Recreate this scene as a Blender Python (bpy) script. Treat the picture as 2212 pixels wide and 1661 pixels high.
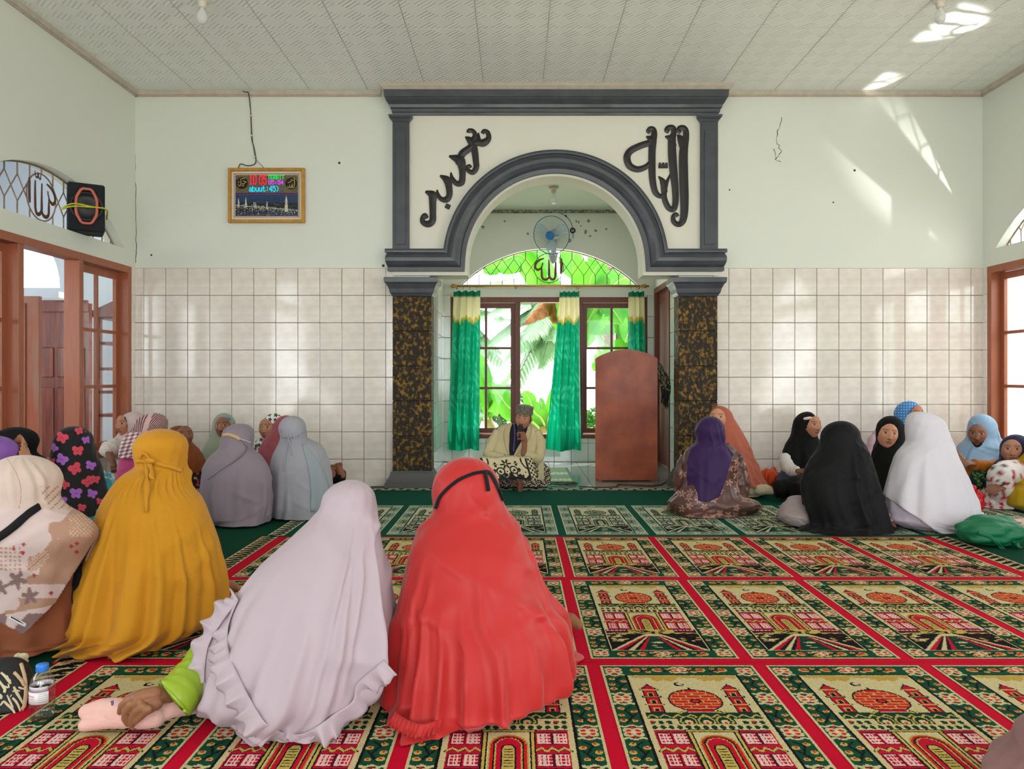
import bpy, bmesh, math, random
import numpy as np
from mathutils import Vector, Matrix
from mathutils.bvhtree import BVHTree

for o in list(bpy.data.objects):
    bpy.data.objects.remove(o)
SC = bpy.context.scene
COL = SC.collection
PI = math.pi
random.seed(7)

# ------------------------------------------------------------------ camera
FPX = 1640.0                      # focal length in pixels of the 2212 x 1661 frame
VX, VY, CAMZ = 1116.0, 815.0, 1.0  # vanishing point and eye height
cam = bpy.data.objects.new('camera', bpy.data.cameras.new('camera'))
COL.objects.link(cam)
cam.location = (0, 0, CAMZ)
cam.rotation_euler = (PI / 2, 0, 0)
cam.data.sensor_fit = 'HORIZONTAL'
cam.data.sensor_width = 36
cam.data.lens = 36 * FPX / 2212
cam.data.shift_x = (1106 - VX) / 2212
cam.data.shift_y = (VY - 830.5) / 2212
cam.data.clip_start = 0.05
SC.camera = cam

# ------------------------------------------------------------------ world, sun, exposure
w = bpy.data.worlds.new('sky'); SC.world = w
w.use_nodes = True
bg = w.node_tree.nodes['Background']
bg.inputs[0].default_value = (0.93, 0.97, 1.0, 1)
bg.inputs[1].default_value = 2.6
sun = bpy.data.objects.new('sun', bpy.data.lights.new('sun', 'SUN'))
COL.objects.link(sun)
sun.data.energy = 5.0
sun.data.angle = 0.02
sun.data.color = (1.0, 0.95, 0.86)
sun.rotation_euler = (math.radians(-22), math.radians(16), 0)
SC.view_settings.view_transform = 'Standard'
SC.view_settings.look = 'None'
SC.view_settings.gamma = 1
SC.view_settings.use_curve_mapping = False
SC.view_settings.exposure = 1.05
SC.cycles.use_denoising = True
SC.cycles.max_bounces = 8
SC.cycles.diffuse_bounces = 4
SC.cycles.glossy_bounces = 3
SC.cycles.transparent_max_bounces = 14
SC.cycles.caustics_reflective = False
SC.cycles.caustics_refractive = False
SC.cycles.sample_clamp_indirect = 8


def area(name, loc, size, size_y, rot, power, col=(1, 1, 1)):
    l = bpy.data.lights.new(name, 'AREA')
    l.shape = 'RECTANGLE'; l.size = size; l.size_y = size_y
    l.energy = power; l.color = col
    o = bpy.data.objects.new(name, l); COL.objects.link(o)
    o.location = loc; o.rotation_euler = rot
    return o


# area lamps added for daylight at unseen, assumed openings (wide doors behind the camera, windows in the side walls)
area('added_daylight_rear_door', (0.4, -2.98, 1.5), 2.1, 2.7, (-PI / 2 - 0.8, 0, PI), 26, (0.97, 0.99, 1.0))
area('added_daylight_rear_window_a', (-2.05, -2.98, 1.5), 1.6, 2.1, (-PI / 2 - 0.8, 0, PI), 14, (0.97, 0.99, 1.0))
area('added_daylight_rear_window_b', (2.85, -2.98, 1.5), 1.6, 2.1, (-PI / 2 - 0.8, 0, PI), 14, (0.97, 0.99, 1.0))
area('added_daylight_side_window', (-3.62, 1.9, 1.2), 2.1, 1.6, (0, -PI / 2 - 0.8, 0), 12, (0.95, 0.98, 1.0))
area('added_daylight_east_window', (4.40, 1.9, 1.2), 2.1, 1.6, (0, PI / 2 + 0.8, 0), 13, (1.0, 0.98, 0.95))


def added_spot(name, loc, target, angle, power, blend=0.6):
    """spot lamp added outside the window; the sun reflection it stands for is assumed"""
    l = bpy.data.lights.new(name, 'SPOT'); l.energy = power; l.spot_size = math.radians(angle); l.spot_blend = blend; l.shadow_soft_size = 0.02
    o = bpy.data.objects.new(name, l); COL.objects.link(o); o.location = loc
    o.rotation_euler = (Vector(target) - Vector(loc)).to_track_quat('-Z', 'Y').to_euler()
    return o


added_spot('added_spot_ceiling', (5.3, 5.95, 1.18), (3.08, 5.62, 3.62), 12, 520)  # added spots aimed up to make the light patches on ceiling and wall
added_spot('added_spot_cornice', (5.3, 5.9, 1.12), (3.08, 6.75, 3.62), 9.0, 300)
added_spot('added_spot_wall', (5.3, 4.95, 1.05), (3.62, 6.96, 2.85), 20, 240, 1.0)


# ------------------------------------------------------------------ helpers
def P(px, py, D):
    """point seen at pixel (px, py), at depth D in front of the camera"""
    return Vector(((px - VX) * D / FPX, D, CAMZ + (VY - py) * D / FPX))


def PX(px, D):
    return (px - VX) * D / FPX


def PZ(py, D):
    return CAMZ + (VY - py) * D / FPX


def FL(px, py):
    """point of the floor seen at pixel"""
    D = FPX * CAMZ / (py - VY)
    return ((px - VX) * D / FPX, D)


def lin(c):
    r = []
    for v in c[:3]:
        v = v / 255.0
        r.append(v / 12.92 if v <= 0.04045 else ((v + 0.055) / 1.055) ** 2.4)
    return tuple(r)


MATS = {}


def mat(name, col, rough=0.6, metal=0.0, var=0.0, vscale=6.0, bump=0.0, bscale=40.0, emit=None, estr=1.0, coat=0.0,
        attr=None, sheen=0.0, trans=0.0, ior=1.45, stretch=None, col2=None, spec=0.5, subsurf=0.0, objvar=0.0, translucent=0.0, vlo=0.35, vhi=0.65):
    """node material: base colour (sRGB 0-255), noise variation towards col2, noise bump"""
    if name in MATS:
        return MATS[name]
    m = bpy.data.materials.new(name); m.use_nodes = True
    nt = m.node_tree; N = nt.nodes; L = nt.links
    b = N['Principled BSDF']
    b.inputs['Roughness'].default_value = rough
    b.inputs['Metallic'].default_value = metal
    b.inputs['Coat Weight'].default_value = coat
    b.inputs['Coat Roughness'].default_value = 0.06
    b.inputs['Specular IOR Level'].default_value = spec
    b.inputs['Sheen Weight'].default_value = sheen
    b.inputs['Sheen Roughness'].default_value = 0.4
    b.inputs['IOR'].default_value = ior
    b.inputs['Transmission Weight'].default_value = trans
    if subsurf:
        b.inputs['Subsurface Weight'].default_value = subsurf
        b.inputs['Subsurface Radius'].default_value = (0.012, 0.005, 0.003)
        b.inputs['Subsurface Scale'].default_value = 1.0
    c = lin(col) + (1,)
    b.inputs['Base Color'].default_value = c
    src = None
    tc = N.new('ShaderNodeTexCoord')
    coord = tc.outputs['Object']
    if stretch:
        mp = N.new('ShaderNodeMapping'); mp.inputs['Scale'].default_value = stretch
        L.new(coord, mp.inputs[0]); coord = mp.outputs[0]
    if attr:
        a = N.new('ShaderNodeAttribute'); a.attribute_name = attr
        src = a.outputs['Color']
    if var or col2:
        nz = N.new('ShaderNodeTexNoise'); nz.inputs['Scale'].default_value = vscale
        nz.inputs['Detail'].default_value = 5
        L.new(coord, nz.inputs['Vector'])
        mx = N.new('ShaderNodeMix'); mx.data_type = 'RGBA'
        ramp = N.new('ShaderNodeMapRange')
        ramp.inputs[1].default_value = vlo; ramp.inputs[2].default_value = vhi
        ramp.inputs[3].default_value = 0; ramp.inputs[4].default_value = 1 if col2 else min(1, var * 3)
        L.new(nz.outputs['Fac'], ramp.inputs[0])
        L.new(ramp.outputs[0], mx.inputs['Factor'])
        if src:
            L.new(src, mx.inputs['A'])
            mx.inputs['B'].default_value = tuple(x * (1 - var) for x in c[:3]) + (1,)
        else:
            mx.inputs['A'].default_value = c
            mx.inputs['B'].default_value = (lin(col2) + (1,)) if col2 else tuple(x * (1 - var * 2) for x in c[:3]) + (1,)
        src = mx.outputs['Result']
    if objvar:
        oi = N.new('ShaderNodeObjectInfo')
        hs = N.new('ShaderNodeHueSaturation')
        mr = N.new('ShaderNodeMapRange')
        mr.inputs[3].default_value = 1 - objvar; mr.inputs[4].default_value = 1 + objvar * 0.6
        L.new(oi.outputs['Random'], mr.inputs[0]); L.new(mr.outputs[0], hs.inputs['Value'])
        if src:
            L.new(src, hs.inputs['Color'])
        else:
            hs.inputs['Color'].default_value = c
        src = hs.outputs[0]
    if src:
        L.new(src, b.inputs['Base Color'])
    if bump:
        nb = N.new('ShaderNodeTexNoise'); nb.inputs['Scale'].default_value = bscale
        nb.inputs['Detail'].default_value = 6
        L.new(coord, nb.inputs['Vector'])
        bp = N.new('ShaderNodeBump'); bp.inputs['Strength'].default_value = bump
        bp.inputs['Distance'].default_value = 0.02
        L.new(nb.outputs['Fac'], bp.inputs['Height']); L.new(bp.outputs[0], b.inputs['Normal'])
    if emit:
        b.inputs['Emission Color'].default_value = lin(emit) + (1,)
        b.inputs['Emission Strength'].default_value = estr
    if translucent:
        tr = N.new('ShaderNodeBsdfTranslucent')
        if src:
            L.new(src, tr.inputs[0])
        else:
            tr.inputs[0].default_value = c
        ms = N.new('ShaderNodeMixShader'); ms.inputs[0].default_value = translucent
        L.new(b.outputs[0], ms.inputs[1]); L.new(tr.outputs[0], ms.inputs[2])
        L.new(ms.outputs[0], N['Material Output'].inputs[0])
    MATS[name] = m
    return m


def obj(name, verts, faces, m, parent=None, smooth=False, loc=None):
    me = bpy.data.meshes.new(name)
    me.from_pydata([tuple(v) for v in verts], [], faces)
    if smooth:
        me.polygons.foreach_set('use_smooth', [True] * len(me.polygons))
    if m:
        me.materials.append(m)
    me.update()
    o = bpy.data.objects.new(name, me); COL.objects.link(o)
    if parent:
        o.parent = parent
    if loc is not None:
        o.location = loc
    return o


def inst(o, name, loc, parent=None, scale=None, rot=None):
    c = bpy.data.objects.new(name, o.data if hasattr(o, 'data') else o)
    COL.objects.link(c)
    c.location = loc
    if scale:
        c.scale = scale
    if rot:
        c.rotation_euler = rot
    if parent:
        c.parent = parent
    return c


def empty(name, loc=(0, 0, 0), rz=0.0):
    e = bpy.data.objects.new(name, None); COL.objects.link(e)
    e.location = loc; e.rotation_euler = (0, 0, rz)
    e.empty_display_size = 0.05
    return e


def tag(o, label=None, cat=None, group=None, kind=None):
    if label: o['label'] = label
    if cat: o['category'] = cat
    if group: o['group'] = group
    if kind: o['kind'] = kind
    return o


def place(o, root):
    """parent o, whose mesh is in world coordinates, to root without moving it"""
    o.parent = root
    o.matrix_parent_inverse = root_matrix(root).inverted()
    return o


def root_matrix(r):
    return Matrix.Translation(r.location) @ r.rotation_euler.to_matrix().to_4x4() if r.parent is None else \
        root_matrix(r.parent) @ r.matrix_parent_inverse @ Matrix.Translation(r.location) @ r.rotation_euler.to_matrix().to_4x4()


class MB:
    """collects solids into one mesh"""
    def __init__(s):
        s.v = []; s.f = []

    def add(s, vs, fs):
        b = len(s.v); s.v.extend(vs); s.f.extend([tuple(i + b for i in f) for f in fs]); return s

    def box(s, x0, x1, y0, y1, z0, z1, bev=0.0):
        if bev:
            bm = bmesh.new(); bmesh.ops.create_cube(bm, size=1)
            for v in bm.verts:
                v.co = ((x0 + x1) / 2 + v.co.x * (x1 - x0), (y0 + y1) / 2 + v.co.y * (y1 - y0), (z0 + z1) / 2 + v.co.z * (z1 - z0))
            bmesh.ops.bevel(bm, geom=bm.edges[:], offset=bev, segments=1, affect='EDGES')
            s.addbm(bm); return s
        vs = [(x, y, z) for x in (x0, x1) for y in (y0, y1) for z in (z0, z1)]
        s.add(vs, [(0, 1, 3, 2), (4, 6, 7, 5), (0, 4, 5, 1), (2, 3, 7, 6), (0, 2, 6, 4), (1, 5, 7, 3)])
        return s

    def hexa(s, b, t):
        """bottom quad b, top quad t, 4 points each"""
        s.add(list(b) + list(t), [(3, 2, 1, 0), (4, 5, 6, 7), (0, 1, 5, 4), (1, 2, 6, 5), (2, 3, 7, 6), (3, 0, 4, 7)])
        return s

    def addbm(s, bm):
        bm.verts.ensure_lookup_table(); bm.verts.index_update()
        s.add([tuple(v.co) for v in bm.verts], [tuple(v.index for v in f.verts) for f in bm.faces])
        bm.free()

    def tube(s, pts, r, n=8, closed=False, cap=True, flat=None):
        """tube along pts; r number or list; flat=(axis vector, factor) squashes the section along that axis"""
        pts = [Vector(p) for p in pts]
        k = len(pts)
        rs = r if isinstance(r, (list, tuple, np.ndarray)) else [r] * k
        rings = []
        up = Vector((0, 0, 1)); prev = None
        for i, p in enumerate(pts):
            a = pts[i - 1] if (i > 0 or closed) else p
            c = pts[(i + 1) % k] if (i < k - 1 or closed) else p
            t = (c - a)
            t = t.normalized() if t.length > 1e-9 else Vector((0, 0, 1))
            if prev is None:
                ref = up if abs(t.z) < 0.9 else Vector((1, 0, 0))
                n1 = t.cross(ref).normalized()
            else:
                n1 = (prev - t * prev.dot(t))
                n1 = n1.normalized() if n1.length > 1e-6 else t.cross(up).normalized()
            prev = n1
            n2 = t.cross(n1)
            ring = []
            for j in range(n):
                a_ = 2 * PI * j / n
                d = (n1 * math.cos(a_) + n2 * math.sin(a_)) * rs[i]
                if flat:
                    ax, f = flat
                    d = d - ax * d.dot(ax) * (1 - f)
                ring.append(tuple(p + d))
            rings.append(ring)
        vs = [v for rr in rings for v in rr]
        fs = []
        m = k if closed else k - 1
        for i in range(m):
            for j in range(n):
                a0 = i * n + j; a1 = i * n + (j + 1) % n
                b0 = ((i + 1) % k) * n + j; b1 = ((i + 1) % k) * n + (j + 1) % n
                fs.append((a0, a1, b1, b0))
        if cap and not closed:
            fs.append(tuple(range(n - 1, -1, -1)))
            fs.append(tuple((k - 1) * n + j for j in range(n)))
        s.add(vs, fs)
        return s

    def lathe(s, prof, n=20, c=(0, 0, 0), sx=1.0, sy=1.0):
        """profile (r, z) turned round z"""
        vs = []; fs = []
        for r, z in prof:
            for j in range(n):
                a = 2 * PI * j / n
                vs.append((c[0] + r * sx * math.cos(a), c[1] + r * sy * math.sin(a), c[2] + z))
        for i in range(len(prof) - 1):
            for j in range(n):
                fs.append((i * n + j, i * n + (j + 1) % n, (i + 1) * n + (j + 1) % n, (i + 1) * n + j))
        fs.append(tuple(range(n - 1, -1, -1)))
        fs.append(tuple((len(prof) - 1) * n + j for j in range(n)))
        s.add(vs, fs); return s

    def xf(s, M):
        s.v = [tuple(M @ Vector(v)) for v in s.v]; return s

    def build(s, name, m, parent=None, smooth=False, loc=None):
        return obj(name, s.v, s.f, m, parent, smooth, loc)


def smooth_path(pts, n=8, closed=False):
    """Catmull-Rom through pts"""
    pts = [Vector(p) for p in pts]
    out = []
    k = len(pts)
    rng = range(k if closed else k - 1)
    for i in rng:
        p1 = pts[i]; p2 = pts[(i + 1) % k]
        p0 = pts[i - 1] if (i > 0 or closed) else p1 + (p1 - p2)
        p3 = pts[(i + 2) % k] if (i < k - 2 or closed) else p2 + (p2 - p1)
        for j in range(n):
            t = j / n
            out.append(0.5 * ((2 * p1) + (p2 - p0) * t + (2 * p0 - 5 * p1 + 4 * p2 - p3) * t * t + (3 * p1 - p0 - 3 * p2 + p3) * t ** 3))
    if not closed:
        out.append(pts[-1])
    return out


def clear(name, tint=(1, 1, 1), ior=1.4, rough=0.02):
    """thin clear pane or plastic: straight-through light plus a mirror reflection by angle"""
    m = bpy.data.materials.new(name); m.use_nodes = True
    nt = m.node_tree; N = nt.nodes; L = nt.links
    N.remove(N['Principled BSDF'])
    t = N.new('ShaderNodeBsdfTransparent'); t.inputs[0].default_value = tint + (1,)
    g = N.new('ShaderNodeBsdfGlossy'); g.inputs['Roughness'].default_value = rough
    f = N.new('ShaderNodeLayerWeight'); f.inputs[0].default_value = 0.5
    pw = N.new('ShaderNodeMath'); pw.operation = 'POWER'; pw.inputs[1].default_value = 5.0; L.new(f.outputs['Facing'], pw.inputs[0])
    mr = N.new('ShaderNodeMapRange'); mr.inputs[3].default_value = ((ior - 1) / (ior + 1)) ** 2; mr.inputs[4].default_value = 0.75; L.new(pw.outputs[0], mr.inputs[0])
    x = N.new('ShaderNodeMixShader')
    L.new(mr.outputs[0], x.inputs[0]); L.new(t.outputs[0], x.inputs[1]); L.new(g.outputs[0], x.inputs[2]); L.new(x.outputs[0], N['Material Output'].inputs[0])
    MATS[name] = m
    return m


# ------------------------------------------------------------------ materials of the room
M_wall = mat('mint_wall_paint', (229, 232, 221), 0.7, var=0.05, vscale=1.6, bump=0.08, bscale=9)
M_ceil = mat('pale_ceiling_panel', (224, 228, 220), 0.55, var=0.03, vscale=2)
M_white = mat('cream_white_paint', (232, 229, 214), 0.7, var=0.05, vscale=2.5, bump=0.06, bscale=14)
M_trim = mat('cream_wood_strip', (205, 194, 178), 0.6, var=0.16, vscale=14)
M_grey = mat('slate_grey_paint', (74, 77, 84), 0.42, var=0.2, vscale=7, bump=0.2, bscale=18, coat=0.15)
M_callig = mat('dark_relief_paint', (44, 42, 43), 0.38, var=0.15, vscale=10, bump=0.1, bscale=30)
M_grout = mat('dark_grout', (92, 88, 82), 0.9)
M_tile = mat('cream_glazed_tile', (240, 232, 222), 0.09, col2=(228, 217, 206), vscale=3.2, stretch=(2.0, 2.0, 5.5), spec=0.6, objvar=0.05, coat=0.35)
M_baytile = mat('white_glazed_tile', (236, 240, 234), 0.09, col2=(224, 228, 222), vscale=3.0, spec=0.6, objvar=0.04, coat=0.35)
M_frame = mat('terracotta_painted_wood', (168, 96, 66), 0.42, var=0.14, vscale=5, stretch=(6, 6, 0.8), bump=0.06, bscale=30, coat=0.1)
M_dframe = mat('brown_painted_wood', (118, 66, 50), 0.45, var=0.18, vscale=5, stretch=(6, 6, 0.8), bump=0.06, bscale=30)
M_redwood = mat('varnished_red_wood', (120, 54, 34), 0.35, col2=(88, 36, 26), vscale=4, stretch=(8, 8, 0.7), coat=0.3)
M_glass = clear('window_glass', (0.96, 0.98, 0.97), 1.35)
M_iron = mat('rusty_cream_iron', (150, 128, 108), 0.6, var=0.25, vscale=18)
M_irond = mat('dark_iron', (72, 52, 40), 0.6, var=0.2, vscale=18)
M_callm = mat('brown_sheet_iron', (112, 66, 40), 0.5, var=0.15, vscale=12)
M_black = mat('black_plastic', (18, 18, 20), 0.5)
M_brass = mat('brushed_brass', (188, 148, 72), 0.35, metal=0.8, var=0.1, vscale=20)

ROOM_X0, ROOM_X1 = -3.495, 4.27
YB = 6.96            # back wall
CEIL = 3.62
REAR = -3.0
BAYY = 9.0           # back wall of the niche
BX0, BX1 = -0.867, 1.635
BCEIL = 2.98

# ================================================================== the setting
def wall_with_windows(name, u0, u1, z1, thick, cents, M4, m, zoff=0.0, plain=()):
    """wall in local coords (u, outward, z) with arched three-light window openings at cents"""
    mb = MB()
    def bx(a, b, c, d):
        if b - a > 1e-4 and d - c > 1e-4:
            mb.box(a, b, 0, thick, c, d)
    HW, ZS, ZT, ZA, AW, RISE = 1.16, 0.33 + zoff, 2.0 + zoff, 2.15 + zoff, 1.05, 0.43
    R = (AW * AW + RISE * RISE) / (2 * RISE)
    edges = [u0]
    for c in sorted(cents):
        bx(edges[-1], c - HW, 0, z1)
        bx(c - HW, c + HW, 0, ZS)
        bx(c - HW, c + HW, ZT, ZA)
        bx(c - HW, c - AW, ZA, z1); bx(c + AW, c + HW, ZA, z1)
        n = 28
        arc = []
        for i in range(n + 1):
            du = -AW + 2 * AW * i / n
            arc.append((c + du, ZA + math.sqrt(max(0, R * R - du * du)) - (R - RISE)))
        for i in range(n):
            (a, za), (b, zb) = arc[i], arc[i + 1]
            mb.hexa([(a, 0, za), (b, 0, zb), (b, thick, zb), (a, thick, za)], [(a, 0, z1), (b, 0, z1), (b, thick, z1), (a, thick, z1)])
        edges.append(c + HW)
    bx(edges[-1], u1, 0, z1)
    mb.xf(M4)
    return tag(mb.build(name, m), kind='structure')


def arch_z(du, zoff=0.0):
    AW, RISE = 1.05, 0.43
    R = (AW * AW + RISE * RISE) / (2 * RISE)
    if abs(du) > AW: return 2.15 + zoff
    return 2.15 + zoff + math.sqrt(max(0, R * R - du * du)) - (R - RISE)


ALLAH = [  # strokes (pixel points of a close view, width)
    ([(725, 990), (728, 1100), (726, 1240), (718, 1340)], 30),
    ([(596, 1000), (600, 1120), (598, 1300), (590, 1400), (560, 1455), (510, 1452), (470, 1420), (452, 1370), (452, 1200), (448, 1010)], 27),
    ([(452, 1380), (425, 1440), (375, 1462), (320, 1448), (290, 1400), (286, 1300), (285, 1225)], 27),
    ([(300, 1200), (250, 1225), (195, 1245), (145, 1205), (140, 1140), (180, 1070), (240, 1025), (335, 992)], 26),
    ([(310, 1080), (300, 1140), (260, 1215)], 16),
]


def make_window(name, loc, rz, zoff, fm, gm, gap, leafs, mirror=False, bars_r=0.006, set_back=0.075, glass=True, sill_m=None):
    """arched window: three lights with glazed side sashes and an open middle one, iron grille in the arch"""
    W = tag(empty(name, loc, rz), kind='structure')
    ZS, ZT, ZA = 0.33 + zoff, 2.0 + zoff, 2.15 + zoff
    T = 0.12
    fr = MB()
    for a, b, c, d in ((-1.16, 1.16, ZT - 0.06, ZT), (-1.16, -1.10, ZS, ZT - 0.06), (1.10, 1.16, ZS, ZT - 0.06)):
        fr.box(a, b, -0.006, T, c, d)
    fr.build('window_frame', fm, W)
    for a in (-0.40, 0.34):
        MB().box(a, a + 0.06, -0.006, T, ZS + 0.05, ZT - 0.06, 0.004).build('mullion', fm, W)
    MB().box(-1.18, 1.18, -0.03, T + 0.02, ZS, ZS + 0.05, 0.006).build('window_sill', sill_m or fm, W)

    def sash(u0, u1, y0, parent, rot=None):
        S = empty('sash'); S.parent = parent
        z0, z1 = ZS + 0.055, ZT - 0.065
        st = 0.055
        b = MB()
        b.box(u0, u0 + st, y0, y0 + 0.03, z0, z1); b.box(u1 - st, u1, y0, y0 + 0.03, z0, z1)
        b.box(u0 + st, u1 - st, y0, y0 + 0.03, z0, z0 + 0.06); b.box(u0 + st, u1 - st, y0, y0 + 0.03, z1 - 0.06, z1)
        b.build('sash_frame', fm, S)
        um = (u0 + u1) / 2
        MB().box(um - 0.014, um + 0.014, y0 + 0.002, y0 + 0.028, z0 + 0.06, z1 - 0.06).build('muntin', fm, S)
        h = (z1 - z0 - 0.12) / 3
        for k in (1, 2):
            zz = z0 + 0.06 + h * k
            for a, b_ in ((u0 + st, um - 0.014), (um + 0.014, u1 - st)):
                MB().box(a, b_, y0 + 0.003, y0 + 0.027, zz - 0.014, zz + 0.014).build('muntin', fm, S)
        if glass:
            for k in range(3):
                for a, b_ in ((u0 + st, um - 0.014), (um + 0.014, u1 - st)):
                    za = z0 + 0.06 + h * k + (0.014 if k else 0); zb = z0 + 0.06 + h * (k + 1) - (0.014 if k < 2 else 0)
                    MB().box(a, b_, y0 + 0.013, y0 + 0.017, za, zb).build('pane', M_glass, S)
        return S
    for a, b in leafs:
        sash(a, b, set_back, W)
    # grille
    G = empty('grille'); G.parent = W
    yg = set_back + 0.01
    sp = 0.139
    cz = ZA + 0.205; cr = 0.175
    nb = int(1.05 / sp)
    zl, zu = ZA + 0.115, ZA + 0.31
    zm = (zl + zu) / 2

    def inside(u, z):
        return u * u + (z - cz) ** 2 < cr * cr

    def seg(p, q):
        n = 12
        run = []
        runs = []
        for i in range(n + 1):
            t = i / n
            u = p[0] + (q[0] - p[0]) * t; z = p[1] + (q[1] - p[1]) * t
            ok = z < arch_z(u, zoff) + 0.004 and not inside(u, z) and abs(u) < 1.05
            if ok: run.append((u, yg, z))
            elif run:
                runs.append(run); run = []
        if run: runs.append(run)
        return [r for r in runs if len(r) > 1]
    for i in range(-nb, nb + 1):
        u = i * sp
        b = MB()
        for s_ in seg((u, ZA), (u, zl)) + seg((u, zu), (u, ZA + 0.44)):
            b.tube([s_[0], s_[-1]], bars_r, 6)
        for sg in (-1, 1):
            for s_ in seg((u, zl), (u + sg * sp / 2, zm)) + seg((u + sg * sp / 2, zm), (u, zu)):
                b.tube([s_[0], s_[-1]], bars_r * 0.8, 6)
        if b.v:
            b.build('grille_bar', gm, G)
    b = MB()
    b.tube([(cr * math.cos(2 * PI * i / 40), yg, cz + cr * math.sin(2 * PI * i / 40)) for i in range(40)], bars_r, 6, closed=True)
    b.build('grille_ring', gm, G)
    b = MB()
    for i in range(30):
        u0_ = -1.04 + 2.08 * i / 30; u1_ = -1.04 + 2.08 * (i + 1) / 30
        b.tube([(u0_, yg, arch_z(u0_, zoff) - 0.006), (u1_, yg, arch_z(u1_, zoff) - 0.006)], bars_r, 5)
    b.tube([(-1.04, yg, ZA + 0.004), (1.04, yg, ZA + 0.004)], bars_r, 5)
    b.build('grille_border', gm, G)
    b = MB()
    sc = cr / 325.0
    for pts, wd in ALLAH + ([([(470, 880), (480, 960), (520, 940), (535, 880), (545, 950), (590, 940), (600, 870)], 14)] if mirror else []):
        pp = []
        for x, y in pts:
            u = (x - 445) * sc * 0.98; z = cz - (y - 1205) * sc
            if mirror: u = -u
            pp.append((u, yg - 0.004, z))
        pp = smooth_path(pp, 4)
        k = len(pp)
        rr = [wd * sc * (0.45 + 0.55 * min(1, 4 * min(i / (k - 1), 1 - i / (k - 1)) + 0.25)) for i in range(k)]
        b.tube(pp, rr, 8, flat=(Vector((0, 1, 0)), 0.22))
    b.build('script_emblem', M_callm if not mirror else mat('rust_sheet_iron', (100, 70, 54), 0.6, var=0.2, vscale=15), G, smooth=True)
    return W


# ---- walls
ML = Matrix.Translation((ROOM_X0, 0, 0)) @ Matrix.Rotation(PI / 2, 4, 'Z')
MR = Matrix.Translation((ROOM_X1, 0, 0)) @ Matrix.Rotation(-PI / 2, 4, 'Z')
wall_left = wall_with_windows('wall_left', REAR, YB, CEIL, 0.15, [5.72, 1.9], ML, M_wall)  # nearer openings in both side walls are unseen, assumed for light
wall_right = wall_with_windows('wall_right', -YB, -REAR, CEIL, 0.15, [-5.72, -1.9], MR, M_wall)
make_window('window_1', (ROOM_X0, 5.72, 0), PI / 2, 0, M_frame, M_iron, 0, [(-1.10, -0.40), (0.40, 1.10)], mirror=True)
make_window('window_2', (ROOM_X1, 5.72, 0), -PI / 2, 0, M_frame, M_iron, 0, [(-1.10, -0.40), (0.40, 1.10)])
make_window('window_3', (BX0 / 2 + BX1 / 2 + 0.0, BAYY, 0), 0, -0.05, M_dframe, M_irond, 0, [(-1.10, -0.40), (0.40, 1.10)], bars_r=0.0045, set_back=0.06)

# rear wall behind the camera: wide door opening and two big openings, assumed for light
mb = MB()
for a, b, c, d in ((ROOM_X0, -2.9, 0, CEIL), (-1.2, -0.7, 0, CEIL), (1.5, 2.0, 0, CEIL), (3.7, ROOM_X1, 0, CEIL),
                   (-2.9, -1.2, 0, 0.4), (2.0, 3.7, 0, 0.4), (-2.9, -1.2, 2.6, CEIL), (-0.7, 1.5, 2.9, CEIL), (2.0, 3.7, 2.6, CEIL)):
    mb.box(a, b, REAR - 0.15, REAR, c, d)
tag(mb.build('wall_rear', M_wall), kind='structure')

# back wall with the niche opening
ACX, ACZ, AR = 0.352, 2.034, 0.80
YF = 6.92
T1 = 7.21
mb = MB()
mb.box(ROOM_X0, -1.13, YB, T1, 0, CEIL); mb.box(1.84, ROOM_X1, YB, T1, 0, CEIL)
mb.box(-1.13, -0.80, YB, T1, 0, 1.93); mb.box(1.49, 1.84, YB, T1, 0, 1.93)
wall_back = tag(mb.build('wall_back', M_wall), kind='structure')
mb = MB()
mb.box(-1.13, ACX - AR, YF, T1, 1.93, CEIL); mb.box(ACX + AR, 1.84, YF, T1, 1.93, CEIL)
n = 48
for i in range(n):
    a0 = PI - PI * i / n; a1 = PI - PI * (i + 1) / n
    xa, za = ACX + AR * math.cos(a0), ACZ + AR * math.sin(a0)
    xb, zb = ACX + AR * math.cos(a1), ACZ + AR * math.sin(a1)
    mb.hexa([(xa, YF, za), (xb, YF, zb), (xb, T1, zb), (xa, T1, za)], [(xa, YF, CEIL), (xb, YF, CEIL), (xb, T1, CEIL), (xa, T1, CEIL)])
place(mb.build('arch_panel', M_white), wall_back)

# niche walls, ceiling, floor
MBAY = Matrix.Translation((BX0 / 2 + BX1 / 2, BAYY, 0))
wall_bay = wall_with_windows('wall_niche_back', -1.45, 1.45, CEIL, 0.15, [0.0], MBAY, M_wall, zoff=-0.05)
tag(MB().box(BX0 - 0.15, BX0, T1, BAYY, 0, CEIL).build('wall_niche_left', M_wall), kind='structure')
mb = MB()
mb.box(BX1, BX1 + 0.15, T1, 8.1, 0, CEIL); mb.box(BX1, BX1 + 0.15, 8.92, BAYY, 0, CEIL); mb.box(BX1, BX1 + 0.15, 8.1, 8.92, 2.02, CEIL)
wall_bay_r = tag(mb.build('wall_niche_right', M_wall), kind='structure')
tag(MB().box(BX0 - 0.15, BX1 + 0.15, T1, BAYY, BCEIL, BCEIL + 0.05).build('ceiling_niche', mat('niche_ceiling_paint', (214, 226, 208), 0.7)), kind='structure')
mb = MB(); mb.box(BX0, BX1, BAYY - 0.03, BAYY, BCEIL - 0.035, BCEIL)
tag(mb.build('trim_niche', mat('mouldy_strip', (176, 178, 162), 0.7, col2=(70, 72, 64), vscale=30)), kind='structure')
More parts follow.
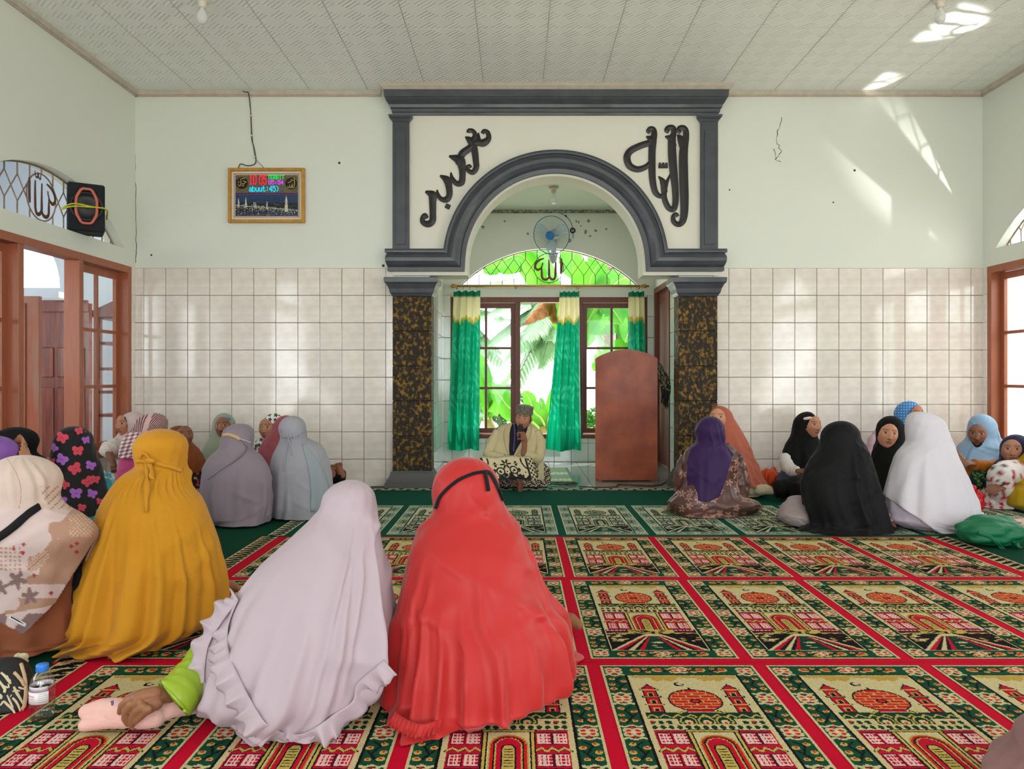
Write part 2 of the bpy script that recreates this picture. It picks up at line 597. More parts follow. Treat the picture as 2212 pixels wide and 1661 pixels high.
# brown door in the right wall of the niche
dr = tag(empty('door_1', (BX1, 8.5, 0)), kind='structure')
mb = MB(); mb.box(-0.02, 0.10, -0.44, -0.38, 0, 2.04); mb.box(-0.02, 0.10, 0.38, 0.44, 0, 2.04); mb.box(-0.02, 0.10, -0.38, 0.38, 1.98, 2.04)
mb.build('door_frame', M_dframe, dr)
dl = MB().box(0.03, 0.07, -0.38, 0.38, 0.01, 1.98).build('door_leaf', M_dframe, dr)
for z0, z1 in ((0.15, 0.85), (1.0, 1.85)):
    MB().box(0.02, 0.035, -0.27, 0.27, z0, z1, 0.008).build('door_panel', M_dframe, dl)
MB().box(-0.01, 0.03, -0.33, -0.29, 0.42, 0.60, 0.006).build('door_latch', M_black, dr)

# floors
floor = tag(MB().box(ROOM_X0 - 0.1, ROOM_X1 + 0.1, REAR - 1, YB + 0.05, -0.2, -0.001).build('floor', mat('grey_screed', (96, 92, 84), 0.8)), kind='structure')
fb = tag(MB().box(BX0 - 0.1, BX1 + 0.1, T1 - 0.3, BAYY + 0.1, -0.2, -0.006).build('floor_niche', M_grout), kind='structure')
M_ftile = mat('grey_floor_tile', (150, 158, 150), 0.12, col2=(132, 142, 136), vscale=4, objvar=0.06, coat=0.3)
mb = MB().box(0.0015, 0.3285, 0.0015, 0.3285, -0.006, 0.0, 0.002)
ft = obj('floor_tile_source', mb.v, mb.f, M_ftile); ftm = ft.data; bpy.data.objects.remove(ft)
for i in range(8):
    for j in range(7):
        y0 = 6.80 + 0.33 * j
        if -0.9 + 0.33 * i > BX1: continue
        o = bpy.data.objects.new('floor_tile', ftm); COL.objects.link(o); o.location = (-0.95 + 0.33 * i, y0, 0); o.parent = fb

# ceiling: backing and relief panels
def ceiling_relief():
    m = bpy.data.materials.new('relief_ceiling_panel'); m.use_nodes = True
    nt = m.node_tree; N = nt.nodes; L = nt.links; b = N['Principled BSDF']
    b.inputs['Base Color'].default_value = lin((247, 249, 244)) + (1,)
    b.inputs['Roughness'].default_value = 0.45
    tc = N.new('ShaderNodeTexCoord')
    sep = N.new('ShaderNodeSeparateXYZ'); L.new(tc.outputs['Object'], sep.inputs[0])

    def math_(op, a, b_=None):
        n_ = N.new('ShaderNodeMath'); n_.operation = op
        for k, v in enumerate((a, b_)):
            if v is None: continue
            if isinstance(v, (int, float)): n_.inputs[k].default_value = v
            else: L.new(v, n_.inputs[k])
        return n_.outputs[0]
    X, Y = sep.outputs[0], sep.outputs[1]
    u = math_('MULTIPLY', math_('ADD', X, Y), 5.6)
    v = math_('MULTIPLY', math_('SUBTRACT', X, Y), 5.6)
    chk = math_('MODULO', math_('ADD', math_('FLOOR', u), math_('FLOOR', v)), 2.0)
    chk = math_('ABSOLUTE', chk)
    s1 = math_('SINE', math_('MULTIPLY', u, 6.283 * 4))
    h = math_('MULTIPLY', s1, chk)
    bp = N.new('ShaderNodeBump'); bp.inputs['Strength'].default_value = 0.55; bp.inputs['Distance'].default_value = 0.006
    L.new(h, bp.inputs['Height']); L.new(bp.outputs[0], b.inputs['Normal'])
    return m


ceiling = tag(MB().box(ROOM_X0, ROOM_X1, REAR, YB, CEIL + 0.012, CEIL + 0.06).build('ceiling', M_ceil), kind='structure')
M_cp = ceiling_relief()
PW, PL = 0.53, 1.01
pm = MB().box(0.0022, PW - 0.0022, 0.0022, PL - 0.0022, CEIL, CEIL + 0.012, 0.0015)
t_ = obj('panel_source', pm.v, pm.f, M_cp); pmesh = t_.data; bpy.data.objects.remove(t_)
x0 = ROOM_X0 + 0.02
nx = int((ROOM_X1 - x0) / PW) + 1
for i in range(nx):
    for j in range(10):
        y1 = 6.72 - PL * (j - 1)
        if y1 <= REAR + 0.2: continue
        xa = x0 + i * PW
        wx = min(PW, ROOM_X1 - xa)
        if wx < 0.05: continue
        ya = y1 - PL
        ly = PL
        if y1 > YB:
            ly = YB - ya
        if ya < REAR: continue
        o = bpy.data.objects.new('ceiling_panel', pmesh); COL.objects.link(o); o.parent = ceiling
        o.location = (xa, ya, 0); o.scale = (wx / PW, ly / PL, 1)

# cornice strips
mb = MB()
mb.box(ROOM_X0, -1.24, YB - 0.035, YB, CEIL - 0.042, CEIL); mb.box(ROOM_X0, -1.24, YB - 0.018, YB, CEIL - 0.05, CEIL - 0.042)
tag(mb.build('trim_1', M_trim), kind='structure')
mb = MB(); mb.box(1.93, ROOM_X1, YB - 0.035, YB, CEIL - 0.042, CEIL); mb.box(1.93, ROOM_X1, YB - 0.018, YB, CEIL - 0.05, CEIL - 0.042)
tag(mb.build('trim_2', M_trim), kind='structure')
for i, (xa, xb) in enumerate(((ROOM_X0, ROOM_X0 + 0.035), (ROOM_X1 - 0.035, ROOM_X1))):
    mb = MB(); mb.box(xa, xb, REAR, YB, CEIL - 0.042, CEIL)
    mb.box(xa if i == 0 else xa + 0.017, xb - 0.017 if i == 0 else xb, REAR, YB, CEIL - 0.05, CEIL - 0.042)
    tag(mb.build('trim_%d' % (3 + i), M_trim), kind='structure')


# ---- mouldings of the niche front
def stack(xl, xr, secs, yback, name, m, parent=None):
    """moulding of stacked sections (z, spread in x, protrusion towards the room)"""
    vs = []; fs = []
    for z, sx, py in secs:
        vs += [(xl - sx, yback, z), (xl - sx, yback - py, z), (xr + sx, yback - py, z), (xr + sx, yback, z)]
    for i in range(len(secs) - 1):
        for j in range(4):
            fs.append((i * 4 + j, i * 4 + (j + 1) % 4, (i + 1) * 4 + (j + 1) % 4, (i + 1) * 4 + j))
    fs.append((3, 2, 1, 0)); k = (len(secs) - 1) * 4
    fs.append((k, k + 1, k + 2, k + 3))
    return obj(name, vs, fs, m, parent)


niche = tag(empty('niche_surround', (ACX, YF, 0)), 'dark slate-grey moulded arch surround framing the prayer niche', 'arch surround', kind='structure')
o = stack(-1.13, 1.84, [(3.384, -0.01, 0.03), (3.40, -0.005, 0.035), (3.402, 0.0, 0.05), (3.43, 0.005, 0.055), (3.434, 0.012, 0.075), (3.46, 0.018, 0.082),
                        (3.47, 0.03, 0.09), (3.50, 0.045, 0.115), (3.51, 0.048, 0.12), (3.512, 0.055, 0.13), (3.575, 0.06, 0.135)], YF, 'cornice', M_grey)
place(o, niche)
o = stack(-1.13, 1.84, [(3.575, 0.055, 0.13), (3.60, 0.085, 0.16), (3.62, 0.10, 0.175)], YF, 'cornice_cap', M_trim)
place(o, niche)
# arch band: profile swept along impost - arch - impost
path = [(-1.165, 2.061), (ACX - 0.92, 2.061)]
a0 = math.asin((2.061 - ACZ) / 0.92)
na = 56
for i in range(1, na):
    a = PI - a0 - (PI - 2 * a0) * i / na
    path.append((ACX + 0.92 * math.cos(a), ACZ + 0.92 * math.sin(a)))
path += [(ACX + 0.92, 2.061), (1.875, 2.061)]
prof = [(-0.10, 0.0), (-0.10, 0.075), (-0.083, 0.08), (-0.066, 0.078), (-0.064, 0.055), (-0.052, 0.05), (-0.05, 0.062), (-0.02, 0.075), (0.01, 0.072), (0.04, 0.055), (0.062, 0.035), (0.064, 0.045), (0.098, 0.04), (0.1, 0.0)]
vs = []; fs = []
k = len(path)
for i, (x, z) in enumerate(path):
    d0 = Vector((path[i][0] - path[i - 1][0], path[i][1] - path[i - 1][1])).normalized() if i else None
    d1 = Vector((path[i + 1][0] - path[i][0], path[i + 1][1] - path[i][1])).normalized() if i < k - 1 else None
    if d0 is None: d0 = d1
    if d1 is None: d1 = d0
    n0 = Vector((d0.y, -d0.x)); n1 = Vector((d1.y, -d1.x))
    nn = (n0 + n1); nn = nn / max(0.2, nn.length_squared) * 2
    for off, pr in prof:
        # returns at the outer ends spread a little like the photograph's imposts
        vs.append((x + nn.x * off + (-(pr - 0.03) * 0.5 if i == 0 else ((pr - 0.03) * 0.5 if i == k - 1 else 0)), YF - pr, z + nn.y * off))
q = len(prof)
for i in range(k - 1):
    for j in range(q - 1):
        fs.append((i * q + j, i * q + j + 1, (i + 1) * q + j + 1, (i + 1) * q + j))
fs.append(tuple(range(q))); fs.append(tuple((k - 1) * q + j for j in range(q - 1, -1, -1)))
o = obj('arch_band', vs, fs, M_grey); place(o, niche)
for xa, xb in ((-1.125, -0.975), (1.67, 1.825)):
    P_ = empty('pilaster', ((xa + xb) / 2, YF, 2.16)); place(P_, niche)
    P_.location = ((xa + xb) / 2, YF, 2.16)
    o = MB().box(xa, xb, YF - 0.045, YF, 2.16, 3.35, 0.004).build('pilaster_shaft', M_grey); o.parent = P_; o.matrix_parent_inverse = Matrix.Translation(-Vector(P_.location))
    o = MB().box(xa + 0.028, xb - 0.028, YF - 0.053, YF - 0.045, 2.20, 3.24, 0.004).build('pilaster_inset', M_grey); o.parent = P_; o.matrix_parent_inverse = Matrix.Translation(-Vector(P_.location))
    o = stack(xa, xb, [(3.315, 0.0, 0.05), (3.335, 0.012, 0.06), (3.338, 0.016, 0.065), (3.355, 0.03, 0.078), (3.372, 0.032, 0.08)], YF, 'pilaster_cap', M_grey)
    o.parent = P_; o.matrix_parent_inverse = Matrix.Translation(-Vector(P_.location))


# ---- calligraphy in relief on the panel (stroke: pixel points of the photograph, half widths in pixels)
def relief(name, strokes, off, sc, parent, depth=0.55):
    D = YF - 0.004
    b = MB()
    for pts, ws in strokes:
        pp = [P(off[0] + x / sc, off[1] + y / sc, D) for x, y in pts]
        path_ = smooth_path(pp, 5)
        kk = len(path_)
        if not isinstance(ws, (list, tuple)): ws = [ws] * len(pts)
        rr = np.interp(np.linspace(0, len(ws) - 1, kk), range(len(ws)), ws)
        b.tube(path_, [1.22 * r / sc * D / FPX for r in rr], 6, flat=(Vector((0, 1, 0)), depth))
    o = b.build(name, M_callig)
    place(o, parent)
    return o


cl = tag(empty('wall_calligraphy', (P(985, 380, YF))), 'dark relief calligraphy climbing the panel above the arch, near the framed clock side', 'calligraphy', 'relief words above the arch')
S6 = 6.39
relief('calligraphy_stroke', [
    ([(270, 1480), (245, 1440), (212, 1470), (215, 1530), (280, 1560), (345, 1520), (352, 1400), (350, 1250), (345, 1160), (250, 1110)], [26, 32, 28, 34, 44, 44, 42, 46, 60, 14]),
    ([(410, 1085), (425, 1160), (470, 1215), (540, 1220), (580, 1160), (575, 1050), (545, 950), (450, 890)], [10, 26, 30, 42, 40, 44, 52, 12]),
    ([(600, 845), (620, 930), (680, 1000), (745, 985), (760, 900), (755, 790), (720, 680), (575, 620)], [10, 28, 34, 44, 40, 46, 70, 12]),
    ([(720, 680), (760, 590), (850, 520), (950, 440), (1050, 440), (1120, 380), (1110, 300), (1060, 275), (1035, 310)], [40, 48, 44, 40, 50, 36, 30, 26, 24]),
    ([(980, 300), (985, 380), (990, 440)], [10, 26, 40]),
    ([(800, 355), (860, 400), (900, 450), (930, 560), (945, 680), (950, 780), (905, 845), (845, 825), (825, 775), (860, 755), (880, 780)], [10, 46, 50, 44, 40, 38, 34, 28, 24, 20, 18]),
    ([(840, 300), (850, 270), (900, 275), (935, 330), (905, 420)], [22, 26, 28, 30, 40]),
], (880, 240), S6, cl)
b = MB(); c = P(880 + 558 / S6, 240 + 1318 / S6, YF)
b.box(-0.022, 0.022, -0.018, 0, -0.022, 0.022, 0.004); b.xf(Matrix.Translation(c) @ Matrix.Rotation(math.radians(25), 4, 'Y'))
place(b.build('calligraphy_dot', M_callig), cl)
c2 = tag(empty('wall_calligraphy', (P(1420, 380, YF))), 'dark relief calligraphy with three tall upright strokes above the arch, by the cracked wall', 'calligraphy', 'relief words above the arch')
relief('calligraphy_stroke', [
    ([(900, 235), (860, 205), (890, 165), (950, 180), (970, 270), (935, 500), (935, 800), (945, 1100), (945, 1330), (920, 1460), (860, 1500), (800, 1460), (795, 1390), (830, 1355), (860, 1390)], [22, 28, 30, 36, 40, 56, 58, 56, 50, 44, 34, 32, 28, 22, 22]),
    ([(850, 260), (890, 310), (930, 420)], [8, 40, 52]),
    ([(735, 225), (700, 200), (730, 165), (790, 170), (800, 250), (775, 330), (780, 560), (800, 800), (820, 1000), (825, 1180), (800, 1290), (730, 1270), (680, 1170), (668, 1080), (690, 960), (755, 800)], [24, 30, 32, 34, 36, 50, 54, 50, 44, 40, 36, 36, 36, 34, 30, 8]),
    ([(680, 285), (760, 320), (785, 430)], [8, 48, 50]),
    ([(590, 835), (655, 920), (672, 1060)], [8, 42, 40]),
    ([(668, 1085), (610, 1110), (545, 1050), (510, 900), (500, 720), (500, 520), (510, 360), (530, 260), (520, 190), (470, 180), (445, 215), (475, 235)], [26, 30, 38, 42, 46, 46, 50, 40, 32, 28, 24, 20]),
    ([(420, 285), (490, 330), (505, 430)], [8, 50, 46]),
    ([(480, 370), (330, 420), (200, 490), (155, 580), (190, 690), (290, 740), (400, 715), (490, 640)], [40, 42, 44, 46, 44, 40, 36, 30]),
], (1330, 250), S6, c2)
b = MB(); c = P(1330 + 652 / S6, 250 + 695 / S6, YF)
b.box(c.x - 0.042, c.x + 0.042, c.y - 0.02, c.y, c.z - 0.022, c.z + 0.012, 0.003)
for k in (-0.03, 0.0, 0.03):
    b.box(c.x + k - 0.009, c.x + k + 0.009, c.y - 0.02, c.y, c.z + 0.01, c.z + 0.028, 0.002)
place(b.build('calligraphy_mark', M_callig), c2)

# ---- pillars with rough gilded blocks
M_block = mat('gilded_rough_block', (44, 35, 22), 0.6, col2=(166, 122, 40), vscale=26, stretch=(1.4, 1.4, 1.0), bump=1.0, bscale=50, vlo=0.5, vhi=0.72)
M_gsoft = mat('dusty_grey_stone', (92, 92, 90), 0.7, var=0.12, vscale=9, bump=0.15, bscale=20)
for idx, (xa, xb) in enumerate(((-1.121, -0.77), (1.464, 1.815))):
    pl = tag(empty('pillar', ((xa + xb) / 2, 6.98, 0)), kind='structure')
    ys, ye = 6.86, 7.08
    xc = (xa + xb) / 2
    def pst(secs, nm, m_):
        vs = []; fs = []
        for z, s_ in secs:
            vs += [(xa - s_, ye + s_ * 0.3, z), (xa - s_, ys - s_, z), (xb + s_, ys - s_, z), (xb + s_, ye + s_ * 0.3, z)]
        for i in range(len(secs) - 1):
            for j in range(4):
                fs.append((i * 4 + j, i * 4 + (j + 1) % 4, (i + 1) * 4 + (j + 1) % 4, (i + 1) * 4 + j))
        fs.append((3, 2, 1, 0)); kk = (len(secs) - 1) * 4; fs.append((kk, kk + 1, kk + 2, kk + 3))
        return place(obj(nm, vs, fs, m_), pl)
    pst([(0.0, 0.062), (0.05, 0.062), (0.055, 0.05), (0.075, 0.048), (0.1, 0.03), (0.125, 0.018), (0.14, 0.016), (0.145, 0.006), (0.155, 0.004)], 'pillar_base', M_gsoft)
    pst([(1.735, 0.004), (1.745, 0.008), (1.765, 0.022), (1.80, 0.03), (1.84, 0.05), (1.85, 0.062), (1.855, 0.066), (1.893, 0.07), (1.898, 0.062)], 'pillar_capital', M_grey)
    place(MB().box(xa + 0.006, xb - 0.006, ys + 0.006, ye, 0.15, 1.74).build('pillar_core', mat('dark_joint', (26, 20, 14), 0.8)), pl)
    bm_ = None
    for k in range(5):
        z0 = 0.155 + k * 0.316
        bb = MB().box(xa, xb, ys, ye - 0.004, z0 + 0.002, z0 + 0.313, 0.004)
        place(bb.build('stone_block', M_block), pl)

# ---- wall tiles
def tile_mesh(w_, h_, m, g=0.0022):
    mb_ = MB()
    # front at -y, 8 mm thick, chamfered edge
    c = 0.003
    vs = [(g, 0, g), (w_ - g, 0, g), (w_ - g, 0, h_ - g), (g, 0, h_ - g), (g, -0.006, g), (w_ - g, -0.006, g), (w_ - g, -0.006, h_ - g), (g, -0.006, h_ - g),
          (g + c, -0.008, g + c), (w_ - g - c, -0.008, g + c), (w_ - g - c, -0.008, h_ - g - c), (g + c, -0.008, h_ - g - c)]
    fs = [(0, 1, 5, 4), (1, 2, 6, 5), (2, 3, 7, 6), (3, 0, 4, 7), (4, 5, 9, 8), (5, 6, 10, 9), (6, 7, 11, 10), (7, 4, 8, 11), (8, 9, 10, 11)]
    me = bpy.data.meshes.new('tile'); me.from_pydata(vs, [], fs); me.materials.append(m); me.update()
    return me


TW, TH = 0.2017, 0.25
tm = tile_mesh(TW, TH, M_tile); tmb = tile_mesh(TW, TH, M_baytile)


def tile_area(parent, u0, u1, z0, z1, joint, M4, mesh, holes=()):
    """tiles in local (u, z) of matrix M4 whose -y faces the viewer"""
    rz = M4.to_euler().z
    k0 = math.floor((u0 - joint) / TW)
    u = joint + k0 * TW
    while u < u1 - 0.004:
        a, b = max(u, u0), min(u + TW, u1)
        zt = z1
        while zt > z0 + 0.004:
            zb = max(zt - TH, z0)
            if b - a > 0.012 and zt - zb > 0.012:
                rects = [(a, b, zb, zt)]
                for h in holes:
                    new = []
                    for (p, q, r, s_) in rects:
                        if q <= h[0] or p >= h[1] or s_ <= h[2] or r >= h[3]:
                            new.append((p, q, r, s_)); continue
                        if p < h[0]: new.append((p, h[0], r, s_))
                        if q > h[1]: new.append((h[1], q, r, s_))
                        pp, qq = max(p, h[0]), min(q, h[1])
                        if r < h[2]: new.append((pp, qq, r, h[2]))
                        if s_ > h[3]: new.append((pp, qq, h[3], s_))
                    rects = new
                for (p, q, r, s_) in rects:
                    if q - p < 0.012 or s_ - r < 0.012: continue
                    o_ = bpy.data.objects.new('tile', mesh); COL.objects.link(o_)
                    o_.parent = parent
                    o_.location = M4 @ Vector((p, 0, r)); o_.rotation_euler = (0, 0, rz)
                    o_.scale = ((q - p) / TW, 1, (s_ - r) / TH)
            zt = zb
        u += TW


I4 = Matrix.Translation((0, YB, 0))
for a, b, jt in ((ROOM_X0, -1.10, -3.416), (1.80, ROOM_X1, 4.161)):
    place(MB().box(a, b, YB - 0.003, YB, 0, 2.0).build('grout', M_grout), wall_back)
    tile_area(wall_back, a, b, 0, 2.0, jt, Matrix.Translation((0, YB - 0.001, 0)), tm)
# niche back wall (local u is x)
place(MB().box(BX0, BX1, BAYY - 0.003, BAYY, 0, 1.97).build('grout', M_grout), wall_bay)
c_ = BX0 / 2 + BX1 / 2
bpy.data.objects.remove(wall_bay.children[0])
for a, b, z0, z1 in ((BX0, c_ - 1.16, 0, 1.97), (c_ + 1.16, BX1, 0, 1.97), (c_ - 1.16, c_ + 1.16, 0, 0.27)):
    place(MB().box(a, b, BAYY - 0.003, BAYY, z0, z1).build('grout', M_grout), wall_bay)
tile_area(wall_bay, BX0, BX1, 0, 1.97, 0.444, Matrix.Translation((0, BAYY - 0.001, 0)), tmb, holes=((c_ - 1.165, c_ + 1.165, 0.275, 1.97),))
# niche side walls
wn = bpy.data.objects['wall_niche_left']
place(MB().box(BX0, BX0 + 0.003, T1, BAYY, 0, 1.97).build('grout', M_grout), wn)
ML2 = Matrix.Translation((BX0 + 0.001, 0, 0)) @ Matrix.Rotation(PI / 2, 4, 'Z')
tile_area(wn, T1, BAYY, 0, 1.97, 7.1, ML2, tmb)
place(MB().box(BX1 - 0.003, BX1, T1, 8.05, 0, 1.97).build('grout', M_grout), wall_bay_r)
MR2 = Matrix.Translation((BX1 - 0.001, 0, 0)) @ Matrix.Rotation(-PI / 2, 4, 'Z')
tile_area(wall_bay_r, -8.05, -T1, 0, 1.97, -8.05, MR2, tmb)
# tiles on the side walls: strip beside the window frame and under the sill (nearer part untiled under the people)
for wl, xx, sg in ((wall_left, ROOM_X0, 1), (wall_right, ROOM_X1, -1)):
    M4 = Matrix.Translation((xx + sg * 0.001, 0, 0)) @ Matrix.Rotation(sg * PI / 2, 4, 'Z')
    u0, u1 = (3.4, YB - 0.008) if sg > 0 else (-YB + 0.008, -3.4)
    hol = ((4.56, 6.88, 0.33, 2.0),) if sg > 0 else ((-6.88, -4.56, 0.33, 2.0),)
    tile_area(wl, u0, u1, 0, 2.0, (6.88 if sg > 0 else -6.88), M4, tm, holes=hol)

# ================================================================== carpets
CR = dict(red=(196, 14, 48), green=(22, 74, 52), cream=(208, 192, 144), black=(20, 20, 22), gold=(192, 156, 70), orange=(204, 34, 38), pink=(232, 196, 186),
          maroon=(84, 16, 36), dgreen=(16, 56, 40), yellow=(198, 172, 88))
CG = dict(red=(22, 70, 58), green=(104, 142, 126), cream=(210, 206, 172), black=(22, 30, 28), gold=(206, 198, 160), orange=(52, 104, 88), pink=(196, 200, 174),
          maroon=(26, 40, 36), dgreen=(24, 70, 56), yellow=(196, 190, 152))


class Ras:
    def __init__(s, W, H, col):
        s.W, s.H = W, H
        s.a = np.zeros((H, W, 3)); s.a[:] = col
        s.U, s.V = np.meshgrid((np.arange(W) + 0.5) / W, (np.arange(H) + 0.5) / H)

    def rect(s, u0, u1, v0, v1, c):
        s.a[(s.U > u0) & (s.U < u1) & (s.V > v0) & (s.V < v1)] = c

    def ell(s, u, v, ru, rv, c, cond=None):
        m = ((s.U - u) / ru) ** 2 + ((s.V - v) / rv) ** 2 < 1
        if cond is not None: m &= cond
        s.a[m] = c

    def poly(s, pts, c):
        m = np.zeros(s.U.shape, bool)
        n = len(pts)
        for i in range(n):
            x0, y0 = pts[i]; x1, y1 = pts[(i + 1) % n]
            if y0 == y1: continue
            cr = ((s.V >= min(y0, y1)) & (s.V < max(y0, y1)) & (s.U < x0 + (s.V - y0) * (x1 - x0) / (y1 - y0)))
            m ^= cr
        s.a[m] = c
        return m

    def line(s, pts, w, c, asp=1.9):
        for (x0, y0), (x1, y1) in zip(pts[:-1], pts[1:]):
            dx, dy = x1 - x0, (y1 - y0) * asp
            l2 = dx * dx + dy * dy + 1e-12
            t = np.clip(((s.U - x0) * dx + (s.V - y0) * asp * dy) / l2, 0, 1)
            d = np.hypot(s.U - x0 - t * dx, (s.V - y0) * asp - t * dy)
            s.a[d < w] = c


def mihrab_panel(C, W=128, H=236):
    r = Ras(W, H, C['green'])
    rng = random.Random(3)
    # edge lines
    for q in (r.rect(0, 0.012, 0, 1, C['cream']), r.rect(0.988, 1, 0, 1, C['cream']), r.rect(0, 1, 0, 0.008, C['cream']), r.rect(0, 1, 0.992, 1, C['cream'])):
        pass

    def flower(u, v, s=1.0):
        su, sv = 0.048 * s, 0.024 * s
        for du in (-1, 1):
            for dv in (-1, 1):
                r.ell(u + du * su * 0.55, v + dv * sv * 0.5, su * 0.62, sv * 0.62, C['cream'])
        r.rect(u - su * 0.9, u + su * 0.9, v - sv * 0.6, v + sv * 0.6, C['cream'])
        for du in (-1, 1):
            for dv in (-1, 1):
                r.ell(u + du * su * 0.5, v + dv * sv * 0.42, su * 0.3, sv * 0.26, C['orange'])
        r.ell(u, v, su * 0.22, sv * 0.3, C['pink'])

    def bud(u, v, s=1.0):
        r.ell(u, v, 0.022 * s, 0.011 * s, C['yellow']); r.ell(u, v + 0.003, 0.011 * s, 0.006 * s, C['orange'])

    def wave(u, v, up):
        for k in np.linspace(-0.055, 0.055, 14):
            r.ell(u + k, v + up * (0.005 * math.cos(k * 85)), 0.009, 0.0055, C['cream'])
        r.ell(u, v - up * 0.006, 0.02, 0.005, C['maroon']); r.ell(u, v - up * 0.008, 0.01, 0.003, C['orange'])
    # side borders
    for u in (0.078, 0.922):
        sg = 1 if u < 0.5 else -1
        for k in range(5):
            v = 0.048 + k * 0.226
            flower(u, v)
            if k < 4:
                wave(u, v + 0.038, 1); wave(u, v + 0.188, -1)
                r.line([(u - sg * 0.02, v + 0.06), (u + sg * 0.025, v + 0.10), (u - sg * 0.01, v + 0.145), (u + sg * 0.03, v + 0.168)], 0.007, C['black'])
                r.line([(u + sg * 0.025, v + 0.10), (u + sg * 0.05, v + 0.12)], 0.006, C['black'])
                for du, dv, s in ((-0.032, 0.075, 1), (0.03, 0.072, 0.8), (-0.035, 0.11, 0.9), (0.042, 0.135, 0.9), (-0.025, 0.155, 0.9)):
                    bud(u + sg * du, v + dv, s)
    # top and bottom borders
    for v in (0.042, 0.956):
        for u in (0.5,):
            flower(u, v)
        for u in (0.22, 0.36, 0.64, 0.78):
            bud(u, v, 1.5); r.ell(u + (0.02 if u < 0.5 else -0.02), v, 0.012, 0.008, C['orange'])
        for u in (0.28, 0.43, 0.57, 0.72):
            bud(u, v + 0.012, 0.8); bud(u + 0.02, v - 0.014, 0.8)
            r.line([(u - 0.03, v - 0.012), (u, v), (u + 0.035, v + 0.01)], 0.006, C['black'])
    # field
    F0, F1, G0, G1 = 0.155, 0.845, 0.078, 0.912
    r.rect(F0 - 0.018, F1 + 0.018, G0 - 0.008, G1 + 0.004, C['black'])
    r.rect(F0, F1, G0, G1, C['cream'])
    # gold sky with ragged edge
    for i in range(W):
        u = (i + 0.5) / W
        if F0 + 0.02 < u < F1 - 0.01:
            dep = 0.035 + 0.014 * math.sin(u * 21) + 0.006 * math.sin(u * 63) + rng.uniform(-0.004, 0.004)
            r.rect(u - 0.5 / W, u + 0.5 / W, G1 - dep, G1 - 0.004, C['gold'])
    # crescent and star
    r.ell(0.455, 0.836, 0.036, 0.016, C['black']); r.ell(0.472, 0.838, 0.033, 0.013, C['cream']); r.ell(0.475, 0.836, 0.013, 0.005, C['black'])
    # dome
    r.ell(0.5, 0.713, 0.158, 0.083, C['black']); r.ell(0.5, 0.713, 0.148, 0.077, C['orange'])
    dm = ((r.U - 0.5) / 0.148) ** 2 + ((r.V - 0.713) / 0.077) ** 2 < 1
    for k in range(-4, 5):
        v = 0.713 + k * 0.019
        m = dm & (abs(r.V - v) < 0.0022); r.a[m] = C['yellow']
        for q in range(-3, 4):
            u = 0.5 + (q + (0.5 if k % 2 else 0)) * 0.085
            m = dm & (abs(r.U - u) < 0.0042) & (r.V > v) & (r.V < v + 0.019); r.a[m] = C['yellow']
    r.ell(0.5, 0.708, 0.03, 0.017, C['black']); r.ell(0.5, 0.708, 0.02, 0.011, C['orange'])
    r.line([(0.49, 0.79), (0.5, 0.806), (0.51, 0.79)], 0.006, C['black'])
    r.rect(0.42, 0.58, 0.63, 0.648, C['black']); r.rect(0.425, 0.575, 0.633, 0.645, C['red'])
    # minarets
    for u in (0.255, 0.745):
        r.poly([(u - 0.05, 0.80), (u, 0.838), (u + 0.05, 0.80)], C['black']); r.poly([(u - 0.036, 0.802), (u, 0.828), (u + 0.036, 0.802)], C['red'])
        r.rect(u - 0.045, u + 0.045, 0.625, 0.802, C['black']); r.rect(u - 0.036, u + 0.036, 0.63, 0.80, C['red'])
        for v in (0.792, 0.738, 0.682):
            r.rect(u - 0.06, u + 0.06, v - 0.004, v + 0.006, C['black']); r.rect(u - 0.052, u + 0.052, v - 0.002, v + 0.005, C['yellow'])
        for v in (0.76, 0.705, 0.648):
            r.rect(u - 0.022, u + 0.022, v - 0.014, v + 0.012, C['yellow']); r.rect(u - 0.011, u + 0.011, v - 0.014, v + 0.006, C['black'])
    # hills and palms
    r.rect(F0 + 0.025, F1 - 0.025, 0.585, 0.628, C['dgreen'])
    r.poly([(0.36, 0.62), (0.4, 0.645), (0.44, 0.62)], C['dgreen']); r.poly([(0.56, 0.62), (0.6, 0.645), (0.64, 0.62)], C['dgreen'])
    for q in range(9):
        u = 0.21 + q * 0.073
        r.line([(u - 0.03, 0.592 + 0.004 * (q % 2)), (u, 0.612), (u + 0.03, 0.594)], 0.006, C['yellow'])
    for u in (0.38, 0.62):
        for du in (-0.04, -0.02, 0.02, 0.04):
            r.line([(u, 0.622), (u + du, 0.636 + 0.004 * math.copysign(1, du))], 0.005, C['yellow'])
    # three arches and arcades
    r.rect(0.34, 0.66, 0.548, 0.592, C['dgreen'])
    for u in (0.40, 0.5, 0.60):
        r.ell(u, 0.568, 0.046, 0.034, C['yellow']); r.ell(u, 0.568, 0.037, 0.028, C['dgreen']); r.ell(u, 0.562, 0.022, 0.016, C['cream']); r.ell(u, 0.558, 0.01, 0.007, C['orange'])
    r.rect(F0 + 0.025, 0.33, 0.515, 0.578, C['cream']); r.rect(0.67, F1 - 0.025, 0.515, 0.578, C['cream'])
    r.rect(0.33, 0.67, 0.513, 0.55, C['cream'])
    for v in (0.562, 0.53):
        for q in range(14):
            u = 0.2 + q * 0.0462
            if v > 0.55 and 0.33 < u < 0.67: continue
            r.ell(u, v, 0.016, 0.012, C['dgreen'])
            if q % 3 == 0 and v > 0.55: r.ell(u, v + 0.005, 0.012, 0.006, C['orange'])
    r.rect(F0 + 0.02, F1 - 0.02, 0.546, 0.55, C['yellow'])
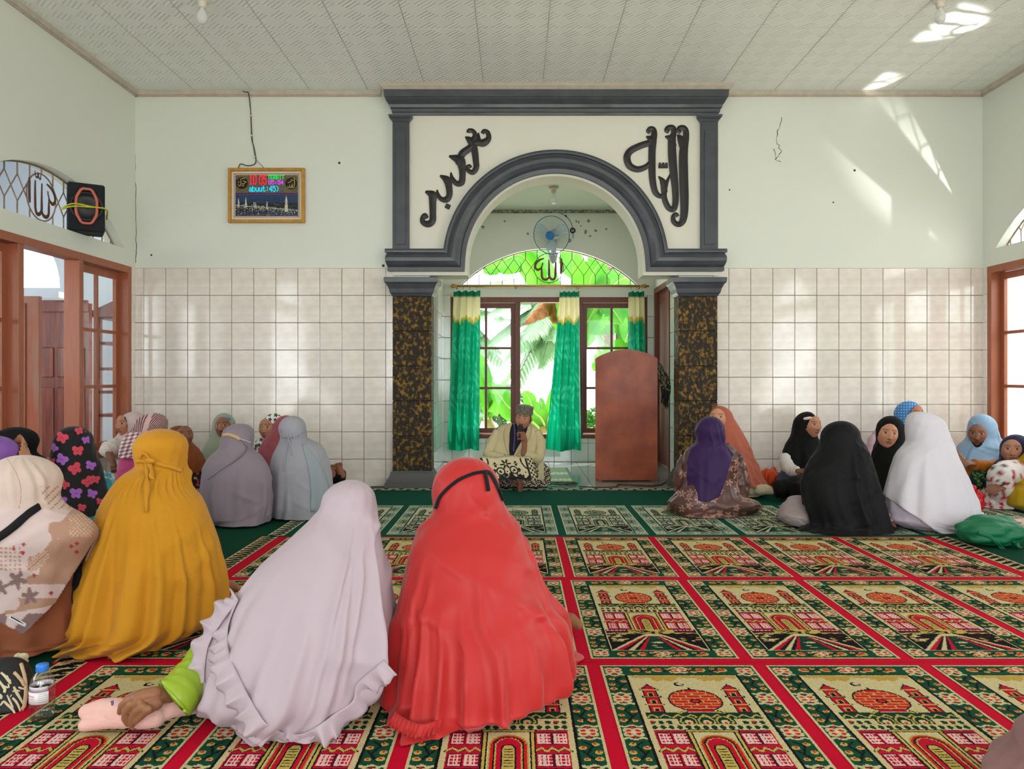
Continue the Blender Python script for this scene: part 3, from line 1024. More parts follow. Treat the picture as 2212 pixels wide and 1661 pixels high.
    # side blocks with windows
    for (ua, ub) in ((F0 + 0.03, 0.365), (0.635, F1 - 0.03)):
        r.rect(ua, ub, 0.295, 0.512, C['black']); r.rect(ua + 0.006, ub - 0.006, 0.3, 0.508, C['red'])
        wd = (ub - ua)
        for v0, v1 in ((0.432, 0.492), (0.315, 0.372)):
            for uc in (ua + wd * 0.28, ua + wd * 0.74):
                r.rect(uc - 0.04, uc + 0.04, v0 - 0.006, v1 + 0.006, C['maroon'])
                r.rect(uc - 0.034, uc + 0.034, v0, v1, C['pink'])
                for du in (-0.016, 0.004, 0.024):
                    for dv in (0.012, 0.03, 0.048):
                        r.rect(uc + du - 0.0055, uc + du + 0.0055, v0 + dv - 0.005, v0 + dv + 0.006, C['red'])
        zz = [(ua + wd * (q / 6.0), 0.398 + (0.012 if q % 2 else -0.008)) for q in range(7)]
        r.line(zz, 0.012, C['black']); r.line(zz, 0.0075, C['yellow'])
    # doorway with nested arches
    def door(u0, u1, v1, arch, c):
        r.rect(u0, u1, 0.298, v1 - arch, c)
        r.ell((u0 + u1) / 2, v1 - arch, (u1 - u0) / 2, arch, c, cond=r.V > v1 - arch - 0.001)
    r.rect(0.352, 0.648, 0.502, 0.516, C['black']); r.rect(0.358, 0.642, 0.505, 0.513, C['yellow'])
    r.rect(0.36, 0.64, 0.298, 0.503, C['black']); r.rect(0.37, 0.63, 0.298, 0.5, C['yellow']); r.rect(0.382, 0.618, 0.298, 0.5, C['black'])
    r.rect(0.39, 0.61, 0.298, 0.498, C['cream'])
    door(0.402, 0.598, 0.485, 0.05, C['gold']); door(0.41, 0.59, 0.479, 0.048, C['orange']); door(0.42, 0.58, 0.472, 0.045, C['black'])
    door(0.43, 0.57, 0.466, 0.042, C['yellow']); door(0.436, 0.564, 0.462, 0.04, C['red'])
    door(0.46, 0.54, 0.43, 0.03, C['black']); door(0.468, 0.532, 0.424, 0.026, C['yellow'])
    for q in range(7):
        r.rect(0.476, 0.524, 0.31 + q * 0.015, 0.3135 + q * 0.015, C['black'])
    # hedge and plaza
    r.rect(F0 + 0.01, F1 - 0.01, 0.235, 0.297, C['yellow'])
    for q in range(60):
        u = rng.uniform(F0 + 0.02, F1 - 0.02); v = rng.uniform(0.238, 0.292)
        r.ell(u, v, 0.018, 0.0035, C['black'] if q % 3 else C['dgreen'])
    r.rect(F0 + 0.01, 0.33, 0.262, 0.296, C['maroon']); r.rect(0.67, F1 - 0.01, 0.262, 0.296, C['maroon'])
    for q in range(5):
        for ub in (F0 + 0.03, 0.69):
            r.ell(ub + q * 0.03, 0.288, 0.012, 0.006, C['pink'])
    r.rect(F0 + 0.006, F1 - 0.006, G0 + 0.003, 0.252, C['black'])
    for q in range(34):
        side = rng.choice((-1, 1)); u = 0.5 + side * rng.uniform(0.17, 0.33); v = rng.uniform(0.17, 0.26)
        if abs(u - 0.5) > (0.26 - v) * 1.6 + 0.08:
            r.ell(u, v, 0.018, 0.006, rng.choice((C['yellow'], C['maroon'], C['maroon'], C['cream'])))
    ap = 0.236
    r.poly([(F0 + 0.006, G0 + 0.002), (0.42, ap), (0.58, ap), (F1 - 0.006, G0 + 0.002)], C['cream'])

    def ray(a, b, c):
        r.poly([(a[0], G0 + 0.002), (0.5 + a[1], ap - 0.012), (0.5 + b[1], ap - 0.012), (b[0], G0 + 0.002)], c)
    for sg in (-1, 1):
        ray((0.5 + sg * 0.31, sg * 0.07), (0.5 + sg * 0.265, sg * 0.058), C['red'])
        ray((0.5 + sg * 0.265, sg * 0.058), (0.5 + sg * 0.225, sg * 0.048), C['black'])
        ray((0.5 + sg * 0.185, sg * 0.038), (0.5 + sg * 0.15, sg * 0.03), C['black'])
        ray((0.5 + sg * 0.15, sg * 0.03), (0.5 + sg * 0.115, sg * 0.022), C['red'])
    ray((0.385, -0.022), (0.615, 0.022), C['dgreen'])
    for q in range(22):
        v = G0 + 0.012 + rng.random() * 0.12; hw = max(0.006, (ap - 0.02 - v) / 0.14 * 0.09)
        r.ell(0.5 + rng.uniform(-hw, hw), v, 0.022, 0.0028, C['green'] if q % 2 else C['cream'])
    r.ell(0.5, ap + 0.003, 0.07, 0.012, C['cream'])
    return r.a


def border_panel(C, W=26, H=236):
    r = Ras(W, H, C['cream'])
    rng = random.Random(5)
    for k in range(17):
        v = (k + 0.5) / 17
        r.line([(0.1, v - 0.02), (0.45, v - 0.006), (0.55, v + 0.012), (0.9, v + 0.026)], 0.13, C['black'], asp=9)
        r.ell(0.7, v - 0.008, 0.18, 0.008, C['black']); r.ell(0.3, v + 0.016, 0.15, 0.006, C['gold'])
    r.rect(0, 0.06, 0, 1, C['cream']); r.rect(0.94, 1, 0, 1, C['cream'])
    return r.a


def strip_panel(C, W=220, H=14):
    r = Ras(W, H, C['cream'])
    for k in range(40):
        u = (k + 0.5) / 40
        r.ell(u, 0.5 + 0.15 * (-1) ** k, 0.008, 0.28, C['black']); r.ell(u + 0.011, 0.35, 0.004, 0.14, C['dgreen'])
    r.rect(0, 1, 0.9, 1, C['black']); r.rect(0, 1, 0, 0.08, C['black'])
    return r.a


M_weave = mat('woven_pile', (128, 128, 128), 0.95, attr='weave', bump=0.5, bscale=420, sheen=0.0, spec=0.1)


def weave_mesh(name, arr, w_, l_, z=0.0):
    H, W = arr.shape[:2]
    xs = np.linspace(0, w_, W + 1); ys = np.linspace(0, l_, H + 1)
    X, Y = np.meshgrid(xs, ys)
    rs = np.random.RandomState(2)
    jx = rs.uniform(-0.25, 0.25, X.shape) * w_ / W; jy = rs.uniform(-0.25, 0.25, X.shape) * l_ / H
    jx[:, 0] = jx[:, -1] = 0; jy[0] = jy[-1] = 0
    co = np.stack([X + jx, Y + jy, np.full_like(X, z) + rs.uniform(-0.0004, 0.0004, X.shape)], -1).reshape(-1, 3)
    i = np.arange(W); j = np.arange(H)
    I, J = np.meshgrid(i, j)
    a = (J * (W + 1) + I).ravel()
    q = np.stack([a, a + 1, a + W + 2, a + W + 1], -1)
    # rim so that the woven piece has thickness
    me = bpy.data.meshes.new(name)
    me.from_pydata(co.tolist(), [], q.tolist())
    cl = np.zeros(arr.shape)
    v = np.clip(arr / 255.0, 0, 1)
    cl = np.where(v <= 0.04045, v / 12.92, ((v + 0.055) / 1.055) ** 2.4)
    cl *= rs.uniform(0.86, 1.08, cl.shape[:2])[..., None]
    at = me.color_attributes.new('weave', 'FLOAT_COLOR', 'CORNER')
    buf = np.ones((W * H, 4, 4), np.float32)
    buf[:, :, :3] = cl.reshape(-1, 1, 3)
    at.data.foreach_set('color', buf.ravel())
    me.materials.append(M_weave); me.update()
    return me


PITCH = 0.565
panel_red = weave_mesh('prayer_panel_red', mihrab_panel(CR), PITCH - 0.045, 1.0)
panel_grn = weave_mesh('prayer_panel_green', mihrab_panel(CG), PITCH - 0.05, 1.0)
bord_red = weave_mesh('border_red', border_panel(CR), 0.10, 1.0)
bord_grn = weave_mesh('border_green', border_panel(CG), 0.10, 1.0)
strip_m = weave_mesh('strip', strip_panel(CG), 3.0, 0.11)

M_plain = mat('plain_green_carpet', (14, 66, 48), 0.95, var=0.08, vscale=3, bump=0.35, bscale=300, spec=0.1)
M_redc = mat('crimson_carpet', (194, 10, 44), 0.95, var=0.05, vscale=4, bump=0.35, bscale=300, spec=0.1)
M_tealc = mat('teal_carpet', (16, 78, 62), 0.95, var=0.06, vscale=4, bump=0.35, bscale=300, spec=0.1)
gc = tag(MB().box(ROOM_X0 + 0.02, ROOM_X1 - 0.02, REAR + 0.3, 6.52, 0, 0.006).build('plain_carpet', M_plain), 'plain dark green carpet covering the whole floor beneath the patterned ones', 'carpet')
run = tag(MB().box(-1.45, 3.4, 5.88, 6.74, 0.006, 0.012).build('green_runner', M_tealc), 'plain green runner in front of the niche, with a patterned far edge', 'carpet')
for k, xx in enumerate((-1.45, 1.2)):
    o = bpy.data.objects.new('patterned_edge', strip_m); COL.objects.link(o)
    o.location = (xx, 6.63, 0.0135); o.scale = (2.65 / 3 if k == 0 else 2.2 / 3, 1, 1); o.parent = run


def carpet_row(label, y0, y1, first, n0, n1, base_m, panel, bord, z, marg=0.034, left=True, right=True):
    r_ = tag(empty('prayer_carpet', (first, y0, 0)), label, 'carpet', 'rows of prayer carpet')
    xa = first + n0 * PITCH - 0.02; xb = first + n1 * PITCH + 0.02
    MB().box(xa - (0.13 if left else 0) - first, xb + (0.13 if right else 0) - first, 0.004, y1 - y0 - 0.004, z - 0.006, z).build('carpet_base', base_m, r_)
    L_ = y1 - y0 - 2 * marg
    for k in range(n0, n1):
        o_ = bpy.data.objects.new('prayer_panel', panel); COL.objects.link(o_); o_.parent = r_
        o_.location = (k * PITCH + 0.0225, marg, z + 0.0015); o_.scale = (1, L_, 1)
    if left:
        o_ = bpy.data.objects.new('carpet_border', bord); COL.objects.link(o_); o_.parent = r_
        o_.location = (xa - first - 0.125, 0.006, z + 0.0015); o_.scale = (1, y1 - y0 - 0.012, 1)
    if right:
        o_ = bpy.data.objects.new('carpet_border', bord); COL.objects.link(o_); o_.parent = r_
        o_.location = (xb - first + 0.022, 0.006, z + 0.0015); o_.scale = (1, y1 - y0 - 0.012, 1)
    return r_


carpet_row('red and green prayer carpet with mosque panels, the row nearest the front of the picture', 1.58, 2.624, 0.261, -3, 4, M_redc, panel_red, bord_red, 0.016)
carpet_row('red and green prayer carpet with mosque panels, middle of the three red rows', 2.624, 3.719, 0.238, -3, 4, M_redc, panel_red, bord_red, 0.014)
carpet_row('red and green prayer carpet with mosque panels, the red row next to the teal one', 3.719, 4.713, 0.263, -3, 4, M_redc, panel_red, bord_red, 0.012)
carpet_row('teal and cream prayer carpet with mosque panels, beside the plain green runner', 4.72, 5.87, 0.29, -3, 6, M_tealc, panel_grn, bord_grn, 0.014)

# ================================================================== furnishings
# ---- pulpit: arched copper-painted lectern
M_copper = mat('copper_painted_board', (170, 84, 50), 0.5, col2=(132, 58, 34), vscale=4.0, bump=0.1, bscale=25, coat=0.08)
M_copd = mat('copper_edge', (128, 62, 40), 0.55, var=0.15, vscale=8)
pu = tag(empty('pulpit', (0.78 + 0.275, 7.29, 0)), 'tall copper-painted wooden pulpit with an arched top, standing in the niche', 'pulpit')
hw, top, sh = 0.298, 1.255, 1.17
def arch_outline(hw_, sh_, top_, n=18):
    pts = [(-hw_, 0.0), (-hw_, sh_)]
    R = (hw_ ** 2 + (top_ - sh_) ** 2) / (2 * (top_ - sh_))
    for i in range(1, n):
        x = -hw_ + 2 * hw_ * i / n
        pts.append((x, sh_ + math.sqrt(R * R - x * x) - (R - (top_ - sh_))))
    return pts + [(hw_, sh_), (hw_, 0.0)]
def slab(outline, y0, y1, z_off=0.0):
    n_ = len(outline)
    vs = [(x, y0, z + z_off) for x, z in outline] + [(x, y1, z + z_off) for x, z in outline]
    fs = [tuple(range(n_ - 1, -1, -1)), tuple(range(n_, 2 * n_))] + [(i, (i + 1) % n_, n_ + (i + 1) % n_, n_ + i) for i in range(n_)]
    b_ = MB(); b_.add(vs, [tuple(reversed(f)) for f in fs]); return b_
slab(arch_outline(hw, sh, top), 0.0, 0.022, 0.012).build('front_board', M_copper, pu)
b = MB()
ol = arch_outline(hw - 0.022, sh - 0.02, top - 0.03)
MB().box(-hw + 0.045, -hw + 0.065, 0.022, 0.40, 0, sh - 0.12).build('side_board', M_copd, pu)
MB().box(hw - 0.065, hw - 0.045, 0.022, 0.40, 0, sh - 0.12).build('side_board', M_copd, pu)
MB().box(-hw + 0.065, hw - 0.065, 0.022, 0.40, 0.93, 0.95).build('reading_shelf', M_copd, pu)
MB().box(-hw + 0.065, hw - 0.065, 0.022, 0.40, 0.03, 0.055).build('foot_board', M_copd, pu)
for sx in (-1, 1):
    MB().box(sx * (hw - 0.018) - 0.014, sx * (hw - 0.018) + 0.014, -0.004, 0.026, 0, 0.03).build('foot_block', M_copd, pu)
# raised moulding on the board
MB().box(-hw + 0.02, hw - 0.035, -0.004, 0.0, 1.145, 1.15).build('board_rail', M_copper, pu)
MB().box(-hw + 0.02, hw - 0.02, -0.006, 0.0, 0.028, 0.04).build('board_rail', M_copper, pu)

# ---- shawl hung over the pulpit's side
def cloth_sheet(name, P0, U, V, nu, nv, disp, m, parent=None, thick=0.003, colf=None, smooth=True):
    """sheet P0 + u U + v V displaced by disp(u, v) -> vector"""
    P0, U, V = Vector(P0), Vector(U), Vector(V)
    vs = []
    for j in range(nv + 1):
        for i in range(nu + 1):
            u, v = i / nu, j / nv
            vs.append(P0 + U * u + V * v + Vector(disp(u, v)))
    fs = [(j * (nu + 1) + i, j * (nu + 1) + i + 1, (j + 1) * (nu + 1) + i + 1, (j + 1) * (nu + 1) + i) for j in range(nv) for i in range(nu)]
    o_ = obj(name, vs, fs, m, parent, smooth)
    if colf:
        paint(o_, [colf(i / nu, j / nv) for j in range(nv + 1) for i in range(nu + 1)])
    if thick:
        md = o_.modifiers.new('thick', 'SOLIDIFY'); md.thickness = thick; md.offset = 0
    return o_


def paint(o_, cols):
    me = o_.data
    at = me.color_attributes.new('weave', 'FLOAT_COLOR', 'POINT')
    buf = np.ones((len(me.vertices), 4), np.float32)
    c_ = np.array(cols, float)[:, :3] / 255.0
    buf[:, :3] = np.where(c_ <= 0.04045, c_ / 12.92, ((c_ + 0.055) / 1.055) ** 2.4)
    at.data.foreach_set('color', buf.ravel())


M_cloth_attr = mat('printed_cloth', (128, 128, 128), 0.8, attr='weave', bump=0.12, bscale=60, sheen=0.15)
def shawl_col(u, v):
    s = math.sin(u * 46 + 3 * math.sin(v * 21)) * math.sin(v * 60 + 2 * math.sin(u * 17))
    if v > 0.72: return (16, 15, 16)
    return (176, 156, 112) if s > 0.42 else (18, 17, 18)
sw = tag(empty('hanging_shawl', (1.35, 7.5, 0)), 'black and gold fringed shawl slung over the side of the pulpit', 'shawl')
o = cloth_sheet('shawl_cloth', (1.345, 7.33, 1.16), (0.09, 0.20, -0.03), (0.055, -0.02, -0.34), 40, 60,
                lambda u, v: (0.012 * math.sin(u * 19) * (0.4 + v) + 0.06 * math.sin(v * PI) * u, 0, -0.05 * u * v), M_cloth_attr, colf=shawl_col)
place(o, sw)
b = MB()
rng = random.Random(4)
for k in range(26):
    u = k / 25
    p = Vector((1.345 + 0.09 * u + 0.055 + 0.012 * math.sin(u * 19) * 1.4, 7.31 + 0.20 * u, 1.16 - 0.34 - 0.08 * u))
    b.tube([p, p + Vector((rng.uniform(-0.004, 0.008), 0.002, -0.03)), p + Vector((rng.uniform(-0.008, 0.012), 0.004, -0.06))], [0.004, 0.003, 0.0015], 4)
place(tag(b.build('fringe', M_black), kind='stuff'), sw)

# ---- curtains on a brass rod
M_curt = mat('green_satin_curtain', (0, 132, 96), 0.36, attr='weave', sheen=0.2, translucent=0.5, bump=0.05, bscale=50)
DC = 8.83
rod_z = PZ(618, DC)
rod = tag(empty('curtain_rod', (PX(1180, DC), DC, rod_z)), 'thin brass curtain rod with round finials across the niche window', 'curtain rod')
b = MB(); b.tube([(PX(985, DC), DC, rod_z), (PX(1402, DC), DC, rod_z)], 0.011, 10); place(b.build('rod', M_brass, smooth=True), rod)
for px in (979, 1392):
    b = MB(); b.lathe([(0.008, -0.03), (0.02, -0.02), (0.026, 0), (0.02, 0.02), (0.008, 0.03)], 12); b.xf(Matrix.Translation((PX(px, DC), DC, rod_z)) @ Matrix.Rotation(PI / 2, 4, 'Y'))
    place(b.build('finial', M_brass, smooth=True), rod)
for px in (1114, 1250, 985, 1385):
    b = MB(); b.tube([(PX(px, DC), DC, rod_z), (PX(px, DC), BAYY - 0.004, rod_z - 0.01)], 0.008, 8); b.lathe([(0.018, -0.012), (0.018, 0.012)], 12, (PX(px, DC), DC, rod_z))
    place(b.build('rod_bracket', M_brass), rod)


def curtain(label, t0, t1, b0, b1, ptop, pbot, cream_py, seed, nf):
    rg = random.Random(seed)
    z1, z0 = PZ(ptop, DC), PZ(pbot, DC)
    zc = PZ(cream_py, DC)
    c = tag(empty('curtain', (PX((t0 + t1) / 2, DC), DC, z0)), label, 'curtain', 'green curtains of the niche window')
    nu, nv = 16 * nf, 70
    ph = [rg.uniform(0, 6.28) for _ in range(4)]
    vs = []; cols = []
    def fold(u, v):
        s = math.sin(2 * PI * nf * u + ph[0] + 0.5 * math.sin(3 * v + ph[1]))
        s2 = math.sin(2 * PI * (nf * 0.5) * u + ph[2] - 0.7 * v)
        return (0.026 * s + 0.014 * s2) * (0.75 + 0.35 * v)
    for j in range(nv + 1):
        v = j / nv
        z = z1 + (z0 - z1) * v
        e = v ** 1.1
        xa = PX(t0 + (b0 - t0) * e, DC); xb = PX(t1 + (b1 - t1) * e, DC)
        for i in range(nu + 1):
            u = i / nu
            x = xa + (xb - xa) * u + 0.006 * math.cos(2 * PI * nf * u + ph[0])
            y = DC + fold(u, v)
            dz = (0.008 * math.cos(2 * PI * nf * u + ph[0]) if v < 0.02 else 0) + (0.012 * math.sin(u * 9 + ph[3]) if v > 0.97 else 0)
            vs.append((x, y, z + dz))
            edge = zc + 0.03 * math.cos(2 * PI * u * (nf / 2.0)) + 0.012 * math.sin(u * 40)
            if z > z1 - 0.07: cc = (0, 120, 88)
            elif z > edge + 0.02: cc = (236, 230, 190)
            elif z > edge - 0.02: cc = (206, 178, 62)
            else:
                # tone-on-tone damask scrolls in the upper part
                d = math.sin(u * nf * 5.1 + 2.2 * math.sin(v * 40)) * math.sin(v * 62 + 1.8 * math.sin(u * nf * 4.3))
                cc = (52, 186, 148) if (d > 0.45 and v < 0.86) else (4, 156, 114)
            cols.append(cc)
    fs = [(j * (nu + 1) + i, j * (nu + 1) + i + 1, (j + 1) * (nu + 1) + i + 1, (j + 1) * (nu + 1) + i) for j in range(nv) for i in range(nu)]
    o_ = obj('curtain_cloth', vs, fs, M_curt, None, True)
    paint(o_, cols)
    place(o_, c)
    n_r = max(3, nf)
    for k in range(n_r):
        u = (k + 0.5) / n_r
        x = PX(t0 + (t1 - t0) * u, DC)
        bb = MB()
        bb.tube([(x, DC + 0.02 * math.cos(2 * PI * i / 14), rod_z - 0.004 + 0.02 * math.sin(2 * PI * i / 14)) for i in range(14)], 0.0028, 5, closed=True)
        bb.tube([(x, DC, rod_z - 0.024), (x + 0.003, DC, rod_z - 0.045)], 0.0025, 5)
        place(bb.build('curtain_ring', M_brass), c)
    return c


curtain('green satin curtain with a cream band, hanging by the niche corner beside the glazed sash', 979, 1037, 965, 1034, 629, 972, 690, 1, 4)
curtain('green satin curtain with a cream band, gathered between the open light and the pulpit', 1208, 1250, 1177, 1254, 630, 973, 692, 2, 4)
curtain('narrow green satin curtain with a cream band, hanging behind the pulpit', 1358, 1392, 1354, 1398, 630, 962, 690, 3, 3)

# ---- wall fan
M_blue = mat('blue_fan_plastic', (40, 120, 190), 0.35)
M_bladep = mat('clear_blue_blade', (196, 214, 226), 0.25)
M_bladep.node_tree.nodes['Principled BSDF'].inputs['Alpha'].default_value = 0.55
M_cage = mat('blue_grey_wire', (96, 140, 160), 0.4)
M_fanb = mat('grey_fan_body', (176, 186, 188), 0.4)
fc = P(1191, 508, 8.62)
fan = tag(empty('wall_fan', fc), 'tilted wall fan with a blue hub and clear blades above the niche window', 'fan')
fR = Matrix.Translation(fc) @ Matrix.Rotation(math.radians(-24), 4, 'Z') @ Matrix.Rotation(math.radians(16), 4, 'X')
def fplace(b_, nm, m_, par=fan, sm=True):
    b_.xf(fR); o_ = b_.build(nm, m_, None, sm); place(o_, par); return o_
b = MB()
b.tube([(0.215 * math.cos(2 * PI * i / 48), 0, 0.215 * math.sin(2 * PI * i / 48)) for i in range(48)], 0.0055, 6, closed=True)
cage = fplace(b, 'cage_ring', M_cage)
for side, nm in ((-1, 'front_wire'), (1, 'rear_wire')):
    b = MB()
    for k in range(44):
        a = 2 * PI * k / 44
        pts = [(r_ * math.cos(a), side * 0.055 * (1 - (r_ / 0.215) ** 2.5), r_ * math.sin(a)) for r_ in (0.05, 0.1, 0.16, 0.19, 0.215)]
        b.tube(pts, 0.0009, 3, cap=False)
    fplace(tag_b := b, nm, M_cage)
for k in range(3):
    b = MB()
    nr, nt = 10, 10
    vs = []; fs = []
    a0_ = k * 2 * PI / 3 + 0.35
    for i in range(nr + 1):
        r_ = 0.035 + 0.155 * i / nr
        wd = 0.95 * (0.35 + 0.65 * math.sin(PI * min(1, 0.2 + i / nr * 0.75)))
        for j in range(nt + 1):
            a = a0_ + wd * (j / nt - 0.4)
            vs.append((r_ * math.cos(a), 0.028 * (j / nt - 0.5), r_ * math.sin(a)))
    for i in range(nr):
        for j in range(nt):
            q = i * (nt + 1) + j; fs.append((q, q + 1, q + nt + 2, q + nt + 1))
    b.add(vs, fs)
    o_ = fplace(b, 'fan_blade', M_bladep)
    md = o_.modifiers.new('thick', 'SOLIDIFY'); md.thickness = 0.003
b = MB(); b.lathe([(0.0, -0.066), (0.035, -0.064), (0.05, -0.058), (0.052, -0.05), (0.045, -0.046)], 24); b.xf(Matrix.Rotation(-PI / 2, 4, 'X') @ Matrix.Scale(-1, 4, (0, 0, 1)) if False else Matrix.Rotation(-PI / 2, 4, 'X'))
fplace(b, 'hub_badge', M_blue)
b = MB(); b.lathe([(0.02, -0.05), (0.035, -0.03), (0.035, 0.03), (0.055, 0.05), (0.06, 0.12), (0.045, 0.16)], 20); b.xf(Matrix.Rotation(-PI / 2, 4, 'X'))
fplace(b, 'fan_motor', M_fanb)
b = MB()
bp = fR @ Vector((0, 0.12, -0.02))
b.tube([bp, bp + Vector((0.0, 0.06, -0.10)), Vector((bp.x - 0.015, BAYY - 0.05, bp.z - 0.2))], [0.03, 0.026, 0.04], 12)
b.lathe([(0.01, -0.07), (0.045, -0.03), (0.06, 0.05), (0.06, 0.06)], 14, (bp.x - 0.015, BAYY - 0.055, bp.z - 0.22), 1, 0.8)
place(b.build('fan_mount', M_fanb, None, True), fan)
# fan cord and black rosette on the wall
cd = tag(empty('fan_cord', P(1237, 500, BAYY - 0.01)), 'thin cord with a round black rosette on the niche wall beside the fan', 'cord')
b = MB()
b.tube(smooth_path([P(1203, 456, 8.98), P(1222, 467, 8.985), P(1233, 480, 8.985), P(1237, 495, 8.985), P(1238, 515, 8.985)], 5), 0.004, 5)
place(b.build('cord', mat('grey_flex', (90, 88, 84), 0.6)), cd)
b = MB(); b.tube([P(1237, 498, 8.985) + Vector((0.026 * math.cos(2 * PI * i / 20), -0.004, 0.026 * math.sin(2 * PI * i / 20))) for i in range(20)], 0.009, 6, closed=True)
place(b.build('rosette', M_black, None, True), cd)
b = MB(); b.tube([P(1221, 465, 8.98), P(1224, 468, 8.98)], 0.009, 6); place(b.build('clip', M_black), cd)

# ---- ceiling lamps
M_bulb = mat('frosted_bulb', (240, 242, 236), 0.1, trans=0.3, ior=1.3)
M_lampw = mat('white_lampholder', (224, 214, 198), 0.5)
def bulb(label, x, y, zc):
    t = tag(empty('ceiling_bulb', (x, y, zc)), label, 'lamp', 'bare bulbs on the ceilings')
    b_ = MB(); b_.lathe([(0.05, 0), (0.05, -0.018), (0.04, -0.022), (0.028, -0.03), (0.026, -0.06), (0.022, -0.065)], 18); b_.build('lampholder', M_lampw, t, True)
    b_ = MB(); b_.lathe([(0.012, -0.062), (0.016, -0.08), (0.03, -0.105), (0.036, -0.13), (0.032, -0.155), (0.018, -0.172), (0.001, -0.177)], 18); b_.build('glass_bulb', M_bulb, t, True)
bulb('bare bulb in a round white holder on the niche ceiling, above the fan', PX(1196, 7.9), 7.9, BCEIL)
bulb('bare bulb on the main ceiling, on the framed clock side', PX(437, 5.25), 5.25, CEIL)
bulb('bare bulb on the main ceiling, near the light patches', PX(2031, 5.25), 5.25, CEIL)

# ---- framed digital prayer clock
DK = 6.93
kx0, kx1, kz0, kz1 = PX(493, DK), PX(658, DK), PZ(481, DK), PZ(363, DK)
kc = tag(empty('prayer_clock', ((kx0 + kx1) / 2, DK, kz0)), 'gold-framed digital prayer clock with red numerals and a night mosque picture', 'clock')
M_gold = mat('gilded_frame', (206, 150, 60), 0.35, metal=0.35, var=0.2, vscale=30)
M_mount = mat('white_mount', (222, 208, 194), 0.6, var=0.06, vscale=30)
M_gline = mat('thin_gold_line', (150, 100, 44), 0.5)
M_blackg = mat('black_disc', (14, 15, 18), 0.3)
def ring_frame(x0_, x1_, z0_, z1_, w_, yb, yf, nm, m_, par):
    for nm_, (a, b_, c, d) in (('l', (x0_, x0_ + w_, z0_, z1_)), ('r', (x1_ - w_, x1_, z0_, z1_)), ('t', (x0_ + w_, x1_ - w_, z1_ - w_, z1_)), ('b', (x0_ + w_, x1_ - w_, z0_, z0_ + w_))):
        place(MB().box(a, b_, yf, yb, c, d, 0.003).build(nm, m_), par)
W_ = kx1 - kx0
ring_frame(kx0, kx1, kz0, kz1, 0.028, YB, DK - 0.012, 'frame_side', M_gold, kc)
ring_frame(kx0 + 0.028, kx1 - 0.028, kz0 + 0.028, kz1 - 0.028, 0.022, YB, DK + 0.002, 'mount_side', M_mount, kc)
ring_frame(kx0 + 0.05, kx1 - 0.05, kz0 + 0.05, kz1 - 0.05, 0.004, YB, DK + 0.004, 'mount_line', M_gline, kc)
ring_frame(kx0 + 0.054, kx1 - 0.054, kz0 + 0.054, kz1 - 0.054, 0.008, YB, DK + 0.005, 'inner_mount', M_mount, kc)
ix0, ix1, iz0, iz1 = kx0 + 0.06, kx1 - 0.06, kz0 + 0.06, kz1 - 0.06
def kpt(x, y):
    """pixel of the close clock view -> point on the clock face"""
    u = (x - 205) / (1930 - 205); v = (y - 275) / (1405 - 275)
    return ix0 + (ix1 - ix0) * u, iz1 - (iz1 - iz0) * v
# printed picture as a fine grid of colour
KW, KH = 150, 100
r = Ras(KW, KH, (96, 92, 88))
V0 = 1 - (760 - 275) / 1130.0
r.rect(0, 1, 0, V0, (26, 56, 92))
for i in range(KH):
    v = (i + .5) / KH
    if v < V0:
        t = v / V0
        r.a[i, :] = (14 + 14 * t, 30 + 34 * t, 56 + 52 * t)
r.rect(0, 1, V0 * 0.2, V0 * 0.56, (22, 24, 32))
rs_ = np.random.RandomState(8)
for q in range(900):
    u = rs_.rand(); v = rs_.rand() * V0 * 0.5
    ridge = V0 * (0.46 - 0.26 * u)
    if abs(v - ridge) < V0 * 0.10 or (v < ridge and rs_.rand() < 0.35):
        c = rs_.choice(3); r.ell(u, v, 0.006, 0.009, ((190, 184, 160), (112, 134, 142), (60, 84, 104))[c])
for q in range(60):
    u = q / 60; r.ell(u, V0 * (0.47 - 0.22 * u), 0.006, 0.012, (206, 198, 170))
for u, h_, w_ in ((0.055, 0.78, 0.016), (0.17, 0.80, 0.018), (0.30, 0.68, 0.01), (0.325, 0.64, 0.012), (0.505, 0.66, 0.014), (0.81, 0.88, 0.026)):
    b0_ = 0.42 - 0.2 * u if u < 0.7 else 0.2
    r.poly([(u - w_, V0 * b0_), (u - w_ * 0.55, V0 * (h_ - 0.15)), (u, V0 * h_), (u + w_ * 0.55, V0 * (h_ - 0.15)), (u + w_, V0 * b0_)], (208, 204, 186))
    for dv in (0.55, 0.68):
        r.rect(u - w_ * 1.1, u + w_ * 1.1, V0 * h_ * dv, V0 * (h_ * dv + 0.03), (150, 156, 160))
r.rect(0, 1, V0 - 0.03, V0 - 0.012, (60, 8, 46)); r.rect(0, 1, V0 - 0.012, V0 + 0.006, (120, 70, 112)); r.rect(0, 1, V0 - 0.045, V0 - 0.03, (120, 70, 112))
r.rect(0, 1, 0, 0.025, (30, 4, 26)); r.rect(0, 1, 0.025, 0.04, (120, 70, 112))
for uc in (0.106, 0.884):
    r.rect(uc - 0.112, uc + 0.112, V0 + 0.01, 1, (112, 98, 66))
    for q in range(60):
        r.ell(uc + rs_.uniform(-0.11, 0.11), rs_.uniform(V0, 1), 0.008, 0.01, (84, 72, 50))
pic = weave_mesh('clock_picture', r.a, ix1 - ix0, iz1 - iz0)
pic.materials.clear(); pic.materials.append(mat('printed_glass', (128, 128, 128), 0.15, attr='weave'))
o = bpy.data.objects.new('clock_face', pic); COL.objects.link(o); o.rotation_euler = (PI / 2, 0, 0); o.location = (ix0, DK + 0.008, iz0); place(o, kc)
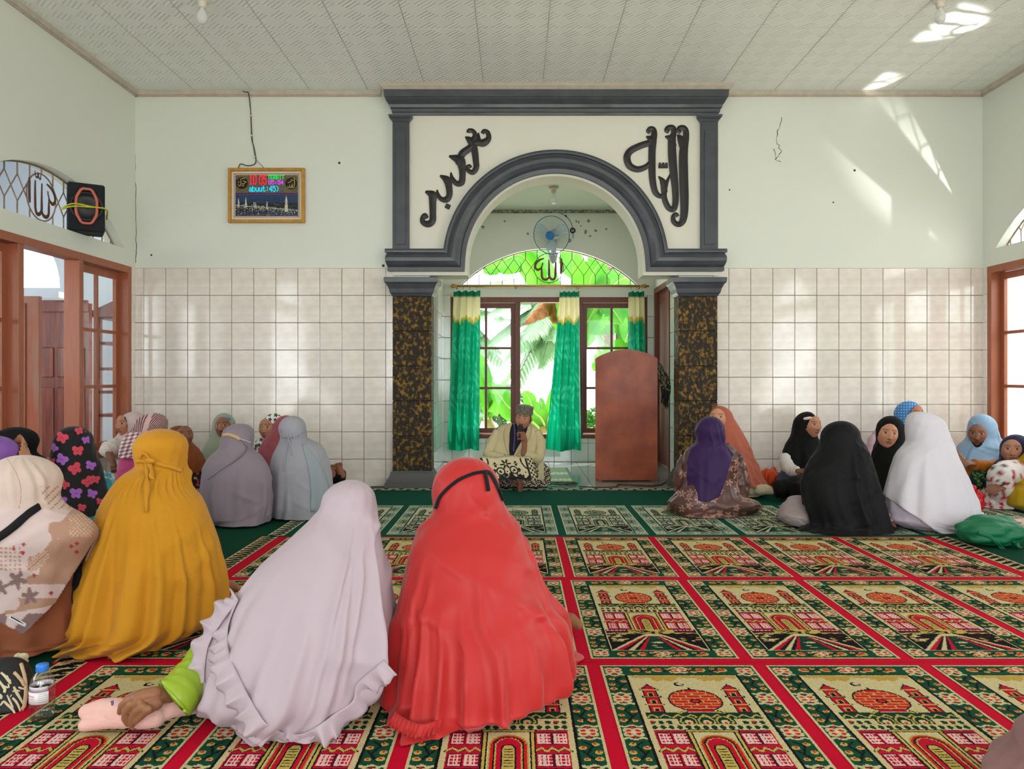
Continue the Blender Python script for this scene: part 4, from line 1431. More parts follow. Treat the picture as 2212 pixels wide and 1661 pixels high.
for cx in (392, 1737):
    X, Z = kpt(cx, 500 if cx < 900 else 515)
    b = MB(); b.lathe([(0.054, 0), (0.054, 0.002)], 28); b.xf(Matrix.Translation((X, DK + 0.006, Z)) @ Matrix.Rotation(PI / 2, 4, 'X'))
    disc = place(b.build('medallion', M_blackg), kc)
    st = ([[(300, 540), (330, 585), (370, 540), (365, 430)], [(400, 500), (430, 540), (480, 490), (505, 470), (420, 440)], [(350, 410), (420, 380), (490, 365)], [(390, 570), (440, 585), (450, 560)], [(300, 500), (320, 460)]] if cx < 900 else
          [[(1825, 370), (1830, 500), (1815, 620)], [(1815, 620), (1780, 630), (1765, 520)], [(1765, 560), (1740, 630), (1710, 610), (1700, 550)], [(1700, 600), (1660, 630), (1640, 590)], [(1650, 500), (1700, 480), (1740, 450)], [(1740, 400), (1760, 440), (1800, 420)], [(1750, 655), (1755, 662)]])
    b = MB()
    for s_ in st:
        pts = [(kpt(x, y)[0], DK + 0.002, kpt(x, y)[1]) for x, y in s_]
        b.tube(smooth_path(pts, 4), 0.0032, 5)
    ob = b.build('gold_script', mat('gold_print', (206, 170, 92), 0.4)); ob.parent = disc; ob.matrix_parent_inverse = root_matrix(kc).inverted() if False else Matrix.Identity(4)
    ob.matrix_parent_inverse = (root_matrix(kc) @ disc.matrix_parent_inverse).inverted()
FONT = {'0': ['01110', '10001', '10001', '10001', '10001', '10001', '01110'], '1': ['00100', '01100', '00100', '00100', '00100', '00100', '01110'],
        '5': ['11111', '10000', '11110', '00001', '00001', '10001', '01110'], '4': ['00010', '00110', '01010', '10010', '11111', '00010', '00010'],
        ':': ['00000', '00100', '00100', '00000', '00100', '00100', '00000'], 'T': ['11111', '00100', '00100', '00100', '00100', '00100', '00100'],
        'E': ['11111', '10000', '10000', '11110', '10000', '10000', '11111'], 'R': ['11110', '10001', '10001', '11110', '10100', '10010', '10001'],
        'B': ['11110', '10001', '10001', '11110', '10001', '10001', '11110'], 'I': ['01110', '00100', '00100', '00100', '00100', '00100', '01110'],
        'a': ['00000', '00000', '01110', '00001', '01111', '10001', '01111'], 'b': ['10000', '10000', '11110', '10001', '10001', '10001', '11110'],
        'u': ['00000', '00000', '10001', '10001', '10001', '10011', '01101'], 't': ['01000', '01000', '11110', '01000', '01000', '01001', '00110'],
        ')': ['01000', '00100', '00010', '00010', '00010', '00100', '01000'], ' ': ['00000'] * 7}
def led(text, x0_, x1_, y0_, y1_, colr, nm, adv=6.0, bold=1.0):
    m_ = mat('led_' + nm, (20, 20, 20), 0.5, emit=colr, estr=0.55)
    n_ = len(text) * adv - 1
    cw = (x1_ - x0_) / n_; ch = (y1_ - y0_) / 7
    b_ = MB()
    for k, chh in enumerate(text):
        g = FONT[chh]
        for ry in range(7):
            for rx in range(5):
                if g[ry][rx] == '1':
                    xa, za = kpt(x0_ + (k * adv + rx - 0.02) * cw, y0_ + (ry + 1.02) * ch)
                    xb, zb = kpt(x0_ + (k * adv + rx + bold) * cw, y0_ + ry * ch)
                    b_.box(xa, xb, DK + 0.003, DK + 0.006, za, zb)
    place(tag(b_.build(nm, m_), kind='stuff'), kc)
led('10', 590, 790, 285, 545, (255, 10, 40), 'red_numerals', adv=6.0, bold=1.2)
led('05', 865, 1065, 285, 545, (255, 10, 40), 'red_minutes', adv=6.0, bold=1.2)
led('TERBIT', 1100, 1545, 285, 400, (20, 235, 90), 'green_word')
led('05:54', 1120, 1525, 425, 540, (240, 70, 250), 'magenta_numerals')
led('abuut:45)', 585, 1400, 575, 735, (0, 215, 245), 'cyan_words', adv=5.7, bold=1.1)
# clock wire up the wall
cw_ = tag(empty('clock_wire', P(543, 300, 6.95)), 'dark wire running up the wall from the framed clock to the ceiling', 'wire')
b = MB()
b.tube(smooth_path([P(517, 193, 6.94), P(530, 199, 6.92), P(537, 202, 6.92), P(541, 235, 6.95), P(542, 250, 6.95), P(543, 275, 6.95), P(544, 300, 6.95), P(550, 325, 6.95), P(552, 352, 6.95), P(535, 358, 6.95), P(520, 354, 6.95), P(515, 362, 6.93)], 6), 0.0045, 5)
place(b.build('wire', mat('dark_flex', (58, 48, 44), 0.6)), cw_)
b = MB(); b.tube(smooth_path([P(537, 202, 6.93), P(541, 240, 6.95), P(546, 300, 6.95), P(551, 340, 6.95), P(570, 362, 6.95)], 6), 0.003, 5)
place(b.build('thin_wire', mat('pale_flex', (170, 168, 158), 0.6)), cw_)
for px, py in ((542, 250), (543, 293), (549, 338)):
    b = MB()
    b.box(PX(px, 6.94) - 0.01, PX(px, 6.94) + 0.01, 6.935, 6.955, PZ(py, 6.94) - 0.006, PZ(py, 6.94) + 0.006)
    place(b.build('wire_clip', M_lampw), cw_)

# ---- black loudspeaker on the arch sill
bx = tag(empty('loudspeaker', (ROOM_X0 + 0.02, 6.12, 2.15), math.radians(32)), 'black box loudspeaker with an orange-red ring, tied on the arch sill with yellow cord', 'loudspeaker')
MB().box(-0.13, 0.13, -0.14, 0.10, 0.004, 0.385, 0.012).build('cabinet', mat('black_carpet_box', (22, 24, 32), 0.8, bump=0.2, bscale=120), bx)
b = MB(); b.lathe([(0.118, 0), (0.118, 0.012), (0.105, 0.016), (0.1, 0.006), (0.06, -0.0), (0.03, 0.004), (0.0, 0.01)], 32); b.xf(Matrix.Translation((0, -0.14, 0.2)) @ Matrix.Rotation(PI / 2, 4, 'X'))
b.build('speaker_cone', mat('dark_rubber', (30, 30, 34), 0.45), bx, True)
oct_ = [(-0.035, 0.135), (0.035, 0.135), (0.072, 0.06), (0.072, -0.06), (0.035, -0.135), (-0.035, -0.135), (-0.072, -0.06), (-0.072, 0.06)]
pts = []
for i in range(8):
    a, c = Vector(oct_[i]), Vector(oct_[(i + 1) % 8])
    pts += [a.lerp(c, t) for t in (0.15, 0.5, 0.85)]
b = MB(); b.tube([(p.x, -0.158, 0.2 + p.y) for p in pts], 0.011, 8, closed=True)
b.build('orange_ring', mat('coral_plastic', (206, 104, 84), 0.45), bx, True)
b = MB(); b.tube(smooth_path([(-0.17, -0.10, 0.17), (-0.09, -0.175, 0.205), (0.05, -0.172, 0.195), (0.14, -0.15, 0.19), (0.15, 0.0, 0.14)], 5), 0.0075, 6, flat=(Vector((0, 0, 1)), 0.8))
b.tube(smooth_path([(-0.17, -0.10, 0.165), (-0.09, -0.175, 0.185), (0.05, -0.174, 0.192)], 5), 0.006, 6)
b.build('yellow_cord', mat('yellow_raffia', (198, 200, 60), 0.6), bx, True)

# ---- cracks and stains on the painted wall
M_crack = mat('crack_dark', (72, 70, 62), 0.9)
def crack(pts, D, r_=0.0025, seed=1):
    rg = random.Random(seed)
    pp = []
    for (xa, ya), (xb, yb) in zip(pts[:-1], pts[1:]):
        for t in np.linspace(0, 1, 7)[:-1]:
            pp.append(P(xa + (xb - xa) * t + rg.uniform(-2, 2), ya + (yb - ya) * t + rg.uniform(-2, 2), D))
    b_ = MB(); b_.tube(pp, [r_ * rg.uniform(0.4, 1.3) for _ in pp], 4, flat=(Vector((0, 1, 0)), 0.4))
    place(b_.build('crack', M_crack), wall_back)
crack([(1690, 252), (1676, 300), (1688, 330), (1672, 350)], YB, 0.003, 1)
crack([(1672, 320), (1676, 345), (1690, 352)], YB, 0.003, 2)
crack([(293, 335), (292, 420), (294, 520), (293, 575)], YB, 0.003, 3)
for px, py, s_ in ((733, 352, 0.012), (1846, 368, 0.012), (1576, 410, 0.008), (1800, 437, 0.008), (327, 551, 0.01), (828, 574, 0.014)):
    b = MB(); b.lathe([(0.0, 0.0), (s_, 0.001), (s_ * 0.6, 0.003), (0, 0.004)], 7); b.xf(Matrix.Translation(P(px, py, YB)) @ Matrix.Rotation(PI / 2, 4, 'X'))
    place(b.build('stain', M_crack), wall_back)
rg = random.Random(12)
M_mould = mat('grey_mould', (136, 142, 128), 0.9)
for px, py, s_ in ((1245, 478, 0.02), (1271, 477, 0.03), (1250, 480, 0.02), (1265, 500, 0.035), (1287, 498, 0.025), (1231, 520, 0.03), (1140, 505, 0.02), (1090, 478, 0.02), (1043, 490, 0.03), (1275, 510, 0.02), (1310, 495, 0.02), (1255, 488, 0.015)):
    b = MB()
    k = 11
    vs = [(0, 0, 0)] + [(s_ * rg.uniform(0.3, 1) * math.cos(2 * PI * i / k), s_ * rg.uniform(0.3, 1) * math.sin(2 * PI * i / k), 0) for i in range(k)]
    vs = [(x, y, 0.0015) for x, y, z in vs]
    b.add(vs, [(0, 1 + i, 1 + (i + 1) % k) for i in range(k)]); b.xf(Matrix.Translation(P(px, py, BAYY)) @ Matrix.Rotation(PI / 2, 4, 'X'))
    place(b.build('stain', M_mould), wall_bay)

# ================================================================== outside
M_leaf = mat('banana_leaf', (96, 168, 44), 0.45, col2=(66, 140, 34), vscale=2.0, stretch=(1, 1, 1), translucent=0.55)
M_leafd = mat('deep_green_leaf', (52, 122, 44), 0.5, col2=(84, 150, 50), vscale=3.0, translucent=0.45)
M_rib = mat('pale_midrib', (176, 206, 110), 0.5, translucent=0.3)
M_dry = mat('dry_brown_leaf', (150, 104, 62), 0.8, col2=(112, 74, 44), vscale=9, translucent=0.3)
M_stem = mat('banana_stem', (126, 134, 66), 0.6, col2=(112, 84, 52), vscale=5, stretch=(3, 3, 0.6))
M_palm = mat('palm_frond', (112, 150, 104), 0.5, col2=(150, 186, 150), vscale=3, translucent=0.4)
M_bark = mat('palm_bark', (126, 112, 94), 0.9, col2=(88, 76, 62), vscale=10, bump=0.5, bscale=20)
M_ground = mat('pale_dry_ground', (224, 218, 200), 0.9, var=0.1, vscale=1)
tag(MB().box(-14, 14, 9.16, 30, -0.4, -0.25).build('ground', M_ground), kind='structure')
tag(MB().box(4.45, 14, -6, 9.15, -0.4, -0.25).build('ground_east', M_ground), kind='structure')
tag(MB().box(-14, -3.66, -6, 9.15, -0.4, -0.02).build('ground_veranda', mat('veranda_cement', (170, 166, 156), 0.7)), kind='structure')
tag(MB().box(-14, 14, -12, -3.2, -0.4, -0.05).build('ground_front', M_ground), kind='structure')
# roof above the room; unseen niche overhang added to block sun from its floor
M_eave = mat('eave_board', (190, 190, 182), 0.8)
tag(MB().box(-6.3, 5.3, -4.2, YB + 0.3, 3.70, 3.80).build('roof', M_eave), kind='structure')
tag(MB().box(BX0 - 1.2, BX1 + 1.2, YB + 0.3, BAYY + 1.1, 3.64, 3.72).build('roof_niche_sun_block', M_eave), kind='structure')


def leaf_mesh(path_, wid, m, rib_m, root, name='leaf', tears=6, seed=0, droop=0.25, rollr=None):
    """banana leaf: blade along a path, with a folded cross-section and torn edge"""
    rg = random.Random(seed)
    roll = math.radians(rg.uniform(42, 78)) * (1 if rg.random() < 0.5 else -1) if rollr is None else rollr
    pts = smooth_path(path_, 7)
    k = len(pts)
    nw = 5
    vs = []; fs = []
    up0 = Vector((0, 0, 1))
    for i, p in enumerate(pts):
        t = (pts[min(k - 1, i + 1)] - pts[max(0, i - 1)]).normalized()
        sd = t.cross(up0)
        sd = sd.normalized() if sd.length > 1e-3 else Vector((1, 0, 0))
        up = sd.cross(t)
        cr_, sr_ = math.cos(roll), math.sin(roll)
        sd, up = sd * cr_ + up * sr_, up * cr_ - sd * sr_
        s_ = i / (k - 1)
        w_ = wid * (math.sin(PI * min(1, s_ * 0.96 + 0.05)) ** 0.5) * (0.75 + 0.25 * math.cos(s_ * 2))
        tear = 1.0 if rg.random() > 0.22 else rg.uniform(0.55, 0.9)
        for j in range(-nw, nw + 1):
            q = j / nw
            vs.append(p + sd * (q * w_ * tear) + up * (abs(q) * w_ * 0.25 - q * q * w_ * droop))
    m_ = 2 * nw + 1
    for i in range(k - 1):
        for j in range(m_ - 1):
            fs.append((i * m_ + j, i * m_ + j + 1, (i + 1) * m_ + j + 1, (i + 1) * m_ + j))
    o_ = obj(name, vs, fs, m, None, True)
    place(o_, root)
    b_ = MB(); b_.tube([Vector(p) + Vector((0, 0, -0.004)) for p in pts], [0.022 * (1 - 0.8 * i / (k - 1)) for i in range(k)], 6)
    rb = b_.build('midrib', rib_m, None, True)
    rb.parent = o_; rb.matrix_parent_inverse = root_matrix(root).inverted() if root.parent is None else Matrix.Identity(4)
    rb.matrix_parent_inverse = o_.matrix_parent_inverse.copy() if False else Matrix.Identity(4)
    return o_


def banana(label, base, height, leaves, seed, dry=()):
    rg = random.Random(seed)
    B = tag(empty('banana_plant', base), label, 'banana plant', 'banana plants outside the niche window')
    b_ = MB()
    b_.tube([Vector(base) + Vector((0.05 * math.sin(i), 0.0, height * i / 5)) for i in range(6)], [0.13, 0.12, 0.11, 0.09, 0.075, 0.05], 12)
    place(b_.build('stem', M_stem, None, True), B)
    crown = Vector(base) + Vector((0, 0, height))
    for i, (tip, mid, wd, mm) in enumerate(leaves):
        p0 = crown + Vector((rg.uniform(-.03, .03), rg.uniform(-.03, .03), -0.1 * rg.random()))
        leaf_mesh([p0, p0.lerp(Vector(mid), 0.5) + Vector((0, 0, 0.06)), Vector(mid), Vector(mid).lerp(Vector(tip), 0.55) + Vector((0, 0, 0.05)), Vector(tip)], wd, mm, M_rib if mm is not M_dry else M_dry, B, seed=seed * 10 + i, droop=0.25 if mm is not M_dry else 0.9)
    return B


# pixel-guided tips, each at its own depth behind the window
banana('young banana plant with broad bright leaves filling the arched grille', (PX(1245, 11.2), 11.2, -0.25), 1.75,
       [(P(1045, 590, 10.5), P(1130, 555, 10.8), 0.36, M_leaf), (P(1090, 500, 10.9), P(1170, 540, 11.0), 0.30, M_leaf), (P(1330, 545, 10.9), P(1280, 590, 11.0), 0.34, M_leaf),
        (P(1240, 520, 11.4), P(1235, 600, 11.3), 0.34, M_leaf), (P(1130, 700, 10.3), P(1190, 650, 10.8), 0.22, M_dry), (P(1345, 700, 10.6), P(1300, 650, 10.9), 0.3, M_leafd),
        (P(1150, 620, 12.2), P(1200, 640, 11.8), 0.3, M_leaf), (P(1205, 690, 10.5), P(1215, 660, 10.9), 0.2, M_leaf), (P(1400, 600, 11.5), P(1330, 610, 11.3), 0.36, M_leafd)], 3)
banana('small banana plant with pale upright stalks behind the seated speaker', (PX(1180, 10.9), 10.9, -0.25), 0.55,
       [(P(1205, 830, 10.7), P(1190, 890, 10.8), 0.12, M_leaf), (P(1130, 845, 10.6), P(1155, 890, 10.8), 0.14, M_leaf), (P(1050, 830, 10.8), P(1100, 880, 10.9), 0.2, M_leaf),
        (P(1240, 900, 10.6), P(1215, 905, 10.8), 0.12, M_leaf), (P(1165, 860, 11.2), P(1175, 900, 11.0), 0.12, M_leafd)], 5)
banana('low banana plant with rounded leaves behind the glazed sash', (PX(1060, 11.6), 11.6, -0.25), 0.7,
       [(P(1010, 830, 11.2), P(1040, 845, 11.4), 0.26, M_leaf), (P(1105, 815, 11.3), P(1085, 840, 11.5), 0.26, M_leaf), (P(1000, 720, 11.4), P(1030, 790, 11.5), 0.2, M_leafd), (P(1075, 900, 11.0), P(1070, 870, 11.3), 0.2, M_leaf)], 7)
banana('leafy banana plant with dark leaves behind the pulpit', (PX(1400, 12.4), 12.4, -0.25), 1.6,
       [(P(1270, 720, 12.0), P(1330, 700, 12.2), 0.36, M_leafd), (P(1350, 740, 11.8), P(1370, 700, 12.1), 0.3, M_leaf), (P(1300, 620, 12.3), P(1350, 640, 12.4), 0.34, M_leafd), (P(1280, 800, 12.2), P(1330, 770, 12.3), 0.3, M_leaf), (P(1420, 560, 12.6), P(1400, 620, 12.5), 0.34, M_leafd)], 9)


def palm(label, base, h, fronds, seed):
    rg = random.Random(seed)
    B = tag(empty('coconut_palm', base), label, 'palm', 'palms in the garden')
    b_ = MB(); b_.tube([Vector(base) + Vector((0.1 * math.sin(i * 0.6), 0, h * i / 6)) for i in range(7)], [0.17, 0.14, 0.13, 0.125, 0.12, 0.12, 0.13], 12)
    place(b_.build('trunk', M_bark, None, True), B)
    top = Vector(base) + Vector((0.1 * math.sin(3.6), 0, h))
    for tip in fronds:
        tip = Vector(tip)
        mid = top.lerp(tip, 0.5) + Vector((0, 0, 0.28))
        pts = smooth_path([top, mid, tip], 14)
        b_ = MB()
        b_.tube(pts, [0.02 * (1 - 0.8 * i / len(pts)) for i in range(len(pts))], 5)
        k = len(pts)
        for i in range(3, k):
            t = (pts[min(k - 1, i + 1)] - pts[i - 1]).normalized()
            sd = t.cross(Vector((0, 0, 1))).normalized()
            for sg in (-1, 1):
                L_ = 0.5 * math.sin(PI * (0.15 + 0.8 * i / k)) * rg.uniform(0.85, 1.1)
                for sub in (0, 0.33, 0.66):
                    p = pts[i] + t * 0.07 * sub
                    e = p + sd * sg * L_ * 0.75 + t * L_ * 0.45 + Vector((0, 0, -L_ * 0.42))
                    md_ = p.lerp(e, 0.45) + Vector((0, 0, 0.03))
                    w_ = t * 0.02
                    b_.add([p - w_, p + w_, md_ + w_ * 1.1, md_ - w_ * 1.1, e], [(0, 1, 2, 3), (3, 2, 4)])
        place(b_.build('frond', M_palm, None, False), B)
    return B


palm('grey-green coconut palm with drooping fronds behind the open light of the niche window', (PX(1225, 14.5), 14.5, -0.3), 2.6,
     [P(1120, 760, 13.8), P(1060, 740, 14.0), P(1170, 790, 13.5), P(1035, 660, 14.2), P(1150, 680, 13.6), P(1320, 720, 14.2), P(1090, 880, 13.6), P(1340, 800, 14.0), P(1010, 700, 13.9), P(1000, 790, 13.8), P(1140, 730, 13.2), P(1080, 800, 13.4), P(1190, 730, 13.4), P(1270, 640, 14.2), P(1060, 610, 14.4)], 2)
palm('second coconut palm with fronds arching behind the glazed sash', (PX(960, 15.5), 15.5, -0.3), 2.3,
     [P(1040, 720, 14.8), P(1080, 760, 14.6), P(1100, 690, 14.9), P(1050, 800, 14.6), P(1010, 850, 14.5), P(1120, 820, 14.4), P(1090, 640, 15.0), P(1010, 640, 15.2)], 12)
palm('small palm with low fronds outside behind the speaker', (PX(1085, 12.6), 12.6, -0.3), 0.5,
     [P(1040, 880, 12.6), P(1110, 860, 12.4), P(1140, 880, 12.3), P(1020, 930, 12.5), P(1160, 930, 12.4), P(1075, 840, 12.8)], 6)
for k, (px, D, r_) in enumerate(((1318, 13.4, 0.11), (1345, 13.6, 0.12), (1300, 17.5, 0.12))):
    t = tag(empty('tree_trunk', (PX(px, D), D, -0.3)), ('slim bare grey tree trunk seen through the sash pane beside the pulpit', 'thicker brown tree trunk nearest the narrow curtain', 'far thin tree trunk between banana leaves')[k], 'tree')
    b = MB(); b.tube([(0.03 * math.sin(i * 1.3 + k), 0, 0.7 * i) for i in range(7)], [r_ * (1 - 0.05 * i) for i in range(7)], 10)
    b.build('trunk', M_bark, t, True)
# flowering shrub mass at the far right of the window
def bush(label, c, r_, n_, m, seed, cat='bush', nm='garden_bush'):
    rg = random.Random(seed)
    B = tag(empty(nm, (c[0], c[1], -0.3)), label, cat)
    b_ = MB()
    for k in range(n_):
        d = Vector((rg.gauss(0, 1), rg.gauss(0, 1), rg.gauss(0, 1))).normalized() * r_ * rg.uniform(0.5, 1)
        p = Vector(c) + Vector((d.x, d.y * 0.7, d.z * 0.9))
        a = Vector((rg.uniform(-1, 1), rg.uniform(-1, 1), rg.uniform(-1, 1))).normalized()
        s_ = a.cross(Vector((rg.uniform(-1, 1), rg.uniform(-1, 1), 1))).normalized()
        L_ = rg.uniform(0.07, 0.16)
        b_.add([p, p + a * L_ * 0.5 + s_ * L_ * 0.25, p + a * L_, p + a * L_ * 0.5 - s_ * L_ * 0.25], [(0, 1, 2, 3)])
    o_ = tag(b_.build('foliage', m), kind='stuff'); place(o_, B)
    b_ = MB(); b_.tube([(c[0], c[1], -0.3), (c[0] + 0.05, c[1], c[2])], [0.05, 0.02], 6); place(b_.build('stem', M_bark), B)
bush('leafy green bush low behind the pulpit', (PX(1290, 12.5), 11.6, 0.2), 0.45, 700, M_leafd, 1)
bush('pale reddish flowering bush beyond the arched grille', (PX(1360, 15.0), 16.4, 2.6), 0.9, 900, mat('pinkish_leaf', (176, 140, 116), 0.6, col2=(120, 150, 70), vscale=5, translucent=0.4), 2)
bush('bright green shrub beyond the glazed sash', (PX(1010, 13.5), 13.6, 0.6), 0.6, 500, M_leaf, 3)

# ---- veranda beyond the open side window: white wall with a bright arch, wooden leaf, dark door, cabinet
M_ver = mat('veranda_white_wall', (196, 204, 216), 0.7)
b = MB()  # unseen outer wall with gaps, added to cut the daylight in the veranda
b.box(-6.25, -6.1, -5, 8.3, -0.05, 1.0); b.box(-6.25, -6.1, -5, 8.3, 2.35, 3.7)
for k in range(6):
    b.box(-6.25, -6.1, -5 + 2.5 * k, -4.3 + 2.5 * k, 1.0, 2.35)
tag(b.build('wall_veranda_light_block', M_ver), kind='structure')
tag(MB().box(-6.25, -3.66, -5, 8.3, 3.5, 3.56).build('ceiling_veranda', M_ver), kind='structure')
va = tag(empty('veranda_wall', (-5.4, 6.0, 0)), kind='structure')
# wall across the veranda at its far end, parallel to the back wall, with an arched opening
b = MB()
yv = 8.3
acx, ar, ab = PX(66, yv) - 0.30, 0.62, 1.98
for a, c, z0, z1 in ((-9, acx - ar, 0, 3.7), (acx + ar, -3.66, 0, 3.7), (acx - ar, acx + ar, 0, ab - 0.0)):
    b.box(a, c, yv, yv + 0.35, z0, z1)
n = 20
for i in range(n):
    a0_ = PI - PI * i / n; a1_ = PI - PI * (i + 1) / n
    xa, za = acx + ar * math.cos(a0_), ab + 0.9 * math.sin(a0_) * 0.8
    xb, zb = acx + ar * math.cos(a1_), ab + 0.9 * math.sin(a1_) * 0.8
    b.hexa([(xa, yv, za), (xb, yv, zb), (xb, yv + .35, zb), (xa, yv + .35, za)], [(xa, yv, 3.7), (xb, yv, 3.7), (xb, yv + .35, 3.7), (xa, yv + .35, 3.7)])
place(b.build('arched_wall', M_ver), va)
wd = tag(empty('window_leaf', (ROOM_X0 - 0.14, 5.36, 0)), 'orange-brown wooden window leaf with peeling white patches, swung open outside', 'window leaf')
b = MB(); ya = 5.42
o = MB().box(PX(52, 6.2) , PX(88, 6.2), 6.18, 6.22, -0.02, PZ(640, 6.2), 0.004).build('leaf_board', mat('weathered_leaf', (164, 84, 50), 0.5, col2=(150, 120, 104), vscale=3.5, stretch=(4, 4, 0.5))); place(o, wd)
o = MB().box(PX(52, 6.2) + 0.005, PX(60, 6.2), 6.165, 6.18, 0.35, PZ(655, 6.2), 0.003).build('leaf_rail', M_frame); place(o, wd)
dd = tag(empty('veranda_door', (PX(112, 7.6), 7.6, 0)), 'dark red varnished wooden door standing on the veranda outside the window', 'door')
x0_, x1_, zt = PX(82, 7.6), PX(192, 7.6), PZ(655, 7.6)
place(MB().box(x0_, x1_, 7.6, 7.66, -0.02, zt).build('door_leaf', M_redwood), dd)
place(MB().box(x0_ - 0.03, x1_, 7.58, 7.6, zt - 0.09, zt + 0.03, 0.006).build('door_rail', M_redwood), dd)
for a, c in ((0.08, 0.9), (1.0, 1.3)):
    for k in range(3):
        xx = x0_ + 0.04 + k * 0.155
        place(MB().box(xx, xx + 0.12, 7.585, 7.6, a, c, 0.008).build('door_panel', M_redwood), dd)
place(MB().box(PX(86, 7.4), PX(140, 7.4), 7.30, 7.5, PZ(645, 7.4) , PZ(632, 7.4)).build('ledge', M_ver), va)
# glass-fronted cabinet outside behind the closed sash
cb = tag(empty('veranda_cabinet', (PX(225, 7.9), 7.9, 0)), 'dark wooden display cabinet with a pediment, seen through the closed sash', 'cabinet')
xa, xb = PX(212, 7.8), PX(262, 7.8)
for a, c in ((xa, xa + 0.05), (xb - 0.05, xb)):
    place(MB().box(a, c, 7.75, 7.79, 0, PZ(668, 7.8)).build('post', M_redwood), cb)
for py in (690, 745, 800, 850, 900):
    place(MB().box(xa, xb, 7.75, 8.1, PZ(py, 7.8), PZ(py, 7.8) + 0.03).build('shelf', M_redwood), cb)
b = MB(); zt = PZ(665, 7.8)
b.hexa([(xa - 0.08, 7.7, zt - 0.1), (xb + 0.1, 7.7, zt - 0.1), (xb + 0.1, 8.1, zt - 0.1), (xa - 0.08, 8.1, zt - 0.1)], [(xa - 0.06, 7.7, zt - 0.06), (xb + 0.1, 7.7, zt + 0.12), (xb + 0.1, 8.1, zt + 0.12), (xa - 0.06, 8.1, zt - 0.06)])
place(b.build('pediment', M_redwood), cb)
# white-tiled porch wall seen through the sash on the other side
tag(MB().box(5.9, 6.05, 2.0, 11.0, -0.2, 1.7).build('wall_porch', mat('porch_white', (226, 228, 224), 0.5)), kind='structure')

# ================================================================== people: tools
CAM = Vector((0, 0, CAMZ))


def pchip(t, Y, ts):
    """monotone cubic interpolation, Y shape (n, ...)"""
    t = np.asarray(t, float); Y = np.asarray(Y, float)
    h = np.diff(t); shp = (-1,) + (1,) * (Y.ndim - 1)
    d = np.diff(Y, axis=0) / h.reshape(shp)
    n = len(t)
    m = np.zeros_like(Y)
    if n == 2:
        m[0] = m[1] = d[0]
    else:
        for i in range(1, n - 1):
            w1 = 2 * h[i] + h[i - 1]; w2 = h[i] + 2 * h[i - 1]
            with np.errstate(divide='ignore', invalid='ignore'):
                hm = (w1 + w2) / (w1 / d[i - 1] + w2 / d[i])
            m[i] = np.where(d[i - 1] * d[i] > 0, np.nan_to_num(hm), 0)
        m[0] = d[0]; m[-1] = d[-1]
    out = []
    for x in ts:
        i = min(max(np.searchsorted(t, x) - 1, 0), n - 2)
        s = (x - t[i]) / h[i]
        out.append((2 * s ** 3 - 3 * s ** 2 + 1) * Y[i] + (s ** 3 - 2 * s ** 2 + s) * h[i] * m[i] + (-2 * s ** 3 + 3 * s ** 2) * Y[i + 1] + (s ** 3 - s ** 2) * h[i] * m[i + 1])
    return np.array(out)


def to_px(p):
    return VX + p[0] * FPX / p[1], VY - (p[2] - CAMZ) * FPX / p[1]


